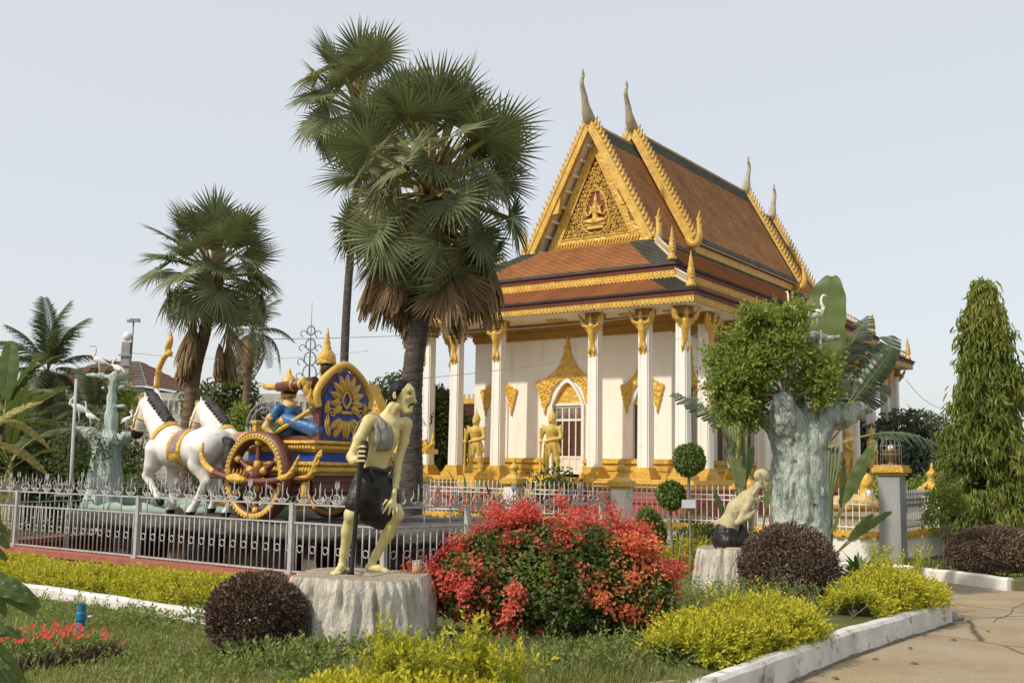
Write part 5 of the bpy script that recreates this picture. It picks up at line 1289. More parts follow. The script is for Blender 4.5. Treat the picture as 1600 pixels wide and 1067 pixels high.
# ------------------------------------------------------------------ prince and driver (painted statues seated in the chariot)
z0 = 1.20
PR = thing('seated_prince_statue', 'gold-crowned prince statue sitting against the throne back, one brown-sleeved arm stretched out', 'statue', (PO[0], PO[1], 0.80), ANG)
pu, pv = -3.06, 2.02
pb = [Es((pu, pv, 2.20), (0.115, 0.10, 0.145)), C((pu, pv, 1.95), (pu, pv, 2.10), 0.06), C((pu + .02, pv, 1.5), (pu + .02, pv, 1.88), 0.17, 0.19), C((pu, pv - 0.22, 1.90), (pu, pv + 0.22, 1.90), 0.09), C((pu, pv - .12, 1.32), (pu - .45, pv - .15, 1.36), 0.13, 0.10), C((pu, pv + .12, 1.32), (pu - .45, pv + .15, 1.36), 0.13, 0.10), C((pu - .45, pv - .15, 1.36), (pu - .5, pv - .1, 1.22), 0.09, 0.07), C((pu - .45, pv + .15, 1.36), (pu - .5, pv + .1, 1.22), 0.09, 0.07), Es((pu - .12, pv, 2.18), (.03, .02, .025)),
      C((pu, pv + .25, 1.88), (pu - .1, pv + .36, 1.60), .07, .055), C((pu - .1, pv + .36, 1.6), (pu - .35, pv + .25, 1.45), .055, .045)]
body('body', pb, 0.02, [GOLDP], PR)
body('hair', [Es((pu + 0.03, pv, 2.20), (0.115, 0.112, 0.13))], 0.016, BLACKP, PR, clip=[((-1, 0, 0.3), -pu + 0.68)])
mb = MB(); mb.lathe([(0.135, 2.28), (0.145, 2.31), (0.13, 2.34), (0.135, 2.36), (0.125, 2.42), (0.09, 2.47), (0.06, 2.50), (0.065, 2.53), (0.045, 2.56), (0.05, 2.60), (0.03, 2.64), (0.035, 2.68), (0.02, 2.74), (0.004, 2.84)], (pu, pv, 0), 16); mb.build('crown', GOLDF, PR)
mb = MB(); P = [(pu + 0.16, pv - 0.36, 1.99), (pu - 0.22, pv - 0.42, 1.95), (pu - 0.52, pv - 0.46, 1.93)]; mb.tube(P, [0.085, 0.078, 0.07], 10); mb.build('sleeve', BROWNW, PR)
mb = MB()
for u in (-0.05, -0.20): mb.tube([(pu + u, pv - 0.40 - (0.02 if u < -0.1 else 0), 1.966 + (0.0 if u > -0.1 else -0.012)), (pu + u - 0.05, pv - 0.41, 1.962 - (0.0 if u > -0.1 else 0.012))], 0.088, 10)
mb.build('arm_band', GOLDP, PR)
body('hand', [C((pu - 0.50, pv - 0.46, 1.93), (pu - 0.68, pv - 0.48, 1.935), 0.055, 0.04), C((pu - 0.68, pv - 0.48, 1.935), (pu - 0.77, pv - 0.48, 1.94), 0.042, 0.035)] +
     [C((pu - 0.76, pv - 0.48 + dy, 1.94 + dz), (pu - 0.88 + ad, pv - 0.48 + dy * 1.4, 1.945 + dz * 1.6), 0.014, 0.010, .008) for dy, dz, ad in ((-0.03, 0.01, 0.02), (-0.01, 0.015, 0.0), (0.012, 0.01, 0.005), (0.032, 0.0, 0.03))] + [C((pu - 0.70, pv - 0.50, 1.95), (pu - 0.78, pv - 0.52, 1.99), 0.016, 0.011, .01)], 0.009, GOLDP, PR)
DR = thing('chariot_driver_statue', 'blue-suited driver statue in a gold helmet sitting at the front of the chariot', 'statue', (PO[0], PO[1], 0.80), ANG)
du, dv_ = -3.52, 1.72
skin = [Es((du - .01, dv_, 1.93), (0.105, 0.095, 0.13)), C((du, dv_, 1.72), (du, dv_, 1.85), 0.06), Es((du - 0.11, dv_, 1.92), (0.03, 0.02, 0.03), .02), C((du + 0.02, dv_, 1.66), (du, dv_, 1.74), 0.12, 0.065),
        C((du - 0.06, dv_ - 0.25, 1.50), (du - 0.15, dv_ - 0.28, 1.34), 0.058, 0.05), C((du - 0.15, dv_ - 0.28, 1.34), (du - 0.05, dv_ - 0.24, 1.24), 0.055, 0.04)]
skin += [C((du - 0.05 + q * .03, dv_ - .26 - .02 * q, 1.26), (du + 0.0 + q * .02, dv_ - .25, 1.20), .02, .014, .01) for q in range(-2, 3)]
body('body', skin, 0.015, pm('pale_gold_skin_paint', (0.66, 0.50, 0.22), (0.52, 0.37, 0.14), 5, 0.5), DR)
st = [C((du + 0.05, dv_, 1.28), (du + 0.02, dv_, 1.54), 0.13, 0.155), C((du, dv_ - 0.17, 1.61), (du, dv_ + 0.17, 1.61), 0.07), C((du - 0.01, dv_ - 0.20, 1.60), (du - 0.06, dv_ - 0.25, 1.46), 0.072, 0.066), C((du - 0.01, dv_ + 0.20, 1.60), (du - 0.16, dv_ + 0.25, 1.40), 0.07, 0.06),
      C((du + 0.74, dv_ - 0.12, 1.30), (du + 0.16, dv_ - 0.18, 1.46), 0.115, 0.085), C((du + 0.45, dv_ + 0.14, 1.28), (du - 0.28, dv_ + 0.14, 1.36), 0.10, 0.08)]
body('blue_suit', st, 0.018, BLUESUIT, DR, noise=0.004, nscale=30)
body('green_legging', [C((du + 0.14, dv_ - 0.19, 1.42), (du - 0.08, dv_ - 0.20, 1.20), 0.075, 0.05)], 0.015, GREENP, DR); body('green_legging', [C((du - 0.28, dv_ + 0.14, 1.36), (du - 0.32, dv_ + 0.13, 1.19), 0.07, 0.05)], 0.015, GREENP, DR)
mb = MB(); mb.lathe([(0.112, -0.02), (0.122, 0.03), (0.118, 0.06), (0.10, 0.11), (0.06, 0.16), (0.03, 0.18), (0.035, 0.21), (0.004, 0.28)], (du, dv_, 1.95), 14)
mb.build('gold_helmet', GOLDP, DR); mb = MB(); mb.tube([(du - .055, dv_ - .25, 1.50), (du - 0.09, dv_ - .262, 1.44)], 0.072, 10); mb.build('armlet', GOLDP, DR)
mb = MB(); mb.tube([(du + 0.17, dv_ - 0.185, 1.455), (du + .11, dv_ - .195, 1.39)], 0.088, 10); mb.build('knee_band', GOLDP, DR); mb = MB()
mb.tube([(du + 0.10 * math.cos(a), dv_ + 0.10 * math.sin(a), 1.80 + 0.015 * math.cos(a)) for a in np.linspace(0, 2 * PI, 19)], 0.022, 6)
for s in (-1, 1): mb.tube([(du - .02, dv_ + s * .105, 1.96), (du - 0.01, dv_ + s * .11, 1.86), (du - .05, dv_ + s * .09, 1.79)], [0.03, 0.025, 0.015], 6)
mb.build('collar', GOLDP, DR)
body('hair', [Es((du + .035, dv_, 1.90), (0.10, 0.10, 0.13))], 0.016, pm('dark_brown_hair_paint', (0.05, 0.025, 0.02)), DR, clip=[((-1, 0, 0), -du - 0.01)])
# ------------------------------------------------------------------ cement tree stumps
def stump(name, label, loc, r0, r1, h, seed, mat=STUMP, top=STUMPTOP, n=110):
    o = thing(name, label, 'tree stump', loc)
    rg = np.random.default_rng(seed); ph = rg.random(9) * 6.28
    def rib(a, t):
        v = 0.030 * math.sin(7 * a + ph[0] + 0.9 * t) + 0.034 * math.sin(15 * a + ph[1] - 1.6 * t) - 0.045 * abs(math.sin(12 * a + ph[2] + 0.9 * math.sin(3 * t))) ** .5 - 0.030 * abs(math.sin(21 * a + ph[3] + 1.6 * math.sin(4 * t + 1))) ** .5 + 0.012 * math.sin(57 * a + 9 * t) + .04
        v = v - 0.09 * max(0, math.sin(13 * a + ph[5] + .4 * t)) ** 6
        fl = 0.10 * (1 - t) ** 2 * (0.5 + 0.5 * math.sin(5 * a + ph[4]))
        return 1 + v * (0.65 + 0.35 * (1 - t)) + fl
    mb = MB(); loops = []
    for k in range(15):
        t = k / 14; r = r0 + (r1 - r0) * t ** 0.8
        if k >= 13: r *= 1 - 0.025 * (k - 12)
        loops.append([(r * rib(2 * PI * j / n, t) * math.cos(2 * PI * j / n), r * rib(2 * PI * j / n, t) * math.sin(2 * PI * j / n), -0.05 + (h + 0.05) * t + (0.012 * math.sin(2 * PI * j / n * 3 + 1) if k == 14 else 0)) for j in range(n)])
    mb.loft(loops, 0, True, cap=False)
    for a, t in ():
        r = (r0 + (r1 - r0) * t) * rib(a, t); c = Vector((r * .995 * math.cos(a), r * .995 * math.sin(a), h * t)); d = Vector((math.cos(a), math.sin(a), 0)); e = Vector((-d.y, d.x, 0))
        mb.tube([c + (e * math.cos(q) * 0.030 + Vector((0, 0, 1)) * math.sin(q) * 0.045) + d * 0.002 for q in np.linspace(0, 2 * PI, 13)], 0.010, 6); mb.ball(c - d * 0.004, (0.012, 0.012, 0.018))
    mb.build('bark_side', mat, o)
    mb = MB(); last = loops[-1]; ls = [[(p[0] * s, p[1] * s, p[2] + dz) for p in last] for s, dz in ((0.999, 0), (0.9, 0.006), (0.75, -0.004), (0.5, 0.008), (0.25, 0.0), (0.03, 0.004))]
    mb.loft(ls, 0, True, cap=False); mb.build('cut_top', top, o)
    return o
ST1 = (-1.37, 10.06, 0)
stump('stump', 'broad grey cement tree stump carrying the standing old man statue', ST1, 0.70, 0.655, 0.60, 2, n=240)
ST2 = (2.95, 14.2, 0)
stump('stump', 'smaller streaked grey stump carrying the crouching bald man statue', ST2, 0.52, 0.46, 0.60, 5, n=200)

# ------------------------------------------------------------------ standing old man, leaning on a black stick
# local frame: x right in the photo, y away from the camera, z up; metres, feet at z=0
MAN = thing('old_man_statue', 'gaunt pale yellow old man statue in black shorts leaning on a black stick', 'statue', (-1.31, 10.18, 0.60))
K = 0.00618
def Q(px, py, y=0.0): return ((px - 580) * K, y, (893 - py) * K)
def limb(pts, rads, k=.03): return [C(pts[i], pts[i + 1], rads[i], rads[i + 1], k) for i in range(len(pts) - 1)]
hc = Vector(Q(624, 617))                          # head centre; he looks down to the right
sk = []
# pelvis and torso
sk += [C(Q(572, 762, -.06), Q(590, 764, .08), 0.10, 0.10, .05), C(Q(581, 745), Q(584, 722), 0.118, 0.112, .05), C(Q(584, 722), Q(593, 690, -.01), 0.112, 0.135, .05), C(Q(593, 690, -.01), Q(601, 668), 0.135, 0.120, .05),
       C(Q(577, 664, -.13), Q(626, 664, .14), 0.060, 0.060, .05), Es(Q(604, 684, -.06), (0.10, 0.06, 0.09), .03), Es(Q(590, 686, -.12), (0.09, 0.06, 0.085), .03)]
for i in range(4):                                 # ribs under the skin
    for (ax, ay, bx, by, y0, y1) in ((579, 690 + 7 * i, 598, 696 + 7 * i, -.125, -.125),):
        sk.append(C(Q(ax, ay, y0 + .022), Q(bx, by, y1 + .030), 0.012, 0.010, .020))
sk += [C(Q(580, 666, -.16), Q(603, 671, -.10), .018, .014, .02), C(Q(603, 671, -.10), Q(622, 664, .02), .014, .018, .02)]   # collar bones
# neck
sk += [C(Q(597, 662, .0), Q(609, 640, .0), 0.075, 0.062, .04), C(Q(603, 668, -.05), Q(612, 642, -.045), .018, .016, .025), C(Q(594, 660, -.06), Q(606, 636, -.05), .02, .016, .025)]
# head: cranium, face wedge, jaw, brow, nose, lips, cheekbones, ear
sk += [Es(Q(621.5, 614.5), (0.110, 0.090, 0.102), .03), Es(Q(629, 622), (0.080, 0.070, 0.096), .04), C(Q(624, 634), Q(631, 644, -.01), 0.062, 0.040, .035), Es(Q(634, 645, -.01), (.03, .034, .022), .02),
       C(Q(637, 615, -.01), Q(641, 630, -.015), 0.016, 0.024, .014), Es(Q(642.5, 630, -.015), (.022, .021, .014), .01), C(Q(634, 613, -.065), Q(639, 611, -.02), .016, .013, .012), C(Q(639, 611, .0), Q(636, 612, .05), .013, .014, .012),
       Es(Q(632, 625, -.062), (.026, .02, .02), .02), C(Q(635.5, 637.5, -.04), Q(639, 636.5, -.01), .010, .011, .008), C(Q(635, 641, -.036), Q(638, 640.5, -.01), .009, .011, .008),
       Es(Q(612, 622, -.092), (.024, .014, .042), .008), Es(Q(613, 621, -.106), (.011, .012, .022), .006, -1)]
sk += [Es(Q(634.5, 618.5, -.066), (.020, .020, .014), .012, -1), C(Q(633, 639.3, -.052), Q(640, 638.6, -.02), .004, .004, .004, )]
# his right arm (nearer, on the photo's left) bent to the stick
sk += limb([Q(575, 663, -.15), Q(562, 690, -.19), Q(551, 718, -.22)], [0.068, 0.052, 0.043]) + limb([Q(551, 718, -.22), Q(557, 724, -.27), Q(567, 719, -.32)], [0.043, 0.042, 0.030])
hnd = Vector(Q(569, 713, -.345))
sk += [Es(Q(568, 715, -.335), (.036, .030, .045), .015)]
for q in range(4):                                 # fingers close round the stick
    z = 702 + 7.0 * q
    sk += limb([Q(564, z + 2, -.345), Q(568, z + .6, -.398), Q(574.5, z + .5, -.408), Q(577, z + 1.5, -.375)], [0.013, 0.0135, 0.0125, 0.010], .006)
sk += limb([Q(569, 708, -.33), Q(574, 702, -.352), Q(576.5, 697, -.365)], [.016, .013, .010], .008)
# his left arm hangs to the knee
sk += limb([Q(626, 665, .15), Q(624, 692, .14), Q(617, 722, .10)], [0.066, 0.047, 0.039]) + limb([Q(617, 722, .10), Q(616, 750, .02), Q(614, 772, -.05)], [0.041, 0.035, 0.025])
sk += [C(Q(614, 772, -.06), Q(614, 783, -.10), .030, .034, .015)]
for (x, e, l) in ((607, 601, 0), (612, 609, 3), (616.5, 616.5, 4), (621, 623, 1)):
    sk += limb([Q(x * .5 + 307, 784, -.12), Q(x, 790 + l * .4, -.165), Q((x + e) / 2, 796 + l, -.185), Q(e, 801 + l, -.185)], [.0145, .0135, .012, .009], .007)
sk += limb([Q(610, 777, -.08), Q(604, 783, -.12), Q(600, 789, -.15)], [.015, .013, .009], .008)
# legs
sk += limb([Q(568, 765, -.08), Q(560, 785, -.13), Q(553, 803, -.17)], [0.105, 0.088, 0.068]) + [Es(Q(554, 806, -.20), (.055, .05, .06), .03)]
sk += limb([Q(553, 806, -.16), Q(547, 830, -.10), Q(541, 862, -.05), Q(538, 880, -.04)], [0.064, 0.060, 0.040, 0.036])
sk += limb([Q(538, 884, -.03), Q(536, 888, -.12), Q(534, 890, -.22)], [.042, .036, .022], .02) + [Es(Q(538, 887, .03), (.034, .04, .034), .02)]
for q in range(5): sk += limb([Q(529 + q * 2.6, 890, -.20), Q(527.5 + q * 3.0, 891.2, -.255 - .012 * (2 - abs(q - 2)))], [.0145 if q else .015, .012], .006)
sk += limb([Q(592, 766, .08), Q(604, 782, .02), Q(620, 803, -.06)], [0.105, 0.088, 0.068]) + [Es(Q(620, 804, -.09), (.056, .052, .06), .03)]
sk += limb([Q(618, 806, -.06), Q(606, 834, .0), Q(588, 866, .05), Q(581, 880, .06)], [0.064, 0.058, 0.040, 0.036])
sk += limb([Q(582, 886, .05), Q(594, 887, .02), Q(606, 890, -.01)], [.040, .036, .024], .02) + [Es(Q(577, 886, .06), (.04, .036, .034), .02)]
for q in range(5): sk += limb([Q(603, 890, .03 - q * .021), Q(612 - 1.2 * abs(q - 1), 891.3, .035 - q * .024)], [.0145, .0115], .006)
body('body', sk, 0.0095, SKIN, MAN, smooth=1)
# hair cap
hp_ = [Es(Q(620.5, 612), (0.124, 0.104, 0.118), .02)]
hair = [Es(Q(619.5, 613.3), (0.112, 0.097, 0.104), .02), Es(Q(613, 620), (0.064, 0.090, 0.085), .03), C(Q(622, 602.5, -.0), Q(637, 602.5, -.0), .045, .022, .03), C(Q(616.5, 612, -.098), Q(615.5, 629, -.088), .016, .008, .012)]
body('hair', hair, 0.011, HAIRP, MAN, noise=0.004, nscale=60, clip=[((0.84, 0.0, -0.55), float(np.dot(np.array((0.84, 0, -0.55)) / np.linalg.norm((0.84, 0, -0.55)), Q(629.5, 604)))), ((-0.2, 0, -1), -Q(608, 630)[2] * 0.98 - 0.2 * Q(608, 630)[0])])
mb = MB()
for sx in (0, 1):                                  # brow, moustache, eye
    y = -.068 if not sx else .045
    mb.tube([Q(632, 612.0, y * 1.02), Q(635, 610.5, y * .92), Q(638, 611.6, y * .6)], [.005, .007, .003], 6)
    mb.ball(Q(635.2, 618.3, y * .78), (.012, .010, .007), 0, 8, 6)
mb.tube([Q(631.5, 640.5, -.052), Q(635, 636.0, -.046), Q(639.5, 634.6, -.022), Q(641.2, 634.6, -.008)], [.004, .010, .010, .005], 7)
mb.tube([Q(633, 646.5, -.035), Q(636.5, 646.8, -.02), Q(637.5, 646.5, .005)], [.006, .011, .006], 6)
mb.build('painted_face_hair', BLACKP, MAN)
# shorts
shp = [C(Q(571, 760, -.06), Q(591, 762, .08), 0.13, 0.13, .05), C(Q(581, 738, -.02), Q(580, 760), 0.132, 0.136, .05)]
shp += limb([Q(569, 762, -.08), Q(563, 780, -.13), Q(557.5, 791, -.16)], [0.115, 0.104, 0.094], .05) + limb([Q(593, 766, .08), Q(602, 782, .02), Q(606, 800, -.05)], [0.14, 0.13, 0.10], .05)
shp += limb([Q(578, 775, .02), Q(586, 798, .02), Q(594, 815, .0)], [0.135, 0.120, 0.085], .06) + limb([Q(570, 780, -.04), Q(576, 806, -.02)], [.12, .09], .06)
for q in range(7): shp.append(C(Q(558 + q * 7, 742, -.14 + .02 * q), Q(556 + q * 7.5, 788 - 3 * abs(q - 3), -.215 + .028 * q), .016, .010, .03))
body('shorts', shp, 0.0115, BLACKP, MAN, noise=0.006, nscale=26, clip=[((0, 0, 1), Q(0, 735)[2])])
mb = MB(); P = [(Q(581, 736)[0] + 0.135 * math.cos(a), Q(581, 736, -.02)[1] + 0.125 * math.sin(a), Q(581, 737)[2] + 0.012 * math.sin(3 * a)) for a in np.linspace(0, 2 * PI, 29)]
mb.tube(P, 0.026, 7); mb.tube([Q(580, 738, -.15), Q(584, 746, -.17), Q(583, 756, -.18)], [.03, .022, .008], 6); mb.build('waist_knot', BLACKP, MAN)
# grey cloth over the shoulder
path = interp([Q(602, 707, -.175), Q(603, 688, -.195), Q(598, 668, -.165), Q(588, 655, -.10), Q(575, 651, -.03), Q(562, 662, .055), Q(553, 684, .10), Q(547, 712, .12)], 30)
mb = MB(); loops = []
for i, p in enumerate(path):
    t = i / 29; wd = 0.088 + 0.012 * math.sin(t * 9); c = []
    dirv = Vector((-0.75, -0.65, -0.12)).normalized() if t < .5 else Vector((-0.55, -0.8, 0.0)).normalized()
    up = (path[min(i + 1, 29)] - path[max(i - 1, 0)]).normalized().cross(dirv).normalized()
    if i == 0: up0 = up
    for j in range(17):
        u = -1 + 2 * j / 16; fold = 0.0055 * math.sin(u * 8 + 1.2 * math.sin(t * 5)) + 0.003 * math.sin(u * 19 + t * 7)
        c.append(p + dirv * (u * wd) + up * (fold + (-.03 * u * u)) + Vector((0, 0, 0.006 * math.sin(u * 5) if i in (0, 29) else 0)))
    loops.append(c)
mb.loft(loops, 0, True, cap=False, closed=False)
cl = mb.build('shoulder_cloth', GREYC, MAN); sm = cl.modifiers.new('thick', 'SOLIDIFY'); sm.thickness = 0.014; sm.offset = 0
# the stick is held in his hand: a thing of its own
STK = MB(); B = [Q(574, 694, -.35), Q(573, 704, -.36), Q(572, 716, -.365), Q(569, 730, -.365), Q(567, 760, -.36), Q(563, 830, -.35), Q(560, 885, -.345), Q(558.5, 892.5, -.34)]
STK.tube(B, [.034, .044, .042, .030, .022, .021, .022, .044], 12)
so = STK.build('walking_stick', BLACKP, None, (-1.31, 10.18, 0.60))
tag(so, 'black walking stick with knobbed top held by the old man statue', 'walking stick')
# mug left on the stump
mug = thing('beer_mug', 'small glass mug of orange tea on the right edge of the big stump', 'mug', (-0.86, 10.10, 0.600))
mb = MB(); mb.lathe([(0.040, 0.004), (0.042, 0.075), (0.0, 0.075)], (0, 0, 0), 14); mb.build('drink', pm('orange_drink', (0.75, 0.30, 0.02), (0.6, 0.2, 0.01), 4, 0.3), mug)
mb = MB(); mb.lathe([(0.046, 0.0), (0.047, 0.13), (0.043, 0.13), (0.0425, 0.08)], (0, 0, 0), 14)
mb.tube([(0.045, 0, 0.11), (0.085, 0, 0.10), (0.085, 0, 0.045), (0.045, 0, 0.03)], 0.008, 6)
gl = bpy.data.materials.new('thin_glass'); gl.use_nodes = True; g_ = gl.node_tree.nodes['Principled BSDF']; g_.inputs['Base Color'].default_value = (0.85, 0.85, 0.82, 1); g_.inputs['Roughness'].default_value = 0.15; g_.inputs['Transmission Weight'].default_value = 0.8; g_.inputs['IOR'].default_value = 1.2
mb.build('glass', gl, mug)

# ------------------------------------------------------------------ crouching bald man
CR = thing('crouching_man_statue', 'bald bony pale crouching man statue in black cloth, back bent, hand to chin', 'statue', (ST2[0], ST2[1] - .02, 0.60))
K2 = 0.0086
def S(px, py, y=0.0): return ((px - 1143) * K2, y, (855 - py) * K2)
ck = [C(S(1136, 838), S(1137, 822), 0.15, 0.13, .05), C(S(1137, 822), S(1152, 796), 0.125, 0.13, .05), C(S(1152, 796), S(1166, 778), 0.135, 0.10, .05), C(S(1166, 780, -.16), S(1166, 780, .16), 0.062, .062, .05),
      C(S(1168, 777), S(1183, 760), 0.062, 0.052, .04), Es(S(1190, 744), (0.105, 0.085, 0.095), .03), Es(S(1194, 755), (0.075, 0.068, 0.088), .03), C(S(1193, 760), S(1197, 766, -.01), .05, .034, .03), C(S(1200, 750, -.0), S(1202.5, 757, -.0), .012, .020, .012), C(S(1198.5, 748, -.055), S(1200, 747.5, .055), .014, .014, .012),
      Es(S(1186, 753, -.082), (.022, .014, .036), .008), Es(S(1186.5, 752.5, -.094), (.010, .010, .02), .006, -1), Es(S(1197, 751.5, -.058), (.015, .016, .012), .01, -1), C(S(1198.5, 762, -.03), S(1201, 761.3, 0), .009, .009, .008), C(S(1184, 762, -.04), S(1172, 776, -.07), .016, .016, .02)]
for i in range(5): ck.append(C(S(1146 + 3.5 * i, 806 - 6 * i, -.118), S(1158 + 3 * i, 812 - 6 * i, -.085), .011, .011, .02))
for i in range(9): ck.append(Es(S(1125 + 5.0 * i, 812 - 4.8 * i + (0 if i < 6 else -1), 0), (.017, .017, .017), .02))
ck += limb([S(1168, 782, -.17), S(1158, 798, -.20), S(1147, 815, -.22)], [.058, .045, .037]) + limb([S(1147, 815, -.22), S(1163, 806, -.22), S(1177, 794, -.15)], [.038, .034, .024])
ck += [C(S(1177, 794, -.15), S(1180, 786, -.10), .026, .028, .015)]
for q in range(4): ck += limb([S(1179 + q * .8, 787, -.12 + .025 * q), S(1183 + q * .6, 779 - q * .4, -.10 + .025 * q), S(1186, 774, -.07 + .018 * q)], [.012, .011, .008], .006)
ck += limb([S(1177, 789, -.12), S(1177, 783, -.13), S(1180, 777, -.12)], [.013, .012, .008], .007)
ck += limb([S(1170, 782, .17), S(1177, 806, .16), S(1176, 826, .10)], [.058, .044, .036]) + limb([S(1176, 826, .10), S(1175, 840, .02), S(1174, 849, -.06)], [.036, .03, .026])
for q in range(4): ck += limb([S(1172 + 2.2 * q, 850, -.09), S(1171 + 2.8 * q, 853.5, -.15)], [.012, .009], .006)
ck += limb([S(1174, 852, .12), S(1150, 852, .14)], [.05, .06])
body('body', ck, 0.0105, SKIN2, CR)
cs = [C(S(1133, 842), S(1135, 830), 0.175, 0.155, .05), C(S(1134, 845, -.12), S(1168, 848, -.13), 0.125, 0.085, .05), C(S(1134, 845, .12), S(1168, 848, .13), 0.125, 0.085, .05), C(S(1160, 836, .02), S(1164, 848, .0), .09, .10, .05), C(S(1158, 822, .0), S(1160, 840, 0), .04, .09, .04)]
for q in range(5): cs.append(C(S(1122 + q * 3, 834 + q * 2.5, -.16), S(1150 + q * 5, 838 + q * 3, -.19), .014, .012, .025))
body('black_cloth', cs, 0.012, BLACKP, CR, noise=0.006, nscale=26, clip=[((0, 0, -1), 0.0)])
mb = MB(); mb.lathe([(0.30, 0.0), (0.30, 0.025), (0.0, 0.03)], (0.08, 0, 0), 22); mb.build('plinth_sheet', SKIN2, CR)
mb = MB(); mb.ball(S(1198.6, 752, -.05), (.010, .009, .007), 0, 8, 6); mb.build('eye', BLACKP, CR)
# ------------------------------------------------------------------ painted concrete trees with herons
def heron(label, loc, rz, sc=1.0, pose=0, group='white heron figures'):
    h = thing('heron_figure', label, 'heron figure', loc, rz, group)
    if pose == 0:   # standing tall, neck up in an S
        nk = [(0.12, 0, 0.50), (0.19, 0, 0.58), (0.14, 0, 0.68), (0.13, 0, 0.80), (0.17, 0, 0.88)]; hd = (0.20, 0, 0.89); bk = (0.36, 0, 0.845)
    elif pose == 1: # neck hooked low
        nk = [(0.12, 0, 0.50), (0.24, 0, 0.55), (0.22, 0, 0.66), (0.14, 0, 0.72), (0.20, 0, 0.78)]; hd = (0.23, 0, 0.77); bk = (0.34, 0, 0.66)
    else:           # stretching upward
        nk = [(0.12, 0, 0.50), (0.18, 0, 0.60), (0.19, 0, 0.72), (0.20, 0, 0.86), (0.22, 0, 0.95)]; hd = (0.245, 0, 0.97); bk = (0.40, 0, 1.0)
    p = [Es((0.0, 0, 0.44), (0.19, 0.085, 0.10), .03, 1, [[0.92, 0, -0.38], [0, 1, 0], [0.38, 0, 0.92]]), C((0.08, 0, 0.46), (0.13, 0, 0.51), .075, .05), C((-0.12, 0, 0.40), (-0.33, 0, 0.30), .065, .015)]
    p += [C(nk[i], nk[i + 1], .040 - .004 * i, .036 - .004 * i, .015) for i in range(4)] + [Es(hd, (.045, .03, .03), .015)]
    for s in (-1, 1): p += [Es((-0.06, s * .07, 0.43), (0.17, 0.03, 0.075), .02, 1, [[0.90, 0, -0.43], [0, 1, 0], [0.43, 0, 0.90]]), C((0.0, s * .04, .36), (0.0, s * .04, .24), .028, .014)]
    body('body', p, 0.012, HERONW, h)
    mb = MB(); d = (Vector(bk) - Vector(hd)); mb.tube([Vector(hd) + d * .2, Vector(hd) + d * .6, bk], [.018, .012, .003], 6); mb.build('beak', pm('ochre_beak', (0.45, 0.36, 0.16)), h)
    for s in (-1, 1):
        mb = MB(); mb.tube([(0, s * .04, .26), (-.015, s * .042, .13), (0.01, s * .045, 0.01)], [.011, .010, .011], 6)
        for q in (-1, 0, 1): mb.tube([(0.01, s * .045, 0.012), (0.07, s * .045 + q * .03, 0.006)], [.008, .004], 5)
        mb.build('leg', pm('pale_leg', (0.5, 0.47, 0.38)) if 'pale_leg' not in bpy.data.materials else bpy.data.materials['pale_leg'], h)
    h.scale = (sc,) * 3
    return h
def conc(o, name, prims, mat, vox=0.024, noise=0.030, ns=17): return body(name, prims, vox, mat, o, noise=noise, nscale=ns)
CT = thing('concrete_tree', 'thick teal concrete tree with stubby arms behind the brown round bush', 'concrete tree', (4.18, 15.45, 0))
K3 = 0.00925
def Tq(px, py, y=0.0): return ((px - 1250) * K3, y, (917 - py) * K3)
tr = [C(Tq(1252, 935), Tq(1252, 780), 0.35, 0.30, .1), C(Tq(1252, 780), Tq(1250, 670), 0.30, 0.29, .1)]
for px, y in ((1218, -.1), (1229, -.22), (1248, -.28), (1269, -.24), (1284, -.1), (1279, .15), (1224, .2)): tr += [C(Tq(px, 935, y * 1.25), Tq(px + (1248 - px) * .12, 690, y), .14, .10, .06)]
tr += limb([Tq(1270, 690, -.1), Tq(1290, 660, -.1), Tq(1318, 655, -.1), Tq(1345, 645, -.12)], [.23, .17, .155, .125], .10)
tr += limb([Tq(1235, 690, -.1), Tq(1226, 660, -.25), Tq(1219, 636, -.36)], [.26, .21, .165], .08)
tr += limb([Tq(1228, 690, .05), Tq(1208, 664, .0), Tq(1190, 652, -.05)], [.17, .13, .11], .08)
tr += limb([Tq(1250, 690, .1), Tq(1252, 640, .1), Tq(1250, 580, .12), Tq(1249, 520, .1), Tq(1247, 508, .1)], [.22, .13, .10, .07, .055], .08)
tr += limb([Tq(1250, 590, .1), Tq(1275, 580, .0), Tq(1303, 578, -.05)], [.085, .075, .05], .04) + limb([Tq(1249, 545, .1), Tq(1268, 538, .05), Tq(1285, 533, .0), Tq(1318, 528, -.02)], [.075, .075, .07, .035], .04) + limb([Tq(1249, 540, .1), Tq(1236, 540, .05)], [.06, .035], .04) + [Es(Tq(1283, 528, 0), (.12, .10, .07), .04)]
tr += [Es(Tq(1272, 862, -.42), (.075, .05, .085), .03), Es(Tq(1252, 748, -.33), (.04, .03, .05), .03)]
conc(CT, 'trunk', tr, TEAL)
GH = 'heron figures on the bare concrete arms'
def place_heron(px, py, yoff, base, f, label, rz, sc, pose): return heron(label, tuple(Vector(base) + Vector(f(px, py, yoff))), rz, sc, pose)
b1 = (4.18, 15.45, 0)
place_heron(1283, 521, -.02, b1, Tq, 'topmost tall white heron figure with hooked beak above the concrete tree', 0.1, 0.62, 0)
place_heron(1266, 528, .05, b1, Tq, 'white heron figure bowing behind the tallest heron on the concrete tree', 0.5, 0.48, 1)
place_heron(1283, 574, -.04, b1, Tq, 'white heron figure perched on the middle stub of the concrete tree', -1.3, 0.50, 2)
place_heron(1219, 619, -.36, b1, Tq, 'white heron figure standing on the rounded stump arm at the front of the leafy crown', PI + 0.6, 0.62, 2)
place_heron(1248, 503, .1, b1, Tq, 'white heron figure half hidden by the big leaf at the very top post', 1.9, 0.48, 2)
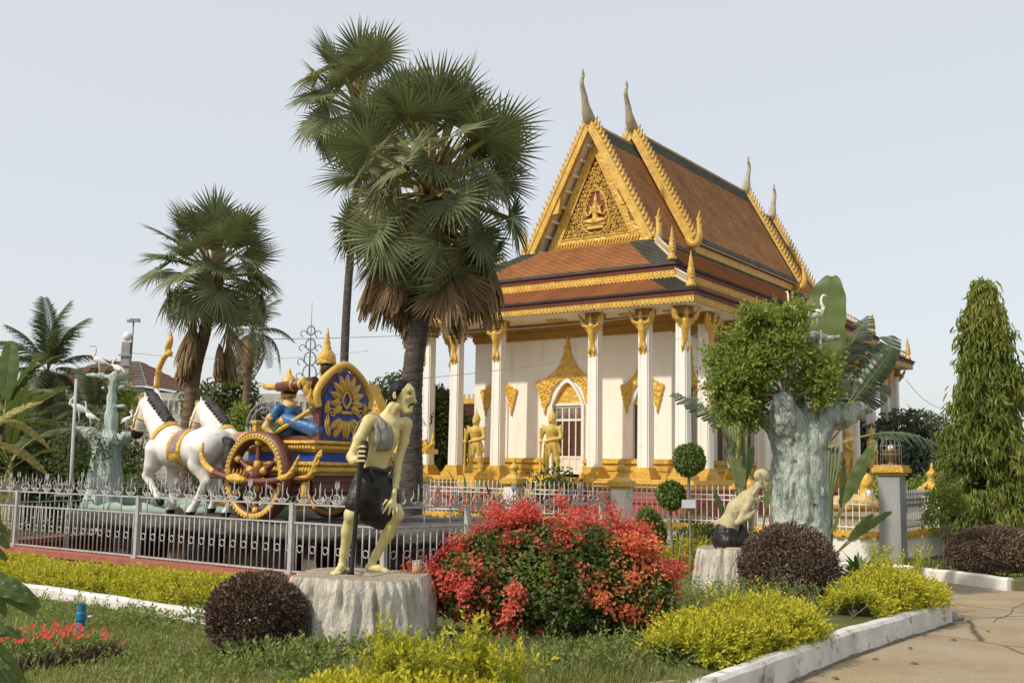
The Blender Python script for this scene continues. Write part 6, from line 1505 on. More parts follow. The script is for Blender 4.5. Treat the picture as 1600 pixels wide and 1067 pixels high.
# twigs of the nest round the heron's feet
mb = MB(); rr = random.Random(9)
for k in range(46):
    a = rr.uniform(0, 6.28); c = Vector(Tq(1217, 622 + rr.uniform(-4, 10), -.30)); d = Vector((math.cos(a), math.sin(a) * .7, rr.uniform(-.3, .3))) * rr.uniform(.15, .30)
    mb.tube([c - d * .6 + Vector((0, 0, .02)), c + d * .2, c + d], 0.006, 4)
tag(mb.build('twig_nest', BARK, None, b1), 'straggly nest of dry twigs on the front arm of the concrete tree', 'nest')
# the second concrete tree on the island's far end
b2 = (frame_pt(PO, -9.25, 3.0)[0] - .38, frame_pt(PO, -9.25, 3.0)[1], 0.78); K4 = 0.01185
CT2 = thing('concrete_tree', 'pale teal concrete tree with a hollow trunk at the far end of the platform', 'concrete tree', b2)
def Vq(px, py, y=0.0): return ((px - 172) * K4, y, (790 - py) * K4)
t2 = [C(Vq(172, 796), Vq(174, 740), .32, .27, .1), C(Vq(174, 740), Vq(177, 690), .27, .22, .1)]
for px, y in ((152, -.05), (162, -.2), (174, -.26), (188, -.2), (196, 0), (180, .2)): t2.append(C(Vq(px, 800, y * 1.3), Vq(px + (176 - px) * .4, 690, y * .8), .11, .07, .06))
t2 += [Es(Vq(168, 738, -.36), (.08, .14, .38), .06, -1)]
t2 += limb([Vq(170, 695, -.05), Vq(150, 676, -.1), Vq(128, 668, -.1)], [.18, .10, .05], .08) + limb([Vq(180, 695, 0), Vq(202, 682, -.05), Vq(222, 676, -.1)], [.18, .10, .05], .08)
t2 += limb([Vq(178, 672), Vq(177, 620), Vq(179, 590), Vq(181, 578)], [.13, .075, .065, .045], .05) + limb([Vq(178, 602, 0), Vq(160, 604, -.03)], [.05, .028], .03) + limb([Vq(179, 588, 0), Vq(158, 584, 0), Vq(136, 583, 0)], [.055, .045, .028], .03) + limb([Vq(178, 634, 0), Vq(200, 632, -.05)], [.055, .035], .03) + limb([Vq(178, 604, 0), Vq(196, 600, 0)], [.05, .03], .03)
conc(CT2, 'trunk', t2, TEALL, .032, .026, 12)
place_heron(154, 583, 0, b2, Vq, 'white heron figure alone on the topmost bare arm of the left concrete tree', 0.15 + PI, 0.62, 0)
place_heron(184, 592, -.02, b2, Vq, 'white heron figure at the upper trunk of the left concrete tree', PI - 0.4, 0.55, 1)
place_heron(130, 663, -.1, b2, Vq, 'white heron figure with curled neck beside the thin lamp post', PI + .3, 0.70, 1)
place_heron(150, 668, -.14, b2, Vq, 'white heron figure looking up among the twigs of the left concrete tree', PI, 0.5, 2)
place_heron(206, 672, -.08, b2, Vq, 'white heron figure peeping out behind the nearer horse head', -.5, 0.5, 1)

# ------------------------------------------------------------------ palms
def rot_to(d, roll=0.0):
    d = Vector(d).normalized(); q = d.to_track_quat('Y', 'Z'); return (q.to_matrix() @ Matrix.Rotation(roll, 3, 'Y')).to_euler()
def fan_leaf(seed, nseg=34, Rr=0.62, span=300, split=0.45, droop=0.25, fold=0.25, w=0.040, pet=0.75, dead=False, hinge=0.0):
    """a palmate leaf: petiole along +y, blade at its tip; V,F,rnd,mat"""
    rg = np.random.default_rng(seed); V, Fc, mi, rn = [], [], [], []
    def quad(a, b, c, d, m, r):
        k = len(V); V.extend([a, b, c, d]); Fc.append((k, k + 1, k + 2, k + 3)); mi.append(m); rn.extend([r] * 4)
    tip = Vector((0, pet, -0.10 * pet))
    for j in range(5):                             # petiole as a flat three-sided strip
        t0, t1 = j / 5, (j + 1) / 5
        for a, b in ((0, 1), (1, 2), (2, 0)):
            def pp(t, i): w_ = 0.036 * (1 - .45 * t); c = Vector((0, pet * t, -0.10 * pet * t * t)); return tuple(c + Vector(((-w_, 0, 0), (w_, 0, 0), (0, 0, -w_))[i]))
            quad(pp(t0, a), pp(t0, b), pp(t1, b), pp(t1, a), 1, .5)
    for i in range(nseg):
        u = (i + .5) / nseg; a = R((u - .5) * span); L_ = Rr * (0.72 + 0.28 * math.cos(a * .5)) * rg.uniform(.88, 1.08)
        dr = droop * rg.uniform(.5, 1.5); bend = rg.uniform(-.06, .06); r = rg.random() * .6 + .2
        prev = None; st = R(span) / nseg
        tw = rg.uniform(-.5, .5)
        for j in range(7):
            t = (0.04, .2, .42, .60, .76, .90, 1.0)[j]
            rad = L_ * t
            hw = min(rad * math.tan(st * .5) * 1.02, w * Rr / .62 * .5) * (1 if t < .55 else max(0.04, (1 - t) / .45))
            aa = a + bend * t * t
            z = fold * rad * (1 - math.cos(a * .9)) * .35 - dr * L_ * max(0, t - .35) ** 1.8 * 1.6
            if dead: z -= L_ * .08 * t * t
            H_ = Matrix.Rotation(-hinge, 3, 'X')
            c = tip + H_ @ Vector((rad * math.sin(aa), rad * math.cos(aa) , z))
            sd = H_ @ Vector((math.cos(aa), -math.sin(aa), 0)); ridge = H_ @ Vector((0, 0, hw * .55))
            q = (c - sd * hw - ridge * .5, c + ridge * .5, c + sd * hw - ridge * .5)
            if prev is not None:
                quad(tuple(prev[0]), tuple(prev[1]), tuple(q[1]), tuple(q[0]), 0, r); quad(tuple(prev[1]), tuple(prev[2]), tuple(q[2]), tuple(q[1]), 0, r)
            prev = q
    return np_mesh('frond', np.array(V), np.array(Fc), True, np.array(mi), np.array(rn))
def mats(me, ms):
    for m in ms: me.materials.append(m)
    return me
PETD = pm('dry_petiole', (0.30, 0.21, 0.12), (0.18, 0.12, 0.07), 4, 0.8)
FAN = [mats(fan_leaf(i, 36, Rr=.60, span=sp_, droop=d, fold=f, pet=.72, hinge=R(h_)), [PFAN, PETIOLE]) for i, (d, f, h_, sp_) in enumerate(((.10, .3, -5, 290), (.16, .15, 15, 300), (.24, .25, 38, 280), (.30, .2, 62, 240)))]
FANB = [mats(fan_leaf(60 + i, 30, Rr=.56, span=sp_, droop=d, fold=f, pet=.86, hinge=R(h_), w=.038), [PFAN, PETIOLE]) for i, (d, f, h_, sp_) in enumerate(((.06, .9, 0, 230), (.10, .7, 10, 260), (.14, .9, 30, 240), (.20, .7, 50, 220), (.26, .6, 70, 200), (.12, 1.1, 20, 210)))]
FANY = [mats(fan_leaf(20 + i, 34, Rr=.58, span=230, droop=.3, fold=.1, pet=.68, hinge=R(60)), [PFAN2, PETIOLE]) for i in range(2)]
FAND = [mats(fan_leaf(30 + i, 26, Rr=.66, span=(70, 95, 120)[i], droop=.05, fold=.5, pet=.30, dead=True, w=.040), [PDEAD, PETD]) for i in range(3)]
def frond(me, parent, loc, d, sc, roll=0.0, name='frond'):
    o = bpy.data.objects.new(name, me); COL.objects.link(o); o.parent = parent; o.location = loc; o.rotation_euler = rot_to(d, roll); o.scale = (sc,) * 3
    KIDS.setdefault(parent.name, []).append(o); return o
def bundle(seed, Ln=.75, n=52, r1=.20):
    """a dried leaf folded like a closed umbrella, hanging from its stalk (along +y)"""
    rg = np.random.default_rng(seed); V, Fc, rn = [], [], []
    for i in range(n):
        a = rg.random() * 6.28; L_ = Ln * rg.uniform(.75, 1.1); rr_ = r1 * rg.uniform(.35, 1.05); hw = .022; r = rg.random(); k = len(V); tw = rg.uniform(-.4, .4)
        for t in (0, .2, .5, .8, 1.0):
            q = rr_ * t ** .8 * (1 - .25 * t * t); c = (q * math.cos(a + tw * t), .25 + L_ * t, q * math.sin(a + tw * t)); w = hw * (.6 + t) * (1 - .75 * max(0, t - .6) / .4); s = (-math.sin(a + tw) * w, 0, math.cos(a + tw) * w)
            V += [(c[0] - s[0], c[1], c[2] - s[2]), (c[0] + s[0], c[1], c[2] + s[2])]; rn += [r, r]
        for j in range(4): Fc.append((k + 2 * j, k + 2 * j + 1, k + 2 * j + 3, k + 2 * j + 2))
    return mats(np_mesh('dead_frond', np.array(V), np.array(Fc), True, None, np.array(rn)), [PDEAD])
BUN = [bundle(1), bundle(2, .85, 60, .24), bundle(3, .65, 48, .17)]
def palm_trunk(parent, pts, rads, mat, ring=0.09, name='trunk', n=18):
    P = interp(pts, max(12, int((Vector(pts[-1]) - Vector(pts[0])).length / ring * 2))); m = len(P); rg = random.Random(1)
    rr_ = [np.interp(i / (m - 1), np.linspace(0, 1, len(rads)), rads) * (1.022 if i % 2 else .978) * rg.uniform(.975, 1.025) for i in range(m)]
    return MB().tube(P, rr_, n).build(name, mat, parent)
def fan_palm(name, label, base, pts, rads, green, dead, sc, seed, mat=PALMT, el=(-35, 85), dead_el=(-85, -55), cz=0.0, group=None, yel=.15, hang=(), fans=None, k2=.8):
    o = thing(name, label, 'palm tree', base, 0, group); rg = random.Random(seed)
    palm_trunk(o, pts, rads, mat); top = Vector(pts[-1])
    mb = MB()
    for k in range(40):
        a = rg.uniform(0, 6.28); z = rg.uniform(-.55, .1) * sc; r = rads[-1] * 1.05
        mb.tube([top + Vector((r * math.cos(a), r * math.sin(a), z)), top + Vector((r * 1.7 * math.cos(a), r * 1.7 * math.sin(a), z + .18 * sc)), top + Vector((r * 2.1 * math.cos(a), r * 2.1 * math.sin(a), z + .34 * sc))], [.05 * sc, .04 * sc, .015 * sc], 5)
    mb.build('leaf_base', PETD, o)
    ga = 2.39996
    for k in range(green):
        t = (k + .5) / green; e = R(el[1] + (el[0] - el[1]) * t ** k2 + rg.uniform(-7, 7)); a = k * ga + rg.uniform(-.25, .25)
        d = Vector((math.cos(a) * math.cos(e), math.sin(a) * math.cos(e), math.sin(e)))
        me = FAN[min(3, int(t * 3.2 + rg.random() * .9))] if rg.random() > yel * t else rg.choice(FANY)
        if fans and me not in FANY: me = fans[max(0, min(len(fans) - 1, int(t * 4.2 + rg.uniform(-.8, 1.4))))]
        frond(me, o, top + Vector((0, 0, -.35 * sc * t)) + d * .12, d, sc * rg.uniform(.86, 1.12), rg.uniform(-1.0, 1.0) if fans else rg.uniform(-.7, .7))
    for k in range(dead):
        t = (k + .5) / dead; e = R(dead_el[1] + (dead_el[0] - dead_el[1]) * t + rg.uniform(-8, 8)); a = k * ga * 1.3 + rg.uniform(-.3, .3)
        d = Vector((math.cos(a) * math.cos(e), math.sin(a) * math.cos(e), math.sin(e)))
        rr0 = sc * rg.uniform(.16, .70) * (1 - .50 * t); a2 = a + rg.uniform(-.5, .5); dd = Vector((math.cos(a2) * .22, math.sin(a2) * .22, -1))
        frond(rg.choice(FAND + BUN), o, top + Vector((math.cos(a) * rr0, math.sin(a) * rr0, -.66 * sc - .46 * sc * t)), dd, sc * rg.uniform(.72, 1.0), rg.uniform(-3, 3), 'dead_frond')
    for i, (loc, d, s) in enumerate(hang): frond(BUN[i % 3], o, Vector(loc), d, s, i * 1.3, 'dead_frond')
    return o
fan_palm('fan_palm', 'large dark fan palm with a shaggy skirt of brown fronds, in front of the temple', (-1.95, 20.6, 0), [(0, 0, -.2), (0.02, 0, 1.2), (0.02, 0, 3.4), (0.24, 0, 5.4), (0.32, 0, 7.35)], [.31, .25, .20, .175, .165], 96, 46, 1.68, 4, el=(-66, 84), dead_el=(-86, -60), fans=FANB, k2=.95, yel=.30)
fan_palm('fan_palm', 'tall slim fan palm whose crown rises behind the big palm, top left', (-7.15, 45, 0), [(0, 0, 0), (0, 0, 8), (0.25, 0, 14), (0.20, 0, 17.6)], [.20, .175, .16, .15], 34, 0, 2.70, 8, el=(-30, 84), mat=PALMT)
fan_palm('fan_palm', 'medium fan palm with hanging dry leaf bundles behind the horses', (-7.95, 26, 0), [(0, 0, 0), (0.0, 0, 1.8), (0.12, 0, 3.8), (0.35, 0, 5.0), (0.45, 0, 6.5)], [.22, .185, .165, .15, .13], 40, 3, 1.45, 15, mat=PALMT2, el=(-30, 86),
         hang=[((.02, -.2, 4.75), (-.08, -.05, -1), 1.15), ((-.08, -.1, 4.7), (-.10, .05, -1), 1.1), ((.08, -.3, 4.65), (0, -.1, -1), 1.0), ((.72, -.15, 4.85), (.08, -.05, -1), 1.25), ((.86, -.05, 4.8), (.12, .05, -1), 1.15), ((.78, -.3, 4.75), (.05, -.1, -1), 1.1), ((.12, -.15, 5.5), (-.05, -.1, -1), 1.25), ((.18, -.2, 5.2), (-.05, -.1, -1), 1.15), ((.68, .1, 4.8), (.1, .1, -1), 1.1), ((.05, .1, 5.1), (-.1, .1, -1), 1.0)])
def coco_leaf(seed, Ln=2.4, n=44, ll=.55, droop=.9, mat=COCO):
    rg = np.random.default_rng(seed); V, Fc, mi, rn = [], [], [], []
    def quad(a, b, c, d, m, r):
        k = len(V); V.extend([tuple(a), tuple(b), tuple(c), tuple(d)]); Fc.append((k, k + 1, k + 2, k + 3)); mi.append(m); rn.extend([r] * 4)
    def ax(t): return Vector((0, Ln * t * (1 - .18 * droop * t), .12 * Ln * math.sin(t * 2.2) - droop * .55 * Ln * t ** 2.3))
    for j in range(10):
        for sgn in (-1, 1):
            a, b = ax(j / 10), ax((j + 1) / 10); w0, w1 = .030 * (1 - j / 11), .030 * (1 - (j + 1) / 11)
            quad(a, b, b + Vector((sgn * w1, 0, -.01)), a + Vector((sgn * w0, 0, -.01)), 1, .5)
    for i in range(n):
        t = .14 + .86 * (i + .5) / n; c = ax(t); d = (ax(min(1, t + .02)) - ax(t - .02)).normalized()
        L_ = ll * (math.sin(PI * min(1, t * .85 + .12)) ** .6) * rg.uniform(.85, 1.1)
        for s in (-1, 1):
            out = (Vector((s, 0, 0)) * .85 + d * .55).normalized(); r = rg.random(); dz = rg.uniform(.4, .9)
            prev = None
            for j in range(5):
                q = j / 4; p = c + out * L_ * q + Vector((0, 0, -dz * L_ * q * q * .9 + .04 * q)); hw = .020 * math.sin(PI * (.15 + .85 * q)) + .002
                sd = d * hw
                if prev: quad(prev[0], prev[1], p + sd, p - sd, 0, r)
                prev = (p - sd, p + sd)
    return mats(np_mesh('frond', np.array(V), np.array(Fc), True, np.array(mi), np.array(rn)), [mat, PETIOLE])
CO = [coco_leaf(i, droop=d) for i, d in enumerate((.35, .8, 1.2, 1.5))]; COY = [coco_leaf(9, droop=1.5, mat=COCOY), coco_leaf(10, droop=1.2, mat=PDEAD)]
def coconut(label, base, pts, rads, n, sc, seed, el=(-50, 80), yel=2):
    o = thing('coconut_palm', label, 'palm tree', base); rg = random.Random(seed); palm_trunk(o, pts, rads, PALMT2); top = Vector(pts[-1])
    for k in range(n):
        t = (k + .5) / n; e = R(el[1] + (el[0] - el[1]) * t + rg.uniform(-6, 6)); a = k * 2.4 + rg.uniform(-.3, .3)
        d = Vector((math.cos(a) * math.cos(e), math.sin(a) * math.cos(e), math.sin(e)))
        frond(CO[min(3, int(t * 4))] if k < n - yel else COY[k % 2], o, top, d, sc * rg.uniform(.85, 1.1), rg.uniform(-.2, .2))
    return o
coconut('slender coconut palm with yellowing lower fronds behind the fan palm of the horses', (-10.15, 40, 0), [(0, 0, 0), (.05, 0, 3), (.25, 0, 6.6)], [.17, .14, .13], 20, 0.82, 3, el=(-72, 78), yel=5)
coconut('dark bushy coconut palm beside the banana plants at the left edge', (-13.75, 31, 0), [(0, 0, 0), (.1, 0, 2), (.1, 0, 4.2)], [.24, .2, .2], 22, .92, 5, el=(-45, 84), yel=1)
coconut('low dark coconut palm drooping behind the lamp post', (-11.4, 29, 0), [(0, 0, 0), (0, 0, 1.5), (0, 0, 2.9)], [.2, .18, .18], 16, 0.72, 6, el=(-40, 80), yel=0)

# ------------------------------------------------------------------ banana and traveller's palm leaves
def paddle(seed, Ln=1.6, wd=.42, pet=.5, droop=.5, tears=0, mat=BANANA, seglen=34):
    """big paddle leaf along +y with midrib; tears cut the blade into strips"""
    rg = np.random.default_rng(seed); V, Fc, mi, rn = [], [], [], []
    def quad(a, b, c, d, m, r):
        k = len(V); V.extend([tuple(a), tuple(b), tuple(c), tuple(d)]); Fc.append((k, k + 1, k + 2, k + 3)); mi.append(m); rn.extend([r] * 4)
    T_ = pet + Ln
    def ax(s): u = s / T_; return Vector((.05 * math.sin(u * 2 + seed), s * (1 - .15 * droop * u * u), -droop * .5 * T_ * u ** 2.6))
    for j in range(14):
        s0, s1 = T_ * j / 14, T_ * (j + 1) / 14; w0, w1 = .035 * (1 - j / 15), .035 * (1 - (j + 1) / 15)
        for s in (-1, 1): quad(ax(s0) + Vector((0, 0, .008)), ax(s1) + Vector((0, 0, .008)), ax(s1) + Vector((s * w1, 0, -w1 * .7)), ax(s0) + Vector((s * w0, 0, -w0 * .7)), 1, .5)
    for s in (-1, 1):
        gap, base = 0.0, 0.5; hang = 0.0; leftover = 0
        for j in range(seglen):
            if leftover <= 0 and tears: leftover = rg.integers(1, max(2, int(6 - tears * 4.5)) + 1); hang = rg.uniform(.2, 1.0) * tears; base = rg.random(); gap = .25 * tears
            elif not tears: base = .5 + .2 * math.sin(j * .4)
            leftover -= 1
            t0, t1 = j / seglen, (j + 1 - (gap if leftover <= 0 else 0)) / seglen
            def W_(t): return wd * .5 * max(.02, math.sin(PI * min(1, (t * .93 + .05))) ** .55)
            pr = []
            for t in (t0, t1):
                c = ax(pet + Ln * t); row = []
                for q in (0, .35, .7, 1.0):
                    w = W_(t) * q; row.append(c + Vector((s * w * (1 - .25 * hang * q), w * .25 - (0.05 * hang * q), .10 * w + .012 * math.sin(t * 29 + q * 2) * q - (hang * .8 + .25 * droop) * w * q)))
                pr.append(row)
            for q in range(3): quad(pr[0][q], pr[0][q + 1], pr[1][q + 1], pr[1][q], 0, base + rg.uniform(-.08, .08))
    return mats(np_mesh('leaf', np.array(V), np.array(Fc), True, np.array(mi), np.clip(np.array(rn), 0, 1)), [mat, PETIOLE])
BAN = [paddle(1, mat=BANANA, droop=.35), paddle(2, mat=BANANA, droop=.8, tears=.4), paddle(3, mat=BANANA, droop=1.2, tears=.6), paddle(4, mat=BANANAY, droop=1.6, tears=.7, wd=.36)]
def face_rot(d, n):
    y = Vector(d).normalized(); z = Vector(n); z = (z - y * z.dot(y)).normalized(); x = y.cross(z)
    return Matrix(((x.x, y.x, z.x), (x.y, y.y, z.y), (x.z, y.z, z.z))).to_euler()
def leafset(name, label, cat, base, items, group=None):
    o = thing(name, label, cat, base, 0, group)
    for me, loc, d, sc, roll in items: frond(me, o, Vector(loc), d, sc, roll, 'leaf')
    return o
def banana(label, base, n, sc, h, seed, dead=2):
    o = thing('banana_plant', label, 'banana plant', base); rg = random.Random(seed); st = MB(); st.tube([(0, 0, -.1), (.03, 0, h * .5), (0, 0, h)], [.14 * sc, .11 * sc, .07 * sc], 10); st.build('stem', pm('banana_stem_%d' % seed, (0.16, 0.17, 0.06), (0.10, 0.075, 0.04), 5, 0.6, stretch=(1, 1, .2)), o)
    for k in range(n):
        e = R(rg.uniform(10, 82)); a = k * 2.4 + rg.uniform(-.4, .4); d = (math.cos(a) * math.cos(e), math.sin(a) * math.cos(e), math.sin(e))
        frond(BAN[rg.randrange(3)], o, (0, 0, h * rg.uniform(.85, 1)), d, sc * rg.uniform(.8, 1.1), rg.uniform(-.5, .5), 'leaf')
    for k in range(dead):
        a = rg.uniform(-2.8, -.4); frond(BAN[3], o, (0, 0, h * .8), (math.cos(a), math.sin(a), -.1), sc * .85, 0, 'leaf')
    return o
banana('big banana plant with broad leaves at the left edge of the photo', (-12.25, 25.5, 0), 11, 1.15, 2.5, 2)
banana('banana plant with withered yellow leaves hanging towards the pond', (-11.1, 23.6, 0), 8, .85, 1.6, 5, 5)
banana('banana plant with upright pale leaves between the coconut palms', (-13.3, 28.0, 0), 8, 1.0, 2.8, 9, 1)
TRL = [2.7, 2.6, 2.6, 1.8]
TR = [paddle(11, Ln=1.5, wd=.70, pet=1.2, droop=.10, mat=TRAVL), paddle(12, Ln=1.5, wd=.66, pet=1.1, droop=.35, tears=.75, mat=TRAV), paddle(13, Ln=1.6, wd=.72, pet=1.0, droop=.75, tears=.95, mat=TRAV, seglen=44), paddle(14, Ln=1.2, wd=.27, pet=.6, droop=.2, mat=TRAVL)]
KT = 0.0106                                         # metres per photo pixel at 17.5 m
def Wq(px, py, y=0.0): return ((px - 1240) * KT, y, (741 - py) * KT + 1.6)
def d2(a, b, dy=0.0): return (b[0] - a[0], -(b[1] - a[1]) and 0 + dy, -(b[1] - a[1])) 
def aim(a, b, dy=0.0): return ((b[0] - a[0]), dy, (a[1] - b[1]))
STALK = pm('green_leaf_stalk', (0.17, 0.20, 0.075), (0.09, 0.115, 0.045), 4, 0.6)
TRV = ((TR[0], 2.7), (TR[1], 2.6), (TR[2], 2.6), (TR[3], 1.8))
def leafset2(o, items):
    for a, b, k, dy, n in items:
        d = Vector(aim(a, b, dy)); f = frond(TRV[k][0], o, Vector(Wq(*a, -.15)), d, d.length * KT / TRV[k][1], 0, 'leaf'); f.rotation_euler = face_rot(d, n)
TV_ = thing('travellers_palm', "traveller's palm with huge torn paddle leaves rising behind the concrete tree", 'palm tree', (4.67, 17.6, 0))
leafset2(TV_, [((1272, 720), (1282, 434), 0, -40, (-.75, -.75, .1)), ((1276, 720), (1318, 462), 0, 50, (.2, -1, .2)), ((1282, 700), (1342, 460), 1, 40, (-.9, -.5, .3)), ((1285, 700), (1392, 505), 1, -20, (-.2, -.9, .6)), ((1285, 690), (1380, 545), 1, -60, (.2, -.9, .5)), ((1280, 700), (1352, 520), 2, 60, (-.6, -.8, .3)),
    ((1290, 700), (1450, 632), 2, -40, (.1, -.35, .9)), ((1290, 700), (1400, 575), 1, 30, (-.3, -.8, .6)), ((1290, 830), (1338, 690), 3, -60, (-.9, -.6, .1)), ((1300, 860), (1362, 790), 3, -60, (-.3, -.6, .7)), ((1300, 830), (1325, 720), 3, 0, (.6, -.8, .2)), ((1300, 860), (1345, 800), 3, -40, (.2, -.7, .6))])
mb = MB()
for k in range(11):                                # the fan of leaf stalks
    u = -1 + k / 5; mb.tube([(.50 + u * .06, -.1, .2), (.48 + u * .12, -.12, 1.2), (.46 + u * .34, -.12, 2.2 - .25 * u * u)], [.05, .034, .022], 7)
mb.build('leaf_stalk', STALK, TV_)
TV2 = thing('travellers_palm', "smaller traveller's palm fanning green stalks behind the crouching man statue", 'palm tree', (4.7, 17.9, 0))
leafset2(TV2, [((1160, 720), (1088, 590), 2, -40, (.1, -.5, .8)), ((1160, 720), (1128, 590), 2, 60, (-.2, -.8, .5)), ((1160, 720), (1190, 478), 0, 40, (-.2, -1, .1)), ((1165, 745), (1118, 728), 3, -30, (0, -.5, .9)), ((1160, 800), (1150, 690), 3, 30, (.3, -1, 0)), ((1150, 800), (1186, 690), 3, 40, (-.5, -.8, .2)), ((1140, 840), (1118, 770), 3, -20, (.3, -.9, .3)), ((1190, 830), (1205, 730), 3, -10, (-.5, -.9, .1))])
mb = MB()
for k in range(9):
    u = -1 + k / 4; b = Vector(Wq(1165, 880)); mb.tube([b + Vector((u * .04, 0, 0)), b + Vector((u * .06 - .02, 0, 1.2)), b + Vector((u * .24 - .14, 0, 2.55 - .10 * u * u))], [.05, .034, .020], 7)
mb.build('leaf_stalk', STALK, TV2)
# ------------------------------------------------------------------ bushes, hedges, trees made of leaves
def shell_pts(n, rad, seed, amp=.10, ns=3.0, zmin=-.75, depth=.25):
    d = sphere_dirs(n, zmin); r = 1 + amp * vnoise(d, ns, seed)
    q = 1 - depth * RNG.random(len(d)) ** 1.6
    return d * np.array(rad) * (r * q)[:, None], d
def core(rad, c, m, parent, name='branches', n=26):
    mb = MB(); rr = random.Random(4)
    for k in range(n):
        d = Vector((rr.gauss(0, 1), rr.gauss(0, 1), abs(rr.gauss(0, .9)) + .15)).normalized(); e = Vector((d.x * rad[0], d.y * rad[1], d.z * rad[2])) * rr.uniform(.75, .95)
        b = Vector((rr.uniform(-.08, .08), rr.uniform(-.08, .08), 0)); mb.tube([Vector(c) * 0 + b, b + e * .45 + Vector((0, 0, .05)), b + e], [.016, .010, .005], 5)
    return mb.build(name, m, parent)
def round_bush(label, base, rad, seed, n, leaf=.035, mat=BROWNLEAF, name='round_bush', cat='bush', zc=.8, group=None, wid=.6, amp=.09):
    o = thing(name, label, cat, base, 0, group)
    c = np.array((0, 0, rad[2] * zc))
    P, d = shell_pts(n, rad, seed, amp, 3.2, -.85, .42); P = P * (1 + .05 * vnoise(d, 9.0, seed + 4))[:, None]
    P = P + c; P = P[P[:, 2] > 0.01]; d = d[:len(P)] if len(d) == len(P) else unit(P - c)
    dirs = unit(unit(P - c) * .9 + RNG.normal(size=P.shape) * .55 + np.array((0, 0, .25))); nr = unit(unit(P - c) * .6 + RNG.normal(size=P.shape) * .6 + np.array((0, 0, .5)))
    leafobj('foliage', [leaves(P, dirs, nr, leaf * RNG.uniform(.7, 1.35, len(P)), leaf * wid, LEAF, np.clip(.5 + .3 * vnoise(P, 6, seed) + .35 * (RNG.random(len(P)) - .5), 0, 1))], mat, o)
    core(rad, (0, 0, 0), BARK, o)
    return o
round_bush('clipped dark brown round bush at the left foot of the big stump', (-2.20, 9.40, 0), (.42, .42, .365), 1, 17000, .034, amp=.09)
round_bush('large clipped purple-brown round bush in front of the concrete tree', (3.48, 13.45, 0), (.60, .58, .53), 2, 18000, .040)
round_bush('dusty brown round bush on the far lawn at the right edge', (8.33, 18.3, -.04), (.80, .70, .44), 3, 16000, .050, amp=.05, mat=DUSTLEAF)
# golden hedges made of leafy sprigs
def sprigs(P, up, n_leaf=9, ln=.16, leaf=.042, spread=.5):
    """upright shoots with paired leaves"""
    N = len(P); dr = unit(np.asarray(up) + RNG.normal(size=(N, 3)) * spread); Ls = ln * RNG.uniform(.6, 1.3, N); out = []
    side = unit(np.cross(dr, RNG.normal(size=(N, 3)))); oth = np.cross(dr, side); base = RNG.random(N)
    for k in range(n_leaf):
        t = (k + .6) / n_leaf; a = k * 2.4; s = side * math.cos(a) + oth * math.sin(a)
        out.append(leaves(P + dr * (Ls * t)[:, None], s * (1.05 - .5 * t) + dr * (.35 + .75 * t), dr + RNG.normal(size=(N, 3)) * .35, leaf * RNG.uniform(.7, 1.25, N) * (1.1 - .35 * t), leaf * .42, LEAF, np.clip(.15 + .6 * t + .3 * (base - .5), 0, 1)))
    return out
def hedge(label, path, w, h, dens, seed, leaf=.045, ln=.17, tall=(), name='gold_hedge', group='golden clipped hedges', spread=.55):
    leaf *= 1.15; dens *= 1.05
    o = thing(name, label, 'hedge', (path[0][0], path[0][1], 0), 0, group); b = np.array((path[0][0], path[0][1], 0))
    S = np.array([(p[0], p[1]) for p in interp([(*q, 0) for q in path], 60)]); seg = np.linalg.norm(np.diff(S, axis=0), axis=1); Lt = seg.sum(); N = int(dens * Lt)
    cum = np.concatenate([[0], np.cumsum(seg)]); u = RNG.random(N) * Lt; x = np.interp(u, cum, S[:, 0]); y = np.interp(u, cum, S[:, 1])
    tx = np.gradient(S[:, 0]); ty = np.gradient(S[:, 1]); nx = np.interp(u, cum, ty); ny = -np.interp(u, cum, tx); nn = np.hypot(nx, ny); nx /= nn; ny /= nn
    th = RNG.random(N) * PI; wob = 1 + .28 * vnoise(np.stack([x, y, th * .5], 1), 3.0, seed) + .10 * vnoise(np.stack([x, y, th * .4], 1), 7.5, seed + 3); end = np.clip(np.minimum(u, Lt - u) / (w * .6), .35, 1)
    q = (1 - .30 * RNG.random(N) ** 1.5) * end ** .5
    off = np.cos(th) * w * .5 * q * wob; z = np.abs(np.sin(th)) ** .75 * h * .78 * q * wob
    P = np.stack([x + nx * off, y + ny * off, z], 1); up = np.stack([nx * np.cos(th) * .7, ny * np.cos(th) * .7, np.sin(th) * .6 + .45], 1)
    pr = sprigs(P - b, up, 7, ln, leaf, spread)
    for (px, py, r, hh, n) in tall:                 # taller free shoots
        T_ = np.stack([px + RNG.normal(size=n) * r, py + RNG.normal(size=n) * r, h * .5 + RNG.random(n) * (hh - h * .5)], 1); pr += sprigs(T_ - b, np.tile((0, 0, 1.0), (n, 1)) + RNG.normal(size=(n, 3)) * .2, 10, ln * 1.15, leaf, .35)
    leafobj('foliage', pr, GOLDLEAF, o)
    mb = MB(); rr = random.Random(seed)
    for k in range(int(26 * Lt)):
        t = rr.random() * Lt; a = Vector((np.interp(t, cum, S[:, 0]) - b[0], np.interp(t, cum, S[:, 1]) - b[1], 0)); d = Vector((rr.gauss(0, w * .14), rr.gauss(0, w * .14), h * rr.uniform(.4, .7))); mb.tube([a, a + d * .5, a + d], [.009, .006, .003], 4)
    mb.build('twigs', BARK, o)['kind'] = 'stuff'
    return o
fp = lambda u, v: frame_pt(PO, u, v)[:2]
hedge('long low gold hedge along the red pond wall and the white kerb', [fp(-9.3, -1.05), fp(-7, -1.0), fp(-4.6, -1.0), fp(-2.4, -.98), fp(-.9, -1.0)], 1.15, .27, 640, 1, .05, .14)
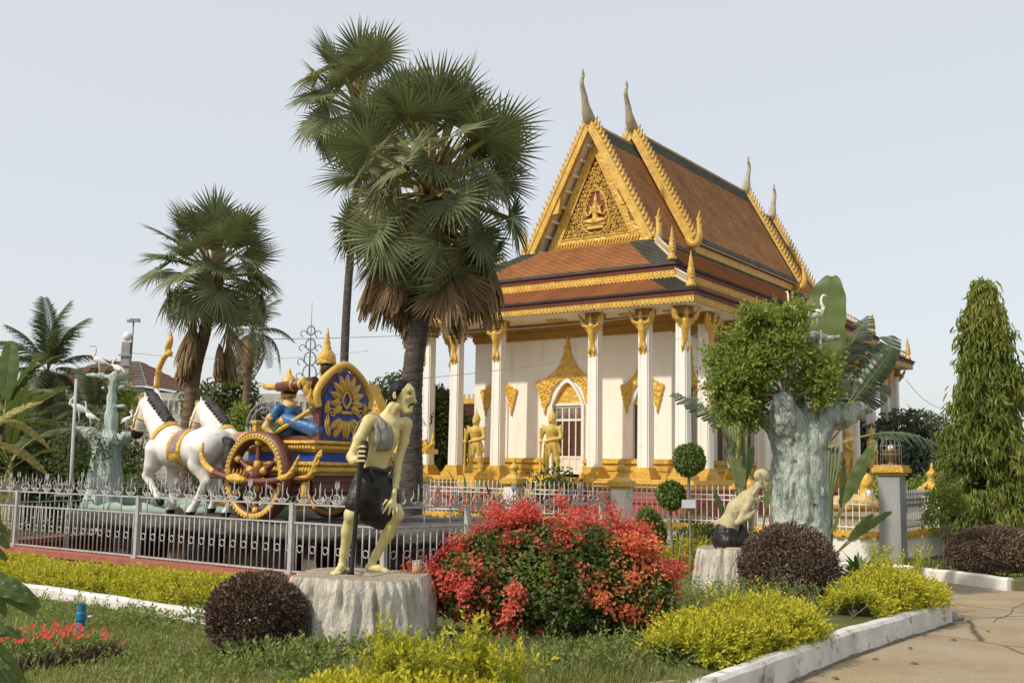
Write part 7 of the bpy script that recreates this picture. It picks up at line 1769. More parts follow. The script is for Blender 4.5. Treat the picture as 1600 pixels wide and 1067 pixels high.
hedge('nearest gold hedge with tall loose shoots in front of the big stump', [(-1.42, 6.75), (-.95, 6.92), (-.45, 6.95), (-.05, 6.7)], .90, .24, 1500, 2, .046, .13, tall=[(-.80, 7.2, .06, .48, 50), (-.66, 7.1, .09, .40, 60), (-.20, 7.2, .035, .56, 34), (-.24, 7.15, .07, .42, 50), (.02, 7.1, .10, .34, 50), (-.48, 7.1, .1, .34, 40)], spread=.7)
hedge('bright gold hedge along the kerb in front of the large brown bush', [(1.42, 8.95), (1.95, 9.75), (2.5, 10.5), (2.9, 10.95)], .92, .36, 1450, 3, .044, .14, tall=[(2.0, 10.2, .2, .42, 30)])
hedge('right-hand gold hedge at the corner where the kerb ends', [(3.85, 12.1), (4.4, 12.75), (4.95, 13.4), (5.25, 13.85)], .90, .42, 1300, 4, .044, .15, tall=[(4.50, 12.95, .07, .66, 40), (5.35, 13.95, .07, .60, 30), (4.9, 13.6, .2, .48, 40)])
hedge('short gold hedge behind the stump at the pond wall corner', [(-.55, 11.35), (.05, 11.7), (.7, 12.5)], .7, .55, 700, 5, .045, .2, spread=.8)
hedge('small gold hedge between the thin lollipop trees', [(2.2, 16.3), (2.9, 16.2), (3.3, 16.0)], .8, .62, 900, 6, .05, .18)
# bougainvillea
BO = thing('bougainvillea', 'wide bougainvillea bush covered in red and orange blooms beside the stump', 'flowering bush', (.52, 10.55, 0))
cl = []
rg = np.random.default_rng(17)
lobes = [(-.55, 0, .62, .62, .60, .62), (.0, -.05, .66, .72, .70, .70), (.55, 0, .66, .66, .66, .66), (-.85, -.05, .62, .42, .45, .42), (.95, -.05, .52, .42, .5, .46), (-.30, 0, .98, .42, .42, .36), (.35, .05, .92, .55, .5, .40), (.75, -.1, .85, .4, .4, .36)]
gp_, gd_, fp_, fd_ = [], [], [], []
for (x, y, z, a, b, c) in lobes:
    P, d = shell_pts(7600, (a, b, c), int(rg.integers(1e6)), .16, 2.6, -.8, .38); P = P + np.array((x, y, z)); ok = P[:, 2] > .08; gp_.append(P[ok]); gd_.append(d[ok])
G_, D_ = np.concatenate(gp_), np.concatenate(gd_)
inn = np.zeros(len(G_), bool)
for (x, y, z, a, b, c) in lobes: inn |= np.linalg.norm((G_ - np.array((x, y, z))) / np.array((a, b, c)), axis=1) < .62
G_, D_ = G_[~inn], D_[~inn]
leafobj('leaves', [leaves(G_, D_ * .7 + RNG.normal(size=G_.shape) * .6 + np.array((0, 0, .1)), D_ + RNG.normal(size=G_.shape) * .5 + np.array((0, 0, .6)), .050 * RNG.uniform(.6, 1.35, len(G_)), .038, LEAF6, np.clip(.35 + .45 * vnoise(G_, 2.6, 3) + .4 * (RNG.random(len(G_)) - .5), 0, 1))], BOUGLEAF, BO)
# long arching sprays that break the outline
sp_p, sp_d = [], []
for k in range(46):
    a = rg.random() * 6.28; e = rg.uniform(.1, 1.15); d0 = np.array((math.cos(a) * math.cos(e) * 1.1, math.sin(a) * math.cos(e) * .75, math.sin(e)))
    c0 = np.array((.05, 0, .55)) + d0 * np.array((1.0, .6, .55)); L_ = rg.uniform(.2, .5); dn = d0 * .8 + np.array((0, 0, .25)) + rg.normal(size=3) * .3
    for t in np.linspace(0, 1, 26): sp_p.append(c0 + dn * L_ * t + np.array((0, 0, -.35 * L_ * t * t)) + rg.normal(size=3) * .022); sp_d.append(d0)
sp_p, sp_d = np.array(sp_p), np.array(sp_d); ok = sp_p[:, 2] > .06; sp_p, sp_d = sp_p[ok], sp_d[ok]
leafobj('spray_leaves', [leaves(sp_p, sp_d * .5 + RNG.normal(size=sp_p.shape) * .7, sp_d + RNG.normal(size=sp_p.shape) * .6 + np.array((0, 0, .5)), .060 * RNG.uniform(.7, 1.3, len(sp_p)), .044, LEAF6)], BOUGLEAF, BO)
# bloom clusters gather along arching shoots
out = np.linalg.norm((G_ - np.array((.05, 0, .62))) / np.array((1.25, .72, .72)), axis=1)
cand = G_[(out > .80) & (G_[:, 1] < .45)]; cd = unit(cand - np.array((.05, 0, .45)))
dens = np.clip(.42 + 1.0 * vnoise(cand, 3.0, 8) + .30 * (cand[:, 2] - .62) - .25 * (cand[:, 1] > 0), .02, 1) ** 1.2
pk = rg.choice(len(cand), 120, p=dens / dens.sum(), replace=False)
bp, bd = [], []
for c, d in zip(cand[pk], cd[pk]):                 # dense trailing sprays of bloom
    L_ = rg.uniform(.10, .34); dn = unit(d * .35 + rg.normal(size=3) * .55 + np.array((0, 0, -.25 + .5 * (c[2] > .9)))); m = int(34 + 190 * L_); t = rg.random(m) ** .8
    bp.append(c + d * .03 + dn * (t * L_)[:, None] + d * (.05 * np.sin(t * 3))[:, None] + rg.normal(size=(m, 3)) * (.024 + .042 * (1 - abs(t - .5)))[:, None]); bd.append(np.tile(d, (m, 1)))
sc_ = np.concatenate([cand[RNG.random(len(cand)) < dens * .045], sp_p[::7]])
for c in sc_:
    m = rg.integers(4, 12); d = unit(c - np.array((.05, 0, .45))); bp.append(c + d * .02 + rg.normal(size=(m, 3)) * .035); bd.append(np.tile(d, (m, 1)))
bp, bd = np.concatenate(bp), np.concatenate(bd)
bl = []
orange = vnoise(bp, 2.2, 5) + .5 * (bp[:, 0] - .2) - .7 * (bp[:, 2] - .6) > .25
for nm, msk, mt in (('red_blooms', ~orange, BOUGRED), ('orange_blooms', orange, BOUGORG)):
    pr = []; p, d = bp[msk], bd[msk]; N = len(p); ax = unit(d + RNG.normal(size=(N, 3)) * .7); s0 = unit(np.cross(ax, RNG.normal(size=(N, 3)))); s1 = np.cross(ax, s0); rn = np.clip(.5 + .35 * vnoise(p, 5, 2) + .5 * (RNG.random(N) - .5), 0, 1)
    for k in range(3):
        a = 2 * PI * k / 3; s = s0 * math.cos(a) + s1 * math.sin(a); pr.append(leaves(p, s * .75 + ax * .65, ax * .8 - s * .5, .031 * RNG.uniform(.8, 1.25, N), .027, LEAF, rn))
    leafobj(nm, pr, mt, BO)['kind'] = 'stuff'
mb = MB(); rr = random.Random(2)
for k in range(34):
    a = rr.uniform(0, 6.28); r = rr.uniform(.3, 1.0); e = Vector((math.cos(a) * r * 1.15, math.sin(a) * r * .6, rr.uniform(.5, 1.2))); b = Vector((rr.uniform(-.35, .4), rr.uniform(-.15, .15), -.02)); mb.tube([b, b + e * .35 + Vector((0, 0, .15)), b + e * .75], [.018, .012, .006], 5)
mb.build('stems', BARK, BO)
BO.location = (.38, 10.45, 0); BO.scale = (.89, .93, .80)
# lollipop topiaries
def lolli(label, base, stem, r, sign=False):
    o = thing('topiary_tree', label, 'topiary', base, 0, 'clipped ball topiaries'); mb = MB(); P = interp([(0, 0, -.05), (.02, 0, stem * .4), (-.01, 0, stem * .75), (0, 0, stem)], 20); mb.tube(P, .022, 7); mb.build('trunk', BARK, o)
    n = int(5200 * (r / .21) ** 2); P, d = shell_pts(n, (r, r, r * 1.02), int(stem * 1000), .08, 3.5, -1, .30); P = P + np.array((0, 0, stem + r * .8))
    leafobj('crown', [leaves(P, d * .6 + RNG.normal(size=P.shape) * .6, d + np.array((0, 0, .5)) + RNG.normal(size=P.shape) * .3, .055 * RNG.uniform(.7, 1.25, len(P)), .034, LEAF6)], TOPI, o)
    mb = MB(); rr = random.Random(1)
    for k in range(14): d_ = Vector((rr.gauss(0, 1), rr.gauss(0, 1), rr.gauss(0, 1))).normalized() * r * .85; mb.tube([(0, 0, stem), Vector((0, 0, stem + r * .8)) + d_], [.008, .004], 4)
    mb.build('twigs', BARK, o); return o
lolli('taller thin ball-topped topiary with a white tag on its stem', (2.56, 15.2, 0), 1.60, .205)
lolli('shorter ball-topped topiary left of the tall one', (2.42, 16.0, 0), 1.08, .190)
tg = thing('white_tag', 'small white plastic tag tied to the stem of the tall topiary', 'tag', (2.56, 15.17, 1.10), R(6)); mb = MB(); mb.box((0.0, 0, 0), (.20, .006, .115)); mb.build('card', pm('white_card', (0.66, 0.70, 0.74), (0.58, 0.62, 0.67), 9, 0.6, 0.1, 8), tg)
tg.location = (2.545, 15.165, 1.14)
for lab, b, rad, zc, nn in (('dark clipped egg-shaped bush between the bougainvillea and the temple wall', (2.35, 18.0, 0), (.27, .27, .50), .95, 5200), ('loose dark green bush beside the topiary stems', (3.15, 17.0, 0), (.62, .5, .42), .8, 5200)):
    round_bush(lab, b, rad, 9, nn, .055, MIDLEAF if 'loose' in lab else TOPI, 'green_bush', 'bush', zc, None, .55, .12)
mb = MB(); mb.tube([(2.30, 15.0, 0), (2.45, 15.05, .75)], .012, 5); tag(mb.build('garden_stake', BARK), 'thin wooden stake leaning on the tall topiary', 'stake')
mb = MB(); mb.tube([(2.75, 14.6, 0), (2.80, 14.65, .40), (2.85, 14.6, .55)], .014, 5); mb.tube([(2.50, 14.6, .20), (2.85, 14.65, .22)], .012, 5); tag(mb.build('garden_stake', BARK), 'short crooked branch stake beside the smaller stump', 'stake')
# leafy crown that grows among the concrete tree's arms
LT = thing('leafy_tree', 'bright green small-leaved tree growing through the arms of the concrete tree', 'tree', (3.86, 15.25, 0))
def Lq(px, py, y=0.0): px = 1212 + (px - 1205) * .92; return np.array(((px - 1215) * K3, y, (917 - py) * K3))
mb = MB(); rr = random.Random(8)
for e in ((1150, 560), (1175, 520), (1200, 500), (1140, 600), (1185, 640), (1260, 570), (1225, 530), (1160, 630), (1280, 620)):
    mb.tube(interp([tuple(Lq(1232, 668, -.10)), tuple(Lq(1226, 640, -.05)), tuple(Lq((e[0] + 1215) / 2, (e[1] + 620) / 2, rr.uniform(-.3, .3))), tuple(Lq(e[0], e[1], rr.uniform(-.4, .4)))], 16), [.032 - .0018 * i for i in range(16)], 6)
mb.build('trunk', BARK, LT)
pts = []
for (px, py, rx, ry, n) in ((1205, 515, 36, 30, 700), (1165, 545, 42, 34, 900), (1145, 590, 38, 34, 800), (1158, 628, 34, 28, 640), (1215, 548, 36, 34, 700), (1258, 572, 38, 30, 760), (1272, 610, 26, 28, 460), (1130, 620, 22, 24, 300), (1178, 578, 42, 32, 700), (1118, 570, 18, 22, 240), (1128, 645, 20, 20, 220), (1238, 505, 26, 22, 300), (1290, 600, 20, 24, 220), (1102, 612, 14, 18, 140), (1160, 655, 20, 14, 160), (1160, 505, 20, 16, 200)):
    d = sphere_dirs(n); q = RNG.random(len(d)) ** .45; P = d * np.array((rx * K3, min(rx, ry) * K3 * 1.15, ry * K3)) * q[:, None] + Lq(px, py, RNG.uniform(-.25, .15)); pts.append(P)
P = np.concatenate(pts); keep = (vnoise(P, 3.3, 5) > -.30) & (RNG.random(len(P)) < .60); P = P[keep]; P = np.concatenate([P, P[::9] + unit(P[::9] - Lq(1205, 575)) * .16])
sp = sprigs(P, RNG.normal(size=P.shape) * .8 + np.array((0, -.1, -.05)), 6, .20, .088, .6)
leafobj('crown', sp, TREEL, LT)
# hanging leafy twigs on the left concrete tree
HT = thing('hanging_creeper', 'sparse creeper with drooping twigs over the arms of the left concrete tree', 'creeper', b2)
mb = MB(); rr = random.Random(14); LP = []
for k in range(60):
    a = rr.uniform(0, 6.28); r = rr.uniform(.25, .75); c = Vector((r * math.cos(a) * 1.0 + .05, r * math.sin(a) * .7 - .1, 1.42 + rr.uniform(-.05, .2))); e = c + Vector((math.cos(a) * .25, math.sin(a) * .2, -rr.uniform(.3, .95))); m = (c + e) / 2 + Vector((math.cos(a) * .18, 0, .18)); mb.tube([c, m, e], [.008, .006, .003], 4)
    for t in np.linspace(.3, 1, 9): LP.append(np.array(m.lerp(e, t)))
mb.build('twig', BARK, HT); LP = np.array(LP); leafobj('leaves', sprigs(LP, np.tile((0, 0, -1.), (len(LP), 1)), 4, .16, .085, .6), MIDLEAF, HT)
# mast tree: tall cone of hanging pointed leaves
MT = thing('mast_tree', 'tall cone-shaped evergreen with drooping glossy leaves at the right edge', 'tree', (9.85, 21.8, -.04))
MT.scale = (1, 1, .95)
mb = MB(); mb.tube([(0, 0, -.1), (.03, 0, 1.2), (0, 0, 3.5), (0, 0, 5.9)], [.17, .13, .09, .03], 10); rr = random.Random(3)
def mr(z): return np.interp(z, [.55, 1.0, 1.8, 2.8, 3.8, 4.8, 5.4, 5.85], [.80, 1.10, 1.02, .72, .60, .44, .26, .05])
tips = []
for k in range(430):
    z = .75 + 5.2 * rr.random() ** 1.05; a = rr.uniform(0, 6.28); r = mr(z) * rr.uniform(.62, 1.12) * (1 + .22 * math.sin(a * 3 + z * 2.3) + .10 * math.sin(a * 5 - z * 4)); e = Vector((r * math.cos(a), r * math.sin(a), z - .22 * r)); tips.append((Vector((0, 0, min(5.9, z + .25))), e))
    if k % 3 == 0: mb.tube([(0, 0, min(5.85, z + .12)), (e.x * .55, e.y * .55, z + .14), e], [.02, .014, .005], 4)
mb.build('trunk', BARK, MT); A, B = [], []
for b, e in tips:
    for t in (.55, .68, .8, .9, 1.0):
        A.append(np.array(b.lerp(e, t)) + np.array((rr.gauss(0, .04), rr.gauss(0, .04), .10 * (1 - t)))); B.append(np.array((e.x, e.y, 0)) / max(.2, e.length))
A, B = np.array(A), np.array(B); pr = []
for k in range(11):
    o_ = RNG.normal(size=A.shape) * np.array((.075, .075, .06)); pr.append(leaves(A + o_, B * .45 + RNG.normal(size=A.shape) * .33 + np.array((0, 0, -1.0)), B + RNG.normal(size=A.shape) * .5, .235 * RNG.uniform(.65, 1.2, len(A)), .046, LEAF6, np.clip(.45 + .3 * vnoise(A, 2.2, 2) + .4 * (RNG.random(len(A)) - .5), 0, 1)))
V, F, r_2 = join(pr); leafobj('crown', pr, MASTL, MT)
yp = A[(vnoise(A, 2.6, 9) > .35)]; leafobj('yellow_leaves', [leaves(yp + RNG.normal(size=yp.shape) * .1, RNG.normal(size=yp.shape) * .35 + np.array((0, 0, -1.)), RNG.normal(size=yp.shape), .20, .045, LEAF6) for _ in range(2)], MASTY, MT)
def airy_tree(name, label, base, h, blobs, leaf, n, mat, cat='tree', trunk=.09, lw=.5, hang=False, tm=BARK):
    o = thing(name, label, cat, base); mb = MB(); rr = random.Random(int(h * 100)); pts = []
    mb.tube([(0, 0, -.1), (.02 * h, 0, h * .3), (0, .01 * h, h * .62), (0, 0, h * .8)], [trunk, trunk * .75, trunk * .5, trunk * .2], 8)
    for (x, y, z, rx, rz) in blobs:
        mb.tube([(0, 0, h * .3), (x * .5, y * .5, (h * .3 + z) / 2 + .05 * h), (x, y, z)], [trunk * .5, trunk * .3, trunk * .1], 5)
        m = int(n * rx * rx); d = sphere_dirs(m); q = RNG.random(len(d)) ** .4; P = d * np.array((rx, rx, rz)) * q[:, None] * (1 + .2 * vnoise(d, 3, abs(int(x * 100)) + 7))[:, None] + np.array((x, y, z)); pts.append(P)
    mb.build('trunk', tm, o); P = np.concatenate(pts); P = P[vnoise(P, 9.0 / max(b[3] for b in blobs) * .35, 3) > -.5]
    dn = RNG.normal(size=P.shape) + np.array((0, 0, -1.5 if hang else -.2))
    leafobj('crown', [leaves(P, dn, RNG.normal(size=P.shape) + np.array((0, 0, .9)), leaf * RNG.uniform(.7, 1.3, len(P)), leaf * lw, LEAF, np.clip(.45 + .35 * vnoise(P, 2.5 / max(b[3] for b in blobs), 6) + .35 * (RNG.random(len(P)) - .5), 0, 1))], mat, o)
    return o
airy_tree('young_tree', 'young staked tree with light leaves in front of the mast tree', (7.75, 19.0, -.04), 1.5, [(-.1, 0, 1.15, .30, .28), (.15, .1, 1.30, .28, .24), (-.28, 0, .85, .2, .28), (.3, 0, 1.05, .2, .2)], .085, 5200, TREEL, trunk=.03)
mb = MB(); mb.tube([(7.57, 18.95, -.04), (7.71, 18.99, .72)], .014, 5); mb.tube([(7.63, 18.85, -.04), (7.73, 18.98, .70)], .012, 5); tag(mb.build('garden_stake', BARK), 'pair of thin stakes propping the young tree', 'stake')
# crinum lily clump and other strappy plants
def strappy(label, base, n, ln, wd, seed, mat=TOPI, el=(25, 80), name='strap_leaf_plant', cat='plant', droop=1.0):
    o = thing(name, label, cat, base); rg = np.random.default_rng(seed); V, F, r = [], [], []
    for k in range(n):
        a = rg.random() * 6.28; e = R(rg.uniform(*el)); L_ = ln * rg.uniform(.7, 1.2); h = np.array((math.cos(a), math.sin(a), 0)); s = np.array((-h[1], h[0], 0)); rn = rg.random(); b = len(V)
        for j in range(7):
            t = j / 6; c = h * (L_ * t * math.cos(e) + .12 * L_ * t * t) + np.array((0, 0, L_ * (t * math.sin(e) - .55 * droop * t * t * math.cos(e) - .12 * droop * t ** 3))); w = wd * math.sin(PI * (.12 + .88 * t) ** .8) * .5 + .001
            V += [c - s * w + np.array((0, 0, w * .5)), c, c + s * w + np.array((0, 0, w * .5))]; r += [rn] * 3
            if j: q = b + 3 * j; F += [(q - 3, q - 2, q + 1, q), (q - 2, q - 1, q + 2, q + 1)]
    link(np_mesh('leaves', np.array(V), np.array(F), True, None, np.array(r)), 'leaves', mat, o); return o
strappy('dark green strap-leaved lily clump beside the concrete tree foot', (4.95, 15.2, 0), 80, .62, .075, 1, TOPI, (25, 80))
strappy('small palm-like plant in front of the temple stairs, left of the door', (-.35, 25.6, 0), 40, 1.7, .10, 2, COCO, (40, 85), 'garden_palm', 'plant')
strappy('small palm-like plant by the finial pillar beside the big palm trunk', (-1.0, 26.8, 0), 26, 1.9, .11, 3, TOPI, (50, 86), 'garden_palm', 'plant')
strappy('feathery small palm behind the white railing near the topiaries', (3.9, 23.6, 0), 60, 1.5, .06, 4, TOPI, (25, 80), 'garden_palm', 'plant')
airy_tree('white_flowered_shrub', 'leafy shrub with pale blossoms behind the railing in front of the temple stair', (1.0, 25.0, 0), 1.7, [(-.3, 0, 1.0, .6, .45), (.3, 0, 1.1, .55, .4), (0, 0, 1.4, .5, .3), (-.1, 0, .6, .7, .4)], .13, 900, MIDLEAF, 'shrub', .04)
airy_tree('pale_shrub', 'greyish pale shrub behind the railing right of the stair', (2.15, 23.4, 0), 1.2, [(0, 0, .75, .4, .4), (.25, 0, .9, .35, .3)], .10, 1500, leafm('pale_shrub_leaf', (0.18, 0.20, 0.15), (0.5, 0.5, 0.42), .6, .2), 'shrub', .03)
for i, (x, y, lab) in enumerate(((-.6, 23.5, 'small red-flowered shrub in the bed left of the bougainvillea, against the wall'), (1.6, 21.8, 'red-flowered shrub peeping over the bougainvillea at the wall foot'))):
    o = airy_tree('red_flower_shrub', lab, (x, y, 0), 1.0, [(-.4, 0, .5, .4, .35), (.3, 0, .55, .45, .38)], .08, 1500, BOUGLEAF, 'flowering shrub', .03)
    P = RNG.normal(size=(420, 3)) * np.array((.42, .3, .13)) + np.array((0, -.1, .80)); leafobj('blooms', [leaves(P, RNG.normal(size=P.shape), RNG.normal(size=P.shape), .06, .05)], BOUGRED, o)['kind'] = 'stuff'
# big glossy leaves entering at the lower left
NP = thing('broad_leaf_plant', 'broad glossy-leaved plant entering the picture at the lower left corner', 'plant', (-2.35, 4.62, 0))
BL_ = [paddle(40 + i, Ln=.62, wd=.155, pet=.10, droop=d, mat=BANANA, seglen=18) for i, d in enumerate((.5, .9, 1.3))]
mb = MB(); KN = 4.62 / 1650
def Nq(px, py, y=0): return (px * KN + (-800 * 4.62 / 1650 + 2.35), y, 1.6 - (py - 719) * KN)
for e in ((-20, 900), (-10, 960), (5, 1010)): mb.tube([Nq(-30, 1290), Nq(-25, 1100), Nq(*e)], [.022, .016, .008], 6)
mb.build('stem', PETIOLE, NP)
for (a, b, k, dy, roll) in (((-30, 890), (75, 925), 0, -20, .5), ((-20, 905), (78, 940), 1, -10, .3), ((-30, 830), (28, 870), 0, 0, .3), ((-30, 780), (30, 850), 1, 0, .4), ((-15, 960), (55, 978), 1, -30, -.3), ((-10, 985), (45, 1062), 2, -30, .2), ((0, 1000), (72, 1065), 1, -40, .4), ((-25, 930), (20, 1000), 2, -20, .9), ((-20, 1010), (40, 1020), 0, -40, .2), ((5, 1010), (50, 1075), 2, 0, .7), ((-40, 980), (10, 1075), 1, -50, .0), ((-30, 900), (30, 960), 1, -40, .8), ((-30, 1000), (25, 1090), 0, -30, .5), ((-25, 800), (30, 852), 0, -10, .2), ((-20, 870), (84, 938), 0, -10, .4), ((-5, 905), (38, 955), 1, 0, .6), ((-10, 985), (58, 972), 0, -10, .1), ((-20, 975), (82, 1075), 2, -20, .3), ((-30, 1010), (45, 1085), 1, -20, -.2)):
    d = Vector((b[0] - a[0], dy, a[1] - b[1])); f = frond(BL_[k], NP, Vector(Nq(*a)), d, d.length * KN / .70, roll, 'leaf'); f.rotation_euler = face_rot(d, (roll - .3, -.8, .55))
# red flower bed, its pebble edging and the blue pipe
FB = thing('red_flower_bed', 'low patch of small red flowers at the lower left beside the blue pipe', 'flower bed', (-3.85, 9.05, 0))
P = RNG.normal(size=(900, 3)) * np.array((.26, .22, 0)) + np.array((0, 0, .02)); leafobj('leaves', sprigs(P, np.tile((0, 0, 1.), (len(P), 1)), 5, .13, .05, .5), WEED, FB)
P = RNG.normal(size=(80, 3)) * np.array((.24, .22, 0.03)) + np.array((0, 0, .17)); rn = RNG.random(len(P)); leafobj('blooms', [leaves(P, np.stack([np.cos(a + rn * 6), .5 * np.sin(a + rn * 6) - .2, .75 * np.sin(a + rn * 6) + .25], 1), np.tile((0, -1, .8), (len(P), 1)) + RNG.normal(size=P.shape) * .2, .021, .020, LEAF, rn) for a in np.arange(5) * 1.257], leafm('small_red_petal', (.55, .03, .03), (.70, .08, .06), .5, .3), FB)['kind'] = 'stuff'
P = np.stack([RNG.random(260) * .85, RNG.normal(size=260) * .06, 0 * RNG.random(260)], 1); e0, e1 = np.array((-3.75, 8.15)), np.array((-3.25, 8.95)); u = P[:, 0] / .85
W_ = np.stack([e0[0] + (e1[0] - e0[0]) * u + P[:, 1], e0[1] + (e1[1] - e0[1]) * u + P[:, 1] * .4, 0 * u], 1) - np.array((-3.5, 8.5, 0)); DB = thing('dark_edging_plants', 'row of dark dried bromeliad-like plants edging the red flower bed', 'edging plants', (-3.5, 8.5, 0))
leafobj('leaves', [leaves(W_ + RNG.normal(size=W_.shape) * .01, RNG.normal(size=W_.shape) * .7 + np.array((0, 0, .8)), RNG.normal(size=W_.shape), .13 * RNG.uniform(.6, 1.2, len(W_)), .03, LEAF) for _ in range(4)], leafm('dark_dry_leaf', (.05, .035, .022), (.15, .11, .07), .7, .1), DB)
BP = thing('water_pipe', 'short upright blue plastic garden pipe with collar and tap lever in the lawn', 'pipe', (-3.83, 9.72, 0)); pb_ = pm('blue_pvc', (0.02, 0.20, 0.34), (0.015, 0.13, 0.24), 6, 0.35, spec=.5)
mb = MB(); mb.lathe([(.032, -.02), (.032, .10), (.038, .10), (.038, .165), (.034, .17), (.046, .195), (.046, .25), (.040, .265), (.040, .33), (.035, .33), (.035, .30), (0, .30)], (0, 0, 0), 22); mb.sm = [False] * len(mb.sm); mb.build('riser', pb_, BP)
mb = MB(); mb.tube([(.05, 0, .22), (.10, 0, .225)], .010, 6); mb.build('tap_lever', IRONW, BP)
# grass
def blades(n, poly, h, w, seed, dens=None, excl=()):
    rg = np.random.default_rng(seed); poly = np.array(poly); lo, hi = poly.min(0), poly.max(0); P = lo + rg.random((n * 3, 2)) * (hi - lo); ins = np.zeros(len(P), bool); j = len(poly) - 1
    for i in range(len(poly)):
        a, b = poly[i], poly[j]; c = ((a[1] > P[:, 1]) != (b[1] > P[:, 1])) & (P[:, 0] < (b[0] - a[0]) * (P[:, 1] - a[1]) / (b[1] - a[1] + 1e-12) + a[0]); ins ^= c; j = i
    for (x, y, r) in excl: ins &= (P[:, 0] - x) ** 2 + (P[:, 1] - y) ** 2 > r * r
    P = P[ins]
    if dens is not None: P = P[rg.random(len(P)) < dens(P)]
    P = P[:n]; N = len(P); a = rg.random(N) * 6.28; hh = h * rg.uniform(.45, 1.3, N) * (1 + .5 * vnoise(np.c_[P, P[:, 0] * 0], 1.6, seed)); lean = rg.uniform(.1, .9, N)
    s = np.stack([-np.sin(a), np.cos(a), 0 * a], 1); d = np.stack([np.cos(a), np.sin(a), 0 * a], 1); B = np.c_[P, 0 * a]; ww = w * rg.uniform(.7, 1.3, N)
    m = B + d * (hh * lean * .35)[:, None]; m[:, 2] += hh * .6; t = B + d * (hh * lean)[:, None]; t[:, 2] += hh * (1.05 - .45 * lean)
    V = np.stack([B - s * ww[:, None] * .5, B + s * ww[:, None] * .5, m + s * ww[:, None] * .4, m - s * ww[:, None] * .4, t], 1).reshape(-1, 3); k = np.arange(N)[:, None] * 5
    F = np.concatenate([np.concatenate([k, k + 1, k + 2], 1), np.concatenate([k, k + 2, k + 3], 1), np.concatenate([k + 3, k + 2, k + 4], 1)])
    return V, F, np.repeat(np.clip(.5 + .3 * vnoise(B, 1.1, seed + 1) + .45 * (rg.random(N) - .5), 0, 1), 5)
def grass(label_name, parts, mat): 
    V, F, r = join(parts); return tag(link(np_mesh(label_name, V, F, False, None, r), label_name, mat), kind='stuff')
left_lawn = [fp(-9.2, -1.95), fp(-6, -1.95), fp(-1.6, -1.95), (-1.9, 9.6), (-.6, 7.6), (-1.5, 6.2), (-3.2, 5.2), (-6.5, 5.5)]
mid_lawn = [(-.7, 9.2), (-.3, 9.8), (1.8, 11.6), (3.2, 12.9), (4.1, 14.9), (5.0, 17.6), (2.2, 16.5), (1.0, 12.5), (1.4, 9.8), (1.2, 8.9), (1.5, 8.25), (.15, 6.15), (.1, 7.2)]
EX = [(-1.37, 10.06, .78), (2.95, 14.2, .5)]
grass('grass', [blades(100000, left_lawn, .055, .0065, 1), blades(14000, left_lawn, .11, .010, 2, lambda P: np.clip(vnoise(np.c_[P, P[:, :1] * 0], 1.3, 3), 0, 1)), blades(52000, mid_lawn, .085, .008, 3, None, EX), blades(9000, [(7.05, 19.45), (7.62, 18.55), (8.15, 17.25), (9.2, 17.15), (12, 17.7), (13, 21), (9, 21), (7.4, 20.5)], .05, .012, 4)], GRASS)
grass('dry_grass', [blades(9000, mid_lawn, .13, .006, 5, lambda P: np.clip(.3 + vnoise(np.c_[P, P[:, :1] * 0], 1.2, 8), 0, 1), EX), blades(3000, left_lawn, .08, .006, 6, lambda P: np.clip(vnoise(np.c_[P, P[:, :1] * 0], 2.0, 9), 0, 1))], DRYGRASS)
def weeds(n, cx, cy, sx, sy, h, leaf, seed):
    rg = np.random.default_rng(seed); P = np.stack([cx + rg.normal(size=n) * sx, cy + rg.normal(size=n) * sy, rg.random(n) ** 1.5 * h], 1); P = P[(P[:, 0] + 1.37) ** 2 + (P[:, 1] - 10.06) ** 2 > .6]; return sprigs(P, np.tile((0, 0, 1.), (len(P), 1)), 7, .12, leaf, .7)
grass('weeds', weeds(420, -2.9, 8.3, 1.1, .9, .03, .05, 11) + weeds(260, -4.6, 11.2, 1.0, .6, .05, .05, 12) + weeds(160, -3.4, 10.7, .8, .25, .10, .06, 13) + weeds(500, 1.95, 11.8, .35, .7, .28, .045, 1) + weeds(420, 2.9, 12.6, .5, .5, .3, .045, 2) + weeds(260, 1.1, 9.3, .35, .3, .15, .05, 3) + weeds(240, .3, 8.9, .5, .3, .10, .05, 4) + weeds(200, 2.95, 11.75, .22, .3, .24, .045, 5) + weeds(120, -1.75, 9.0, .22, .15, .10, .06, 6) + weeds(160, -1.6, 8.6, .5, .3, .06, .07, 7) + weeds(150, -.95, 9.3, .25, .15, .10, .05, 8) + weeds(130, -1.3, 9.28, .35, .05, .07, .05, 21) + weeds(70, -.62, 9.75, .05, .2, .09, .05, 22), WEED)
P = RNG.normal(size=(60, 3)) * np.array((.32, .2, 0)) + np.array((.35, 9.25, .035)); tag(leafobj('fallen_petals', [leaves(P, RNG.normal(size=P.shape) * np.array((1, 1, .2)), np.tile((0, 0, 1.), (len(P), 1)), .035, .03)], BOUGRED), kind='stuff')
mb = MB()
for k, (x, y, a) in enumerate(((3.2, 8.2, .3), (5.1, 9.8, 1.9), (4.3, 9.4, 1.0), (2.9, 9.6, 2.2), (6.4, 11.2, .7), (3.6, 10.6, .2), (4.2, 11.3, 1.4), (3.9, 10.4, 2.6), (5.6, 12.6, .9), (4.9, 11.9, 2.0), (3.1, 9.2, .5), (7.1, 14.6, 1.1), (5.9, 10.4, 2.4), (4.7, 12.2, .3))):
    c, s = math.cos(a) * .05, math.sin(a) * .05; mb.add([(x - c, y - s, ROADZ + .006), (x + s * .5, y - c * .5, ROADZ + .022), (x + c, y + s, ROADZ + .012), (x - s * .5, y + c * .5, ROADZ + .018)], [(0, 1, 2), (0, 2, 3)])
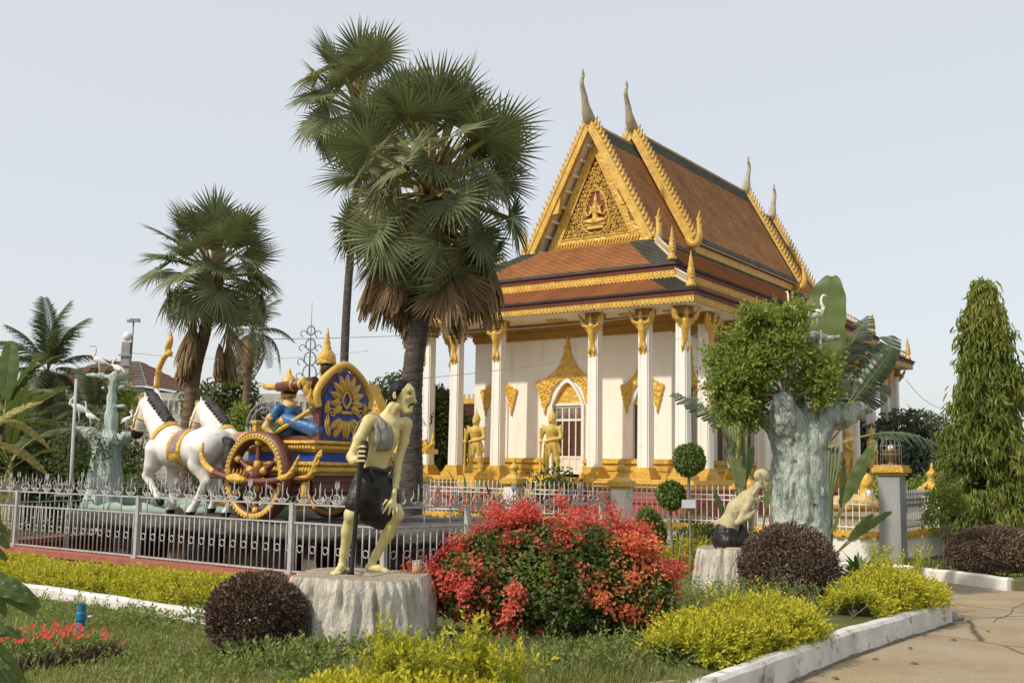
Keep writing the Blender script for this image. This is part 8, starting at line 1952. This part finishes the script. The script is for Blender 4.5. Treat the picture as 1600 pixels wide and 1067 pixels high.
tag(mb.build('fallen_leaves', pm('dry_brown_leaf', (.16, .08, .035))), kind='stuff')
mb = MB(); mb.box((1.03, 7.95, .03), (.55, .05, .06), 0, .55); tag(mb.build('wooden_batten', pm('weathered_wood', (.42, .36, .27), (.28, .23, .17), 8, .9)), 'weathered wooden batten lying in the grass behind the kerb', 'batten')
# ------------------------------------------------------------------ background
# house with red tiled roof, far left
HS = thing('house', 'greyish house with a red tiled roof and long balcony behind the left palms', 'house', (-20.5, 55, 0), R(-6))
OLDW = pm('grimy_pale_render', (0.50, 0.47, 0.42), (0.34, 0.32, 0.28), 1.2, 0.9, 0.1, 6, stain=((0.13, 0.12, 0.11), 1.6, .5, .7))
mb = MB(); mb.b2((-4, 0, 0), (1.4, 7, 5.5)); mb.b2((1.4, .6, 0), (13.5, 7, 5.0)); mb.build('wall', OLDW, HS)
mb = MB(); roof_plane(mb, (-4.6, -.9, 5.5), (1.95, -.9, 5.5), (-.6, 3.5, 7.2), (-2.6, 3.5, 7.2), rowh=.28, gl=.4, gr=.4); roof_plane(mb, (1.95, -.9, 5.5), (1.95, 8, 5.5), (-.6, 3.6, 7.2), (-.6, 3.5, 7.2), rowh=.28); roof_plane(mb, (-4.6, 8, 5.5), (-4.6, -.9, 5.5), (-2.6, 3.5, 7.2), (-2.6, 3.6, 7.2), rowh=.28)
mb.build('roof', [tilem('old_red_roof_tile', (.27, .14, .09), (.20, .095, .06), (.12, .06, .04), .3, .28), TILEG], HS)
mb = MB(); mb.b2((1.4, -.9, 4.75), (14, .8, 5.15)); mb.b2((-4.2, -.5, 5.2), (1.6, -.3, 5.48)); mb.b2((1.4, -.9, 3.2), (14, -.75, 3.9))
for k in range(40): mb.b2((1.6 + k * .31, -.95, 4.25), (1.7 + k * .31, -.8, 4.75))
for k in range(6): mb.b2((1.6 + k * 2.2, -.85, 0), (4.9 + k * 2.2, -.6, 4.75))
mb.build('balcony', OLDW, HS)
for x in (5.4, 7.6, 9.8, 12): 
    w = MB().b2((x, .5, 3.3), (x + 1.2, .62, 4.6)).build('window', DARK, HS); mb = MB()
    for q in range(6): mb.b2((x - .02, .44, 3.35 + q * .22), (x + 1.22, .52, 3.45 + q * .22))
    mb.build('louvre', OLDW, w)
# gilded pavilion behind the big palm and a lower temple hall on the left of the temple
PV = thing('small_shrine_hall', 'small hall with gold-edged brown tiled roof seen between the temple columns', 'shrine', frame_pt(TO, -17.0, 9, 0), ANG + R(8))
mb = MB(); mb.b2((-5, 0, 0), (5, 8, 3.1)); mb.build('wall', WHITE, PV)
mb = MB(); roof_plane(mb, (-5.8, -1, 3.3), (5.8, -1, 3.3), (4.8, 3, 5.0), (-4.8, 3, 5.0)); roof_plane(mb, (5.8, -1, 3.3), (5.8, 9, 3.3), (4.8, 5, 5.0), (4.8, 3, 5.0)); mb.build('roof', [TILEB, TILEG], PV)
mb = MB(); mb.b2((-5.8, -1.05, 3.05), (5.8, -.98, 3.28)); mb.b2((5.78, -1, 3.05), (5.85, 9, 3.28)); mb.b2((-4.9, 2.9, 4.98), (4.9, 3.1, 5.25))
for k in range(34): mb.b2((-4.8 + k * .29, 2.97, 5.25), (-4.68 + k * .29, 3.03, 5.5))
for s in (-1, 1): mb.tube([(s * 4.8, 3, 5.0), (s * 5.8, -1, 3.35)], .12, 6)
mb.build('gold_trim', GOLDF, PV)
for x in (-3, 0, 3):
    w = MB().b2((x - .5, -.05, 1.2), (x + .5, -.01, 2.3)).build('window', DARK, PV); mb = MB()
    for q in range(4): mb.b2((x - .5 + q * .31, -.09, 1.2), (x - .46 + q * .31, -.05, 2.3))
    mb.b2((x - .5, -.09, 1.72), (x + .5, -.05, 1.78)); mb.build('sash', WHITE, w)
# gold roofed gate pavilion behind the old man's head
GV = thing('gilded_gate', 'gold stepped gate roof peeping out behind the throne of the chariot', 'gate', (-4.35, 33, -0.75), R(-20))
mb = MB()
for x in (-1.3, 1.3): mb.b2((x - .2, -.2, 0), (x + .2, .2, 2.9))
mb.build('post', WHITE, GV)
mb = MB(); mb.prism([(-2.0, 2.9), (2.0, 2.9), (1.2, 3.5), (.5, 4.0), (0, 4.9), (-.5, 4.0), (-1.2, 3.5)], -.35, .35); mb.b2((-2.1, -.45, 2.75), (2.1, .45, 2.9))
for s in (-1, 1):
    for k in range(7): mb.prism([(s * (2.0 - .28 * k), 2.9 + .17 * k), (s * (1.9 - .28 * k), 3.2 + .17 * k), (s * (1.75 - .28 * k), 2.9 + .17 * k)], -.1, .1)
    mb.tube([(s * 1.95, 0, 2.9), (s * 2.12, 0, 3.05), (s * 2.12, 0, 3.4)], [.10, .08, .02], 6)
mb.build('roof', GOLD, GV)
mb = MB(); mb.lathe([(.5, 0), (.42, .8), (.46, .85), (.34, 1.5), (.38, 1.55), (.26, 2.2), (.28, 2.26), (.12, 3.0), (.02, 3.8)], (0, 0, 0), 8); t_o = mb.build('spire', pm('orange_brick_spire', (.42, .16, .08), (.28, .09, .05), 6, .9, .6, 10), None, (-3.52, 34.5, 2.3)); t_o.scale = (.42, .42, .8); tag(t_o, 'ribbed orange-brown brick spire beside the big palm trunk', 'spire')
mb = MB(); mb.lathe([(.5, -2.0), (.5, 0.02)], (0, 0, 0), 8); m2 = mb.build('base', WHITE, t_o)
# posts, poles and lamps
LP_ = thing('lamp_post', 'plain thin grey metal post with a short arm beside the left concrete tree', 'post', (-7.42, 18.0, 0)); mb = MB(); mb.tube([(.02, 0, 0), (.01, 0, 1.2), (-.01, 0, 3.0)], [.034, .031, .028], 8); mb.build('pole', pm('galvanised_grey', (.45, .45, .44), (.33, .33, .32), 5, .5), LP_)
mb = MB(); mb.tube([(-.01, 0, 2.72), (-.16, 0, 2.72), (-.16, 0, 2.82)], .012, 6); mb.b2((-.20, -.12, 1.02), (.04, .06, 1.06)); mb.b2((-.20, -.12, 1.2), (.04, .06, 1.24)); mb.b2((-.19, -.1, 1.04), (-.17, .05, 1.22)); mb.build('bracket', IRONG, LP_)
UP = thing('utility_pole', 'square concrete utility pole with a white globe lamp and a tall floodlight mast', 'utility pole', (-14.85, 40.5, 0)); mb = MB(); mb.box((0, 0, 3.1), (.42, .34, 6.2), 0, 0, .75)
for z in np.arange(3.4, 6.0, .38): mb.box((0, -.17, z), (.46, .04, .07))
mb.build('pole', pm('grey_weathered_concrete', (.34, .33, .32), (.22, .21, .2), 4, .9, .3, 10), UP); mb = MB(); mb.ball((0, 0, 6.42), (.17, .17, .18)); mb.build('globe', HERONW, UP)
mb = MB(); mb.tube([(.18, 0, 5.6), (.20, 0, 7.0)], .035, 6); mb.build('mast', IRONG, UP); mb = MB(); mb.box((.28, -.05, 7.05), (.34, .2, .12)); mb.box((.05, -.05, 7.02), (.16, .12, .10)); mb.build('floodlight', IRONG, UP)
for x, y, h, lab in ((-13.8, 55.5, 5.2, 'far wooden utility pole with a crossarm between the palms'), ):
    o = thing('utility_pole', lab, 'utility pole', (x, y, 0)); mb = MB(); mb.tube([(0, 0, 0), (0, 0, h)], [.11, .08], 7); mb.b2((-.8, -.05, h - .5), (.8, .05, h - .4))
    for q in (-.7, .7): mb.tube([(q, 0, h - .4), (q, 0, h - .15)], .05, 6)
    mb.build('pole', BARK, o)
# openwork iron spire behind the prince
IG = thing('iron_arch', 'tall openwork iron arch with a scrolled spire behind the chariot', 'iron arch', (-5.95, 31, 0)); mb = MB()
def arc(c, r, a0, a1, th=.035, n=20, sq=1.0): mb.tube([(c[0] + r * math.cos(a), 0, c[1] + r * math.sin(a) * sq) for a in np.linspace(a0, a1, n)], th, 5)
for x, z0, r in ((0, 3.1, .78), (-1.25, 2.7, .52), (1.25, 2.7, .52)):
    for q in (1.0, .78): arc((x, z0), r * q, 0, PI, .03, 20, 1.35); [mb.tube([(x + s * r * q, 0, 0), (x + s * r * q, 0, z0)], .03, 5) for s in (-1, 1)]
    for k in range(9): a = PI * (k + .5) / 9; mb.tube([(x + r * .78 * math.cos(a), 0, z0 + r * .78 * 1.35 * math.sin(a)), (x + r * math.cos(a), 0, z0 + r * 1.35 * math.sin(a))], .018, 4)
    for s in (-1, 1): mb.tube(interp([(x, 0, z0 - .6), (x + s * r * .55, 0, z0 + .1), (x + s * r * .35, 0, z0 + .75), (x, 0, z0 + .35)], 14), .022, 5)
for k in range(4):
    z = 4.3 + k * .42; r = .20 - .03 * k; arc((0, z), r, 0, 2 * PI, .022, 18, 1.2)
    for s in (-1, 1): arc((s * (r + .1), z - .1), .09, 0, 4.5, .016, 10)
mb.tube([(0, 0, 4.1), (0, 0, 6.4)], [.03, .008], 5); mb.build('scrollwork', IRONG, IG)
# two withered banana leaves that hang in the open in front of the dark plants
WB = thing('banana_plant', 'small leaning banana plant with two withered yellow leaves at the left picture edge', 'banana plant', (-10.9, 22.6, 0)); mb = MB(); mb.tube([(-.6, 0, 0), (-.5, 0, .8), (-.25, 0, 1.7)], [.10, .08, .05], 8); mb.build('stem', BARK, WB)
for (x, z, d, s) in ((-.35, 2.45, (1, -.2, .10), .62), (-.40, 1.95, (1, -.25, .05), .66), (-.4, 2.2, (-.4, -.6, .5), .6), (-.3, 1.7, (.2, -.5, .8), .7)):
    f = frond(BAN[3], WB, (x, 0, z), d, s, 0, 'leaf'); f.rotation_euler = face_rot(d, (-.15, -.75, .65))
# wires
def wire(label, a, b, sag=.4, r=.012):
    a, b = Vector(a), Vector(b); P = [a.lerp(b, t / 24) - Vector((0, 0, sag * 4 * (t / 24) * (1 - t / 24))) for t in range(25)]; tag(MB().tube(P, r, 4).build('overhead_wire', pm('grey_cable_%d' % int(a.x * 10 + 500), (.38, .38, .38), None, 3, .6)), label, 'wire', 'overhead wires')
wire('thin wire crossing low in front of the temple door and columns', (-6.5, 27, 4.8), frame_pt(TO, .6, 1.0, 7.3), .25, .010)
wire('thin wire crossing the temple front just above the door arch', (-6.0, 26, 3.5), frame_pt(TO, 1.2, -.6, 6.2), .35, .010)
wire('wire from the far temple corner to the right edge, upper one', frame_pt(TO, .5, 26, 6.7), (26, 62, 5.6), .6, .014)
wire('wire from the far temple corner to the right edge, lower one', frame_pt(TO, .5, 26, 5.4), (27, 62, 3.2), .6, .014)
wire('faint wire across the sky between the house and the palms', (-14.8, 40.5, 5.8), (-6.0, 44, 6.4), .3, .010)
wire('pale rope strung from the horse bridle to the chariot', frame_pt(PO, -6.62, 1.25, 2.13), frame_pt(PO, -4.2, 1.3, 2.05), .03, .006)
# reclining gold figure in the side court
RL = thing('reclining_figure', 'gilded reclining lion figure with a pale chest on a grey pedestal behind the railing', 'statue', (8.3, 25.2, 0), R(-6)); mb = MB(); mb.b2((-1.15, -.35, 0), (.75, .35, .62)); mb.b2((-1.2, -.4, .62), (.8, .4, .72)); mb.b2((-1.2, -.4, .1), (.8, .4, .2)); mb.build('pedestal', pm('grey_gold_pedestal', (.42, .35, .2), (.28, .24, .17), 4, .8, .4, 9), RL)
body('body', [C((-.75, 0, .90), (.15, 0, .95), .17, .20, .08), C((.15, 0, .95), (.12, 0, 1.30), .18, .13, .08), Es((.14, -.06, 1.45), (.13, .13, .16)), Es((.18, -.14, 1.42), (.06, .07, .06)), C((.12, -.05, 1.55), (.10, 0, 1.66), .09, .02), C((.2, -.15, .95), (.65, -.16, .78), .09, .075), C((.2, .15, .95), (.65, .16, .78), .09, .075), C((-.6, -.2, .88), (-.35, -.26, .80), .13, .07), C((-.8, 0, .85), (-1.1, .05, .80), .08, .05)] + [Es((.14 + .1 * math.cos(a), .03 + .12 * math.sin(a) - .05, 1.36), (.06, .06, .07)) for a in np.arange(8) * .785], .026, GOLDP, RL)
body('pale_chest', [Es((.15, -.10, 1.14), (.075, .09, .11))], .024, HERONW, RL)
# far trees
def far_tree(name, label, base, h, blobs, leaf, n, mat): return airy_tree(name, label, base, h, blobs, leaf, n, mat, trunk=.2)
far_tree('far_tree', 'broad grey-green tree behind the far end of the temple', (20.5, 54, 0), 4.6, [(-2.3, 0, 2.9, 1.9, 1.5), (0, 0, 3.3, 2.2, 1.6), (2.2, 0, 2.5, 2.0, 1.5), (-.8, -1, 1.8, 2.4, 1.4), (-3.8, 0, 1.9, 1.5, 1.3), (3.8, 0, 1.7, 1.8, 1.3)], .30, 900, FARLEAF)
far_tree('far_tree', 'lower far tree just left of the mast tree', (24.5, 58, 0), 4.0, [(-1.5, 0, 2.4, 1.8, 1.3), (1, 0, 2.7, 1.8, 1.3), (3, 0, 2.0, 2.0, 1.5)], .30, 800, FARLEAF)
far_tree('far_tree', 'round bright tree behind the temple columns near the big palm trunk', (-3.0, 44, 0), 5.0, [(-.5, 0, 3.2, 1.5, 1.7), (.6, 0, 2.6, 1.3, 1.3), (0, -.5, 4.1, .9, .8)], .28, 1500, MIDLEAF)
far_tree('far_tree', 'leafy tree behind the throne with airy top', (-4.9, 38, 0), 5.3, [(-.3, 0, 3.6, .8, .9), (.4, 0, 4.1, .75, .8), (.2, 0, 2.7, 1.0, 1.0), (.9, 0, 4.6, .45, .5)], .17, 1700, MIDLEAF)
far_tree('far_tree', 'airy yellow-green tree right behind the second horse', (-12.0, 44, 0), 6.2, [(-.5, 0, 4.0, 1.3, 1.2), (.5, 0, 5.0, .9, 1.0), (.2, 0, 2.8, 1.7, 1.3), (1.0, 0, 3.6, 1.0, 1.0)], .24, 1000, MIDLEAF)
far_tree('far_tree', 'small conical bright tree between the coconut palm and the driver', (-9.35, 36, 0), 4.0, [(0, 0, 1.6, .85, .8), (0, 0, 2.5, .65, .7), (.1, 0, 3.2, .4, .5)], .20, 1900, TREEL)
far_tree('far_tree', 'bright sapling rising from the balcony between the two horse heads', (-13.5, 36.5, 0), 4.6, [(0, 0, 3.0, .6, .7), (.2, 0, 3.8, .45, .5), (-.3, 0, 2.0, .7, .7)], .20, 1500, TREEL)
far_tree('garden_tree', 'dark rounded garden tree behind the left concrete tree', (-10.8, 25.5, 0), 3.0, [(-.9, 0, 1.5, .9, .8), (.3, 0, 1.8, .9, .8), (1.2, 0, 1.3, .9, .8), (0, -.5, .9, 1.3, .7)], .16, 1700, DKLEAF)
far_tree('garden_tree', 'dense dark shrubbery tree under the banana plants', (-12.6, 27.0, 0), 2.6, [(-1.8, 0, 1.2, 1.2, .9), (0, 0, 1.4, 1.2, .9), (1.5, 0, 1.1, 1.1, .9), (.3, -.6, .8, 1.5, .7)], .17, 1500, DKLEAF)
far_tree('garden_tree', 'dark background tree filling the gap behind the left coconut palms', (-16.5, 36.5, 0), 4.6, [(-1.5, 0, 2.4, 2.0, 1.7), (1.2, 0, 2.2, 1.8, 1.5), (0, 0, 3.2, 1.4, 1.1)], .24, 800, DKLEAF)
far_tree('garden_tree', 'leafy low tree between the horses and the chariot driver', (-7.2, 28, 0), 2.6, [(-.8, 0, 1.2, .8, .7), (.4, 0, 1.4, .8, .8), (1.2, 0, 1.0, .7, .6)], .15, 1600, MIDLEAF)
far_tree('garden_tree', 'feathery green tree right of the chariot throne', (-3.9, 29.5, 0), 2.6, [(-.6, 0, 1.2, .7, .7), (.4, 0, 1.3, .7, .7)], .15, 1700, MIDLEAF)
far_tree('garden_tree', 'low bright shrub at the right behind the temple railing', (15.0, 37, 0), 2.2, [(-2.0, 0, .9, 1.0, .5), (0, 0, 1.1, 1.1, .6), (2, 0, 1.0, 1.2, .6)], .24, 900, TREEL)
round_bush('clipped round green bush in a low brown planter behind the left concrete tree', (-7.9, 22.6, .35), (.62, .62, .52), 12, 6500, .075, TOPI, 'round_bush', 'bush', .9, None, .6, .06)
mb = MB(); mb.lathe([(.36, 0), (.44, .1), (.42, .38), (.48, .42), (.40, .44), (0, .40)], (-7.9, 22.6, 0), 18); tag(mb.build('brown_planter', BROWNW), 'low brown planter under the clipped round bush', 'planter')
# gold hip ornaments of shrines in the far garden at left
for k, (px, dd, h, lab) in enumerate(((-13.5, 30.5, 2.05, 'gold flame-shaped ornament standing among shrubs behind the far wall'), (-10.7, 29.0, 1.75, 'small gold finial among shrubs beside the lamp post'))):
    o = thing('gold_ornament', lab, 'ornament', (px, dd, 0)); mb = MB(); mb.prism([(-.4, .9), (.4, .9), (.28, h * .8), (.05, h), (-.1, h * .95), (-.3, h * .7)], -.08, .08)
    mb.b2((-.45, -.2, 0), (.45, .2, .9)); mb.build('carving', GOLD, o)
hd = thing('boundary_wall', 'low pale wall behind the far lawn at the right edge', 'wall', (14.0, 29, 0), R(-12)); mb = MB(); mb.b2((-1.5, 0, -.2), (14, .2, 1.1)); mb.b2((-1.5, -.05, 1.1), (14, .25, 1.2)); mb.build('panel', WHITE, hd)
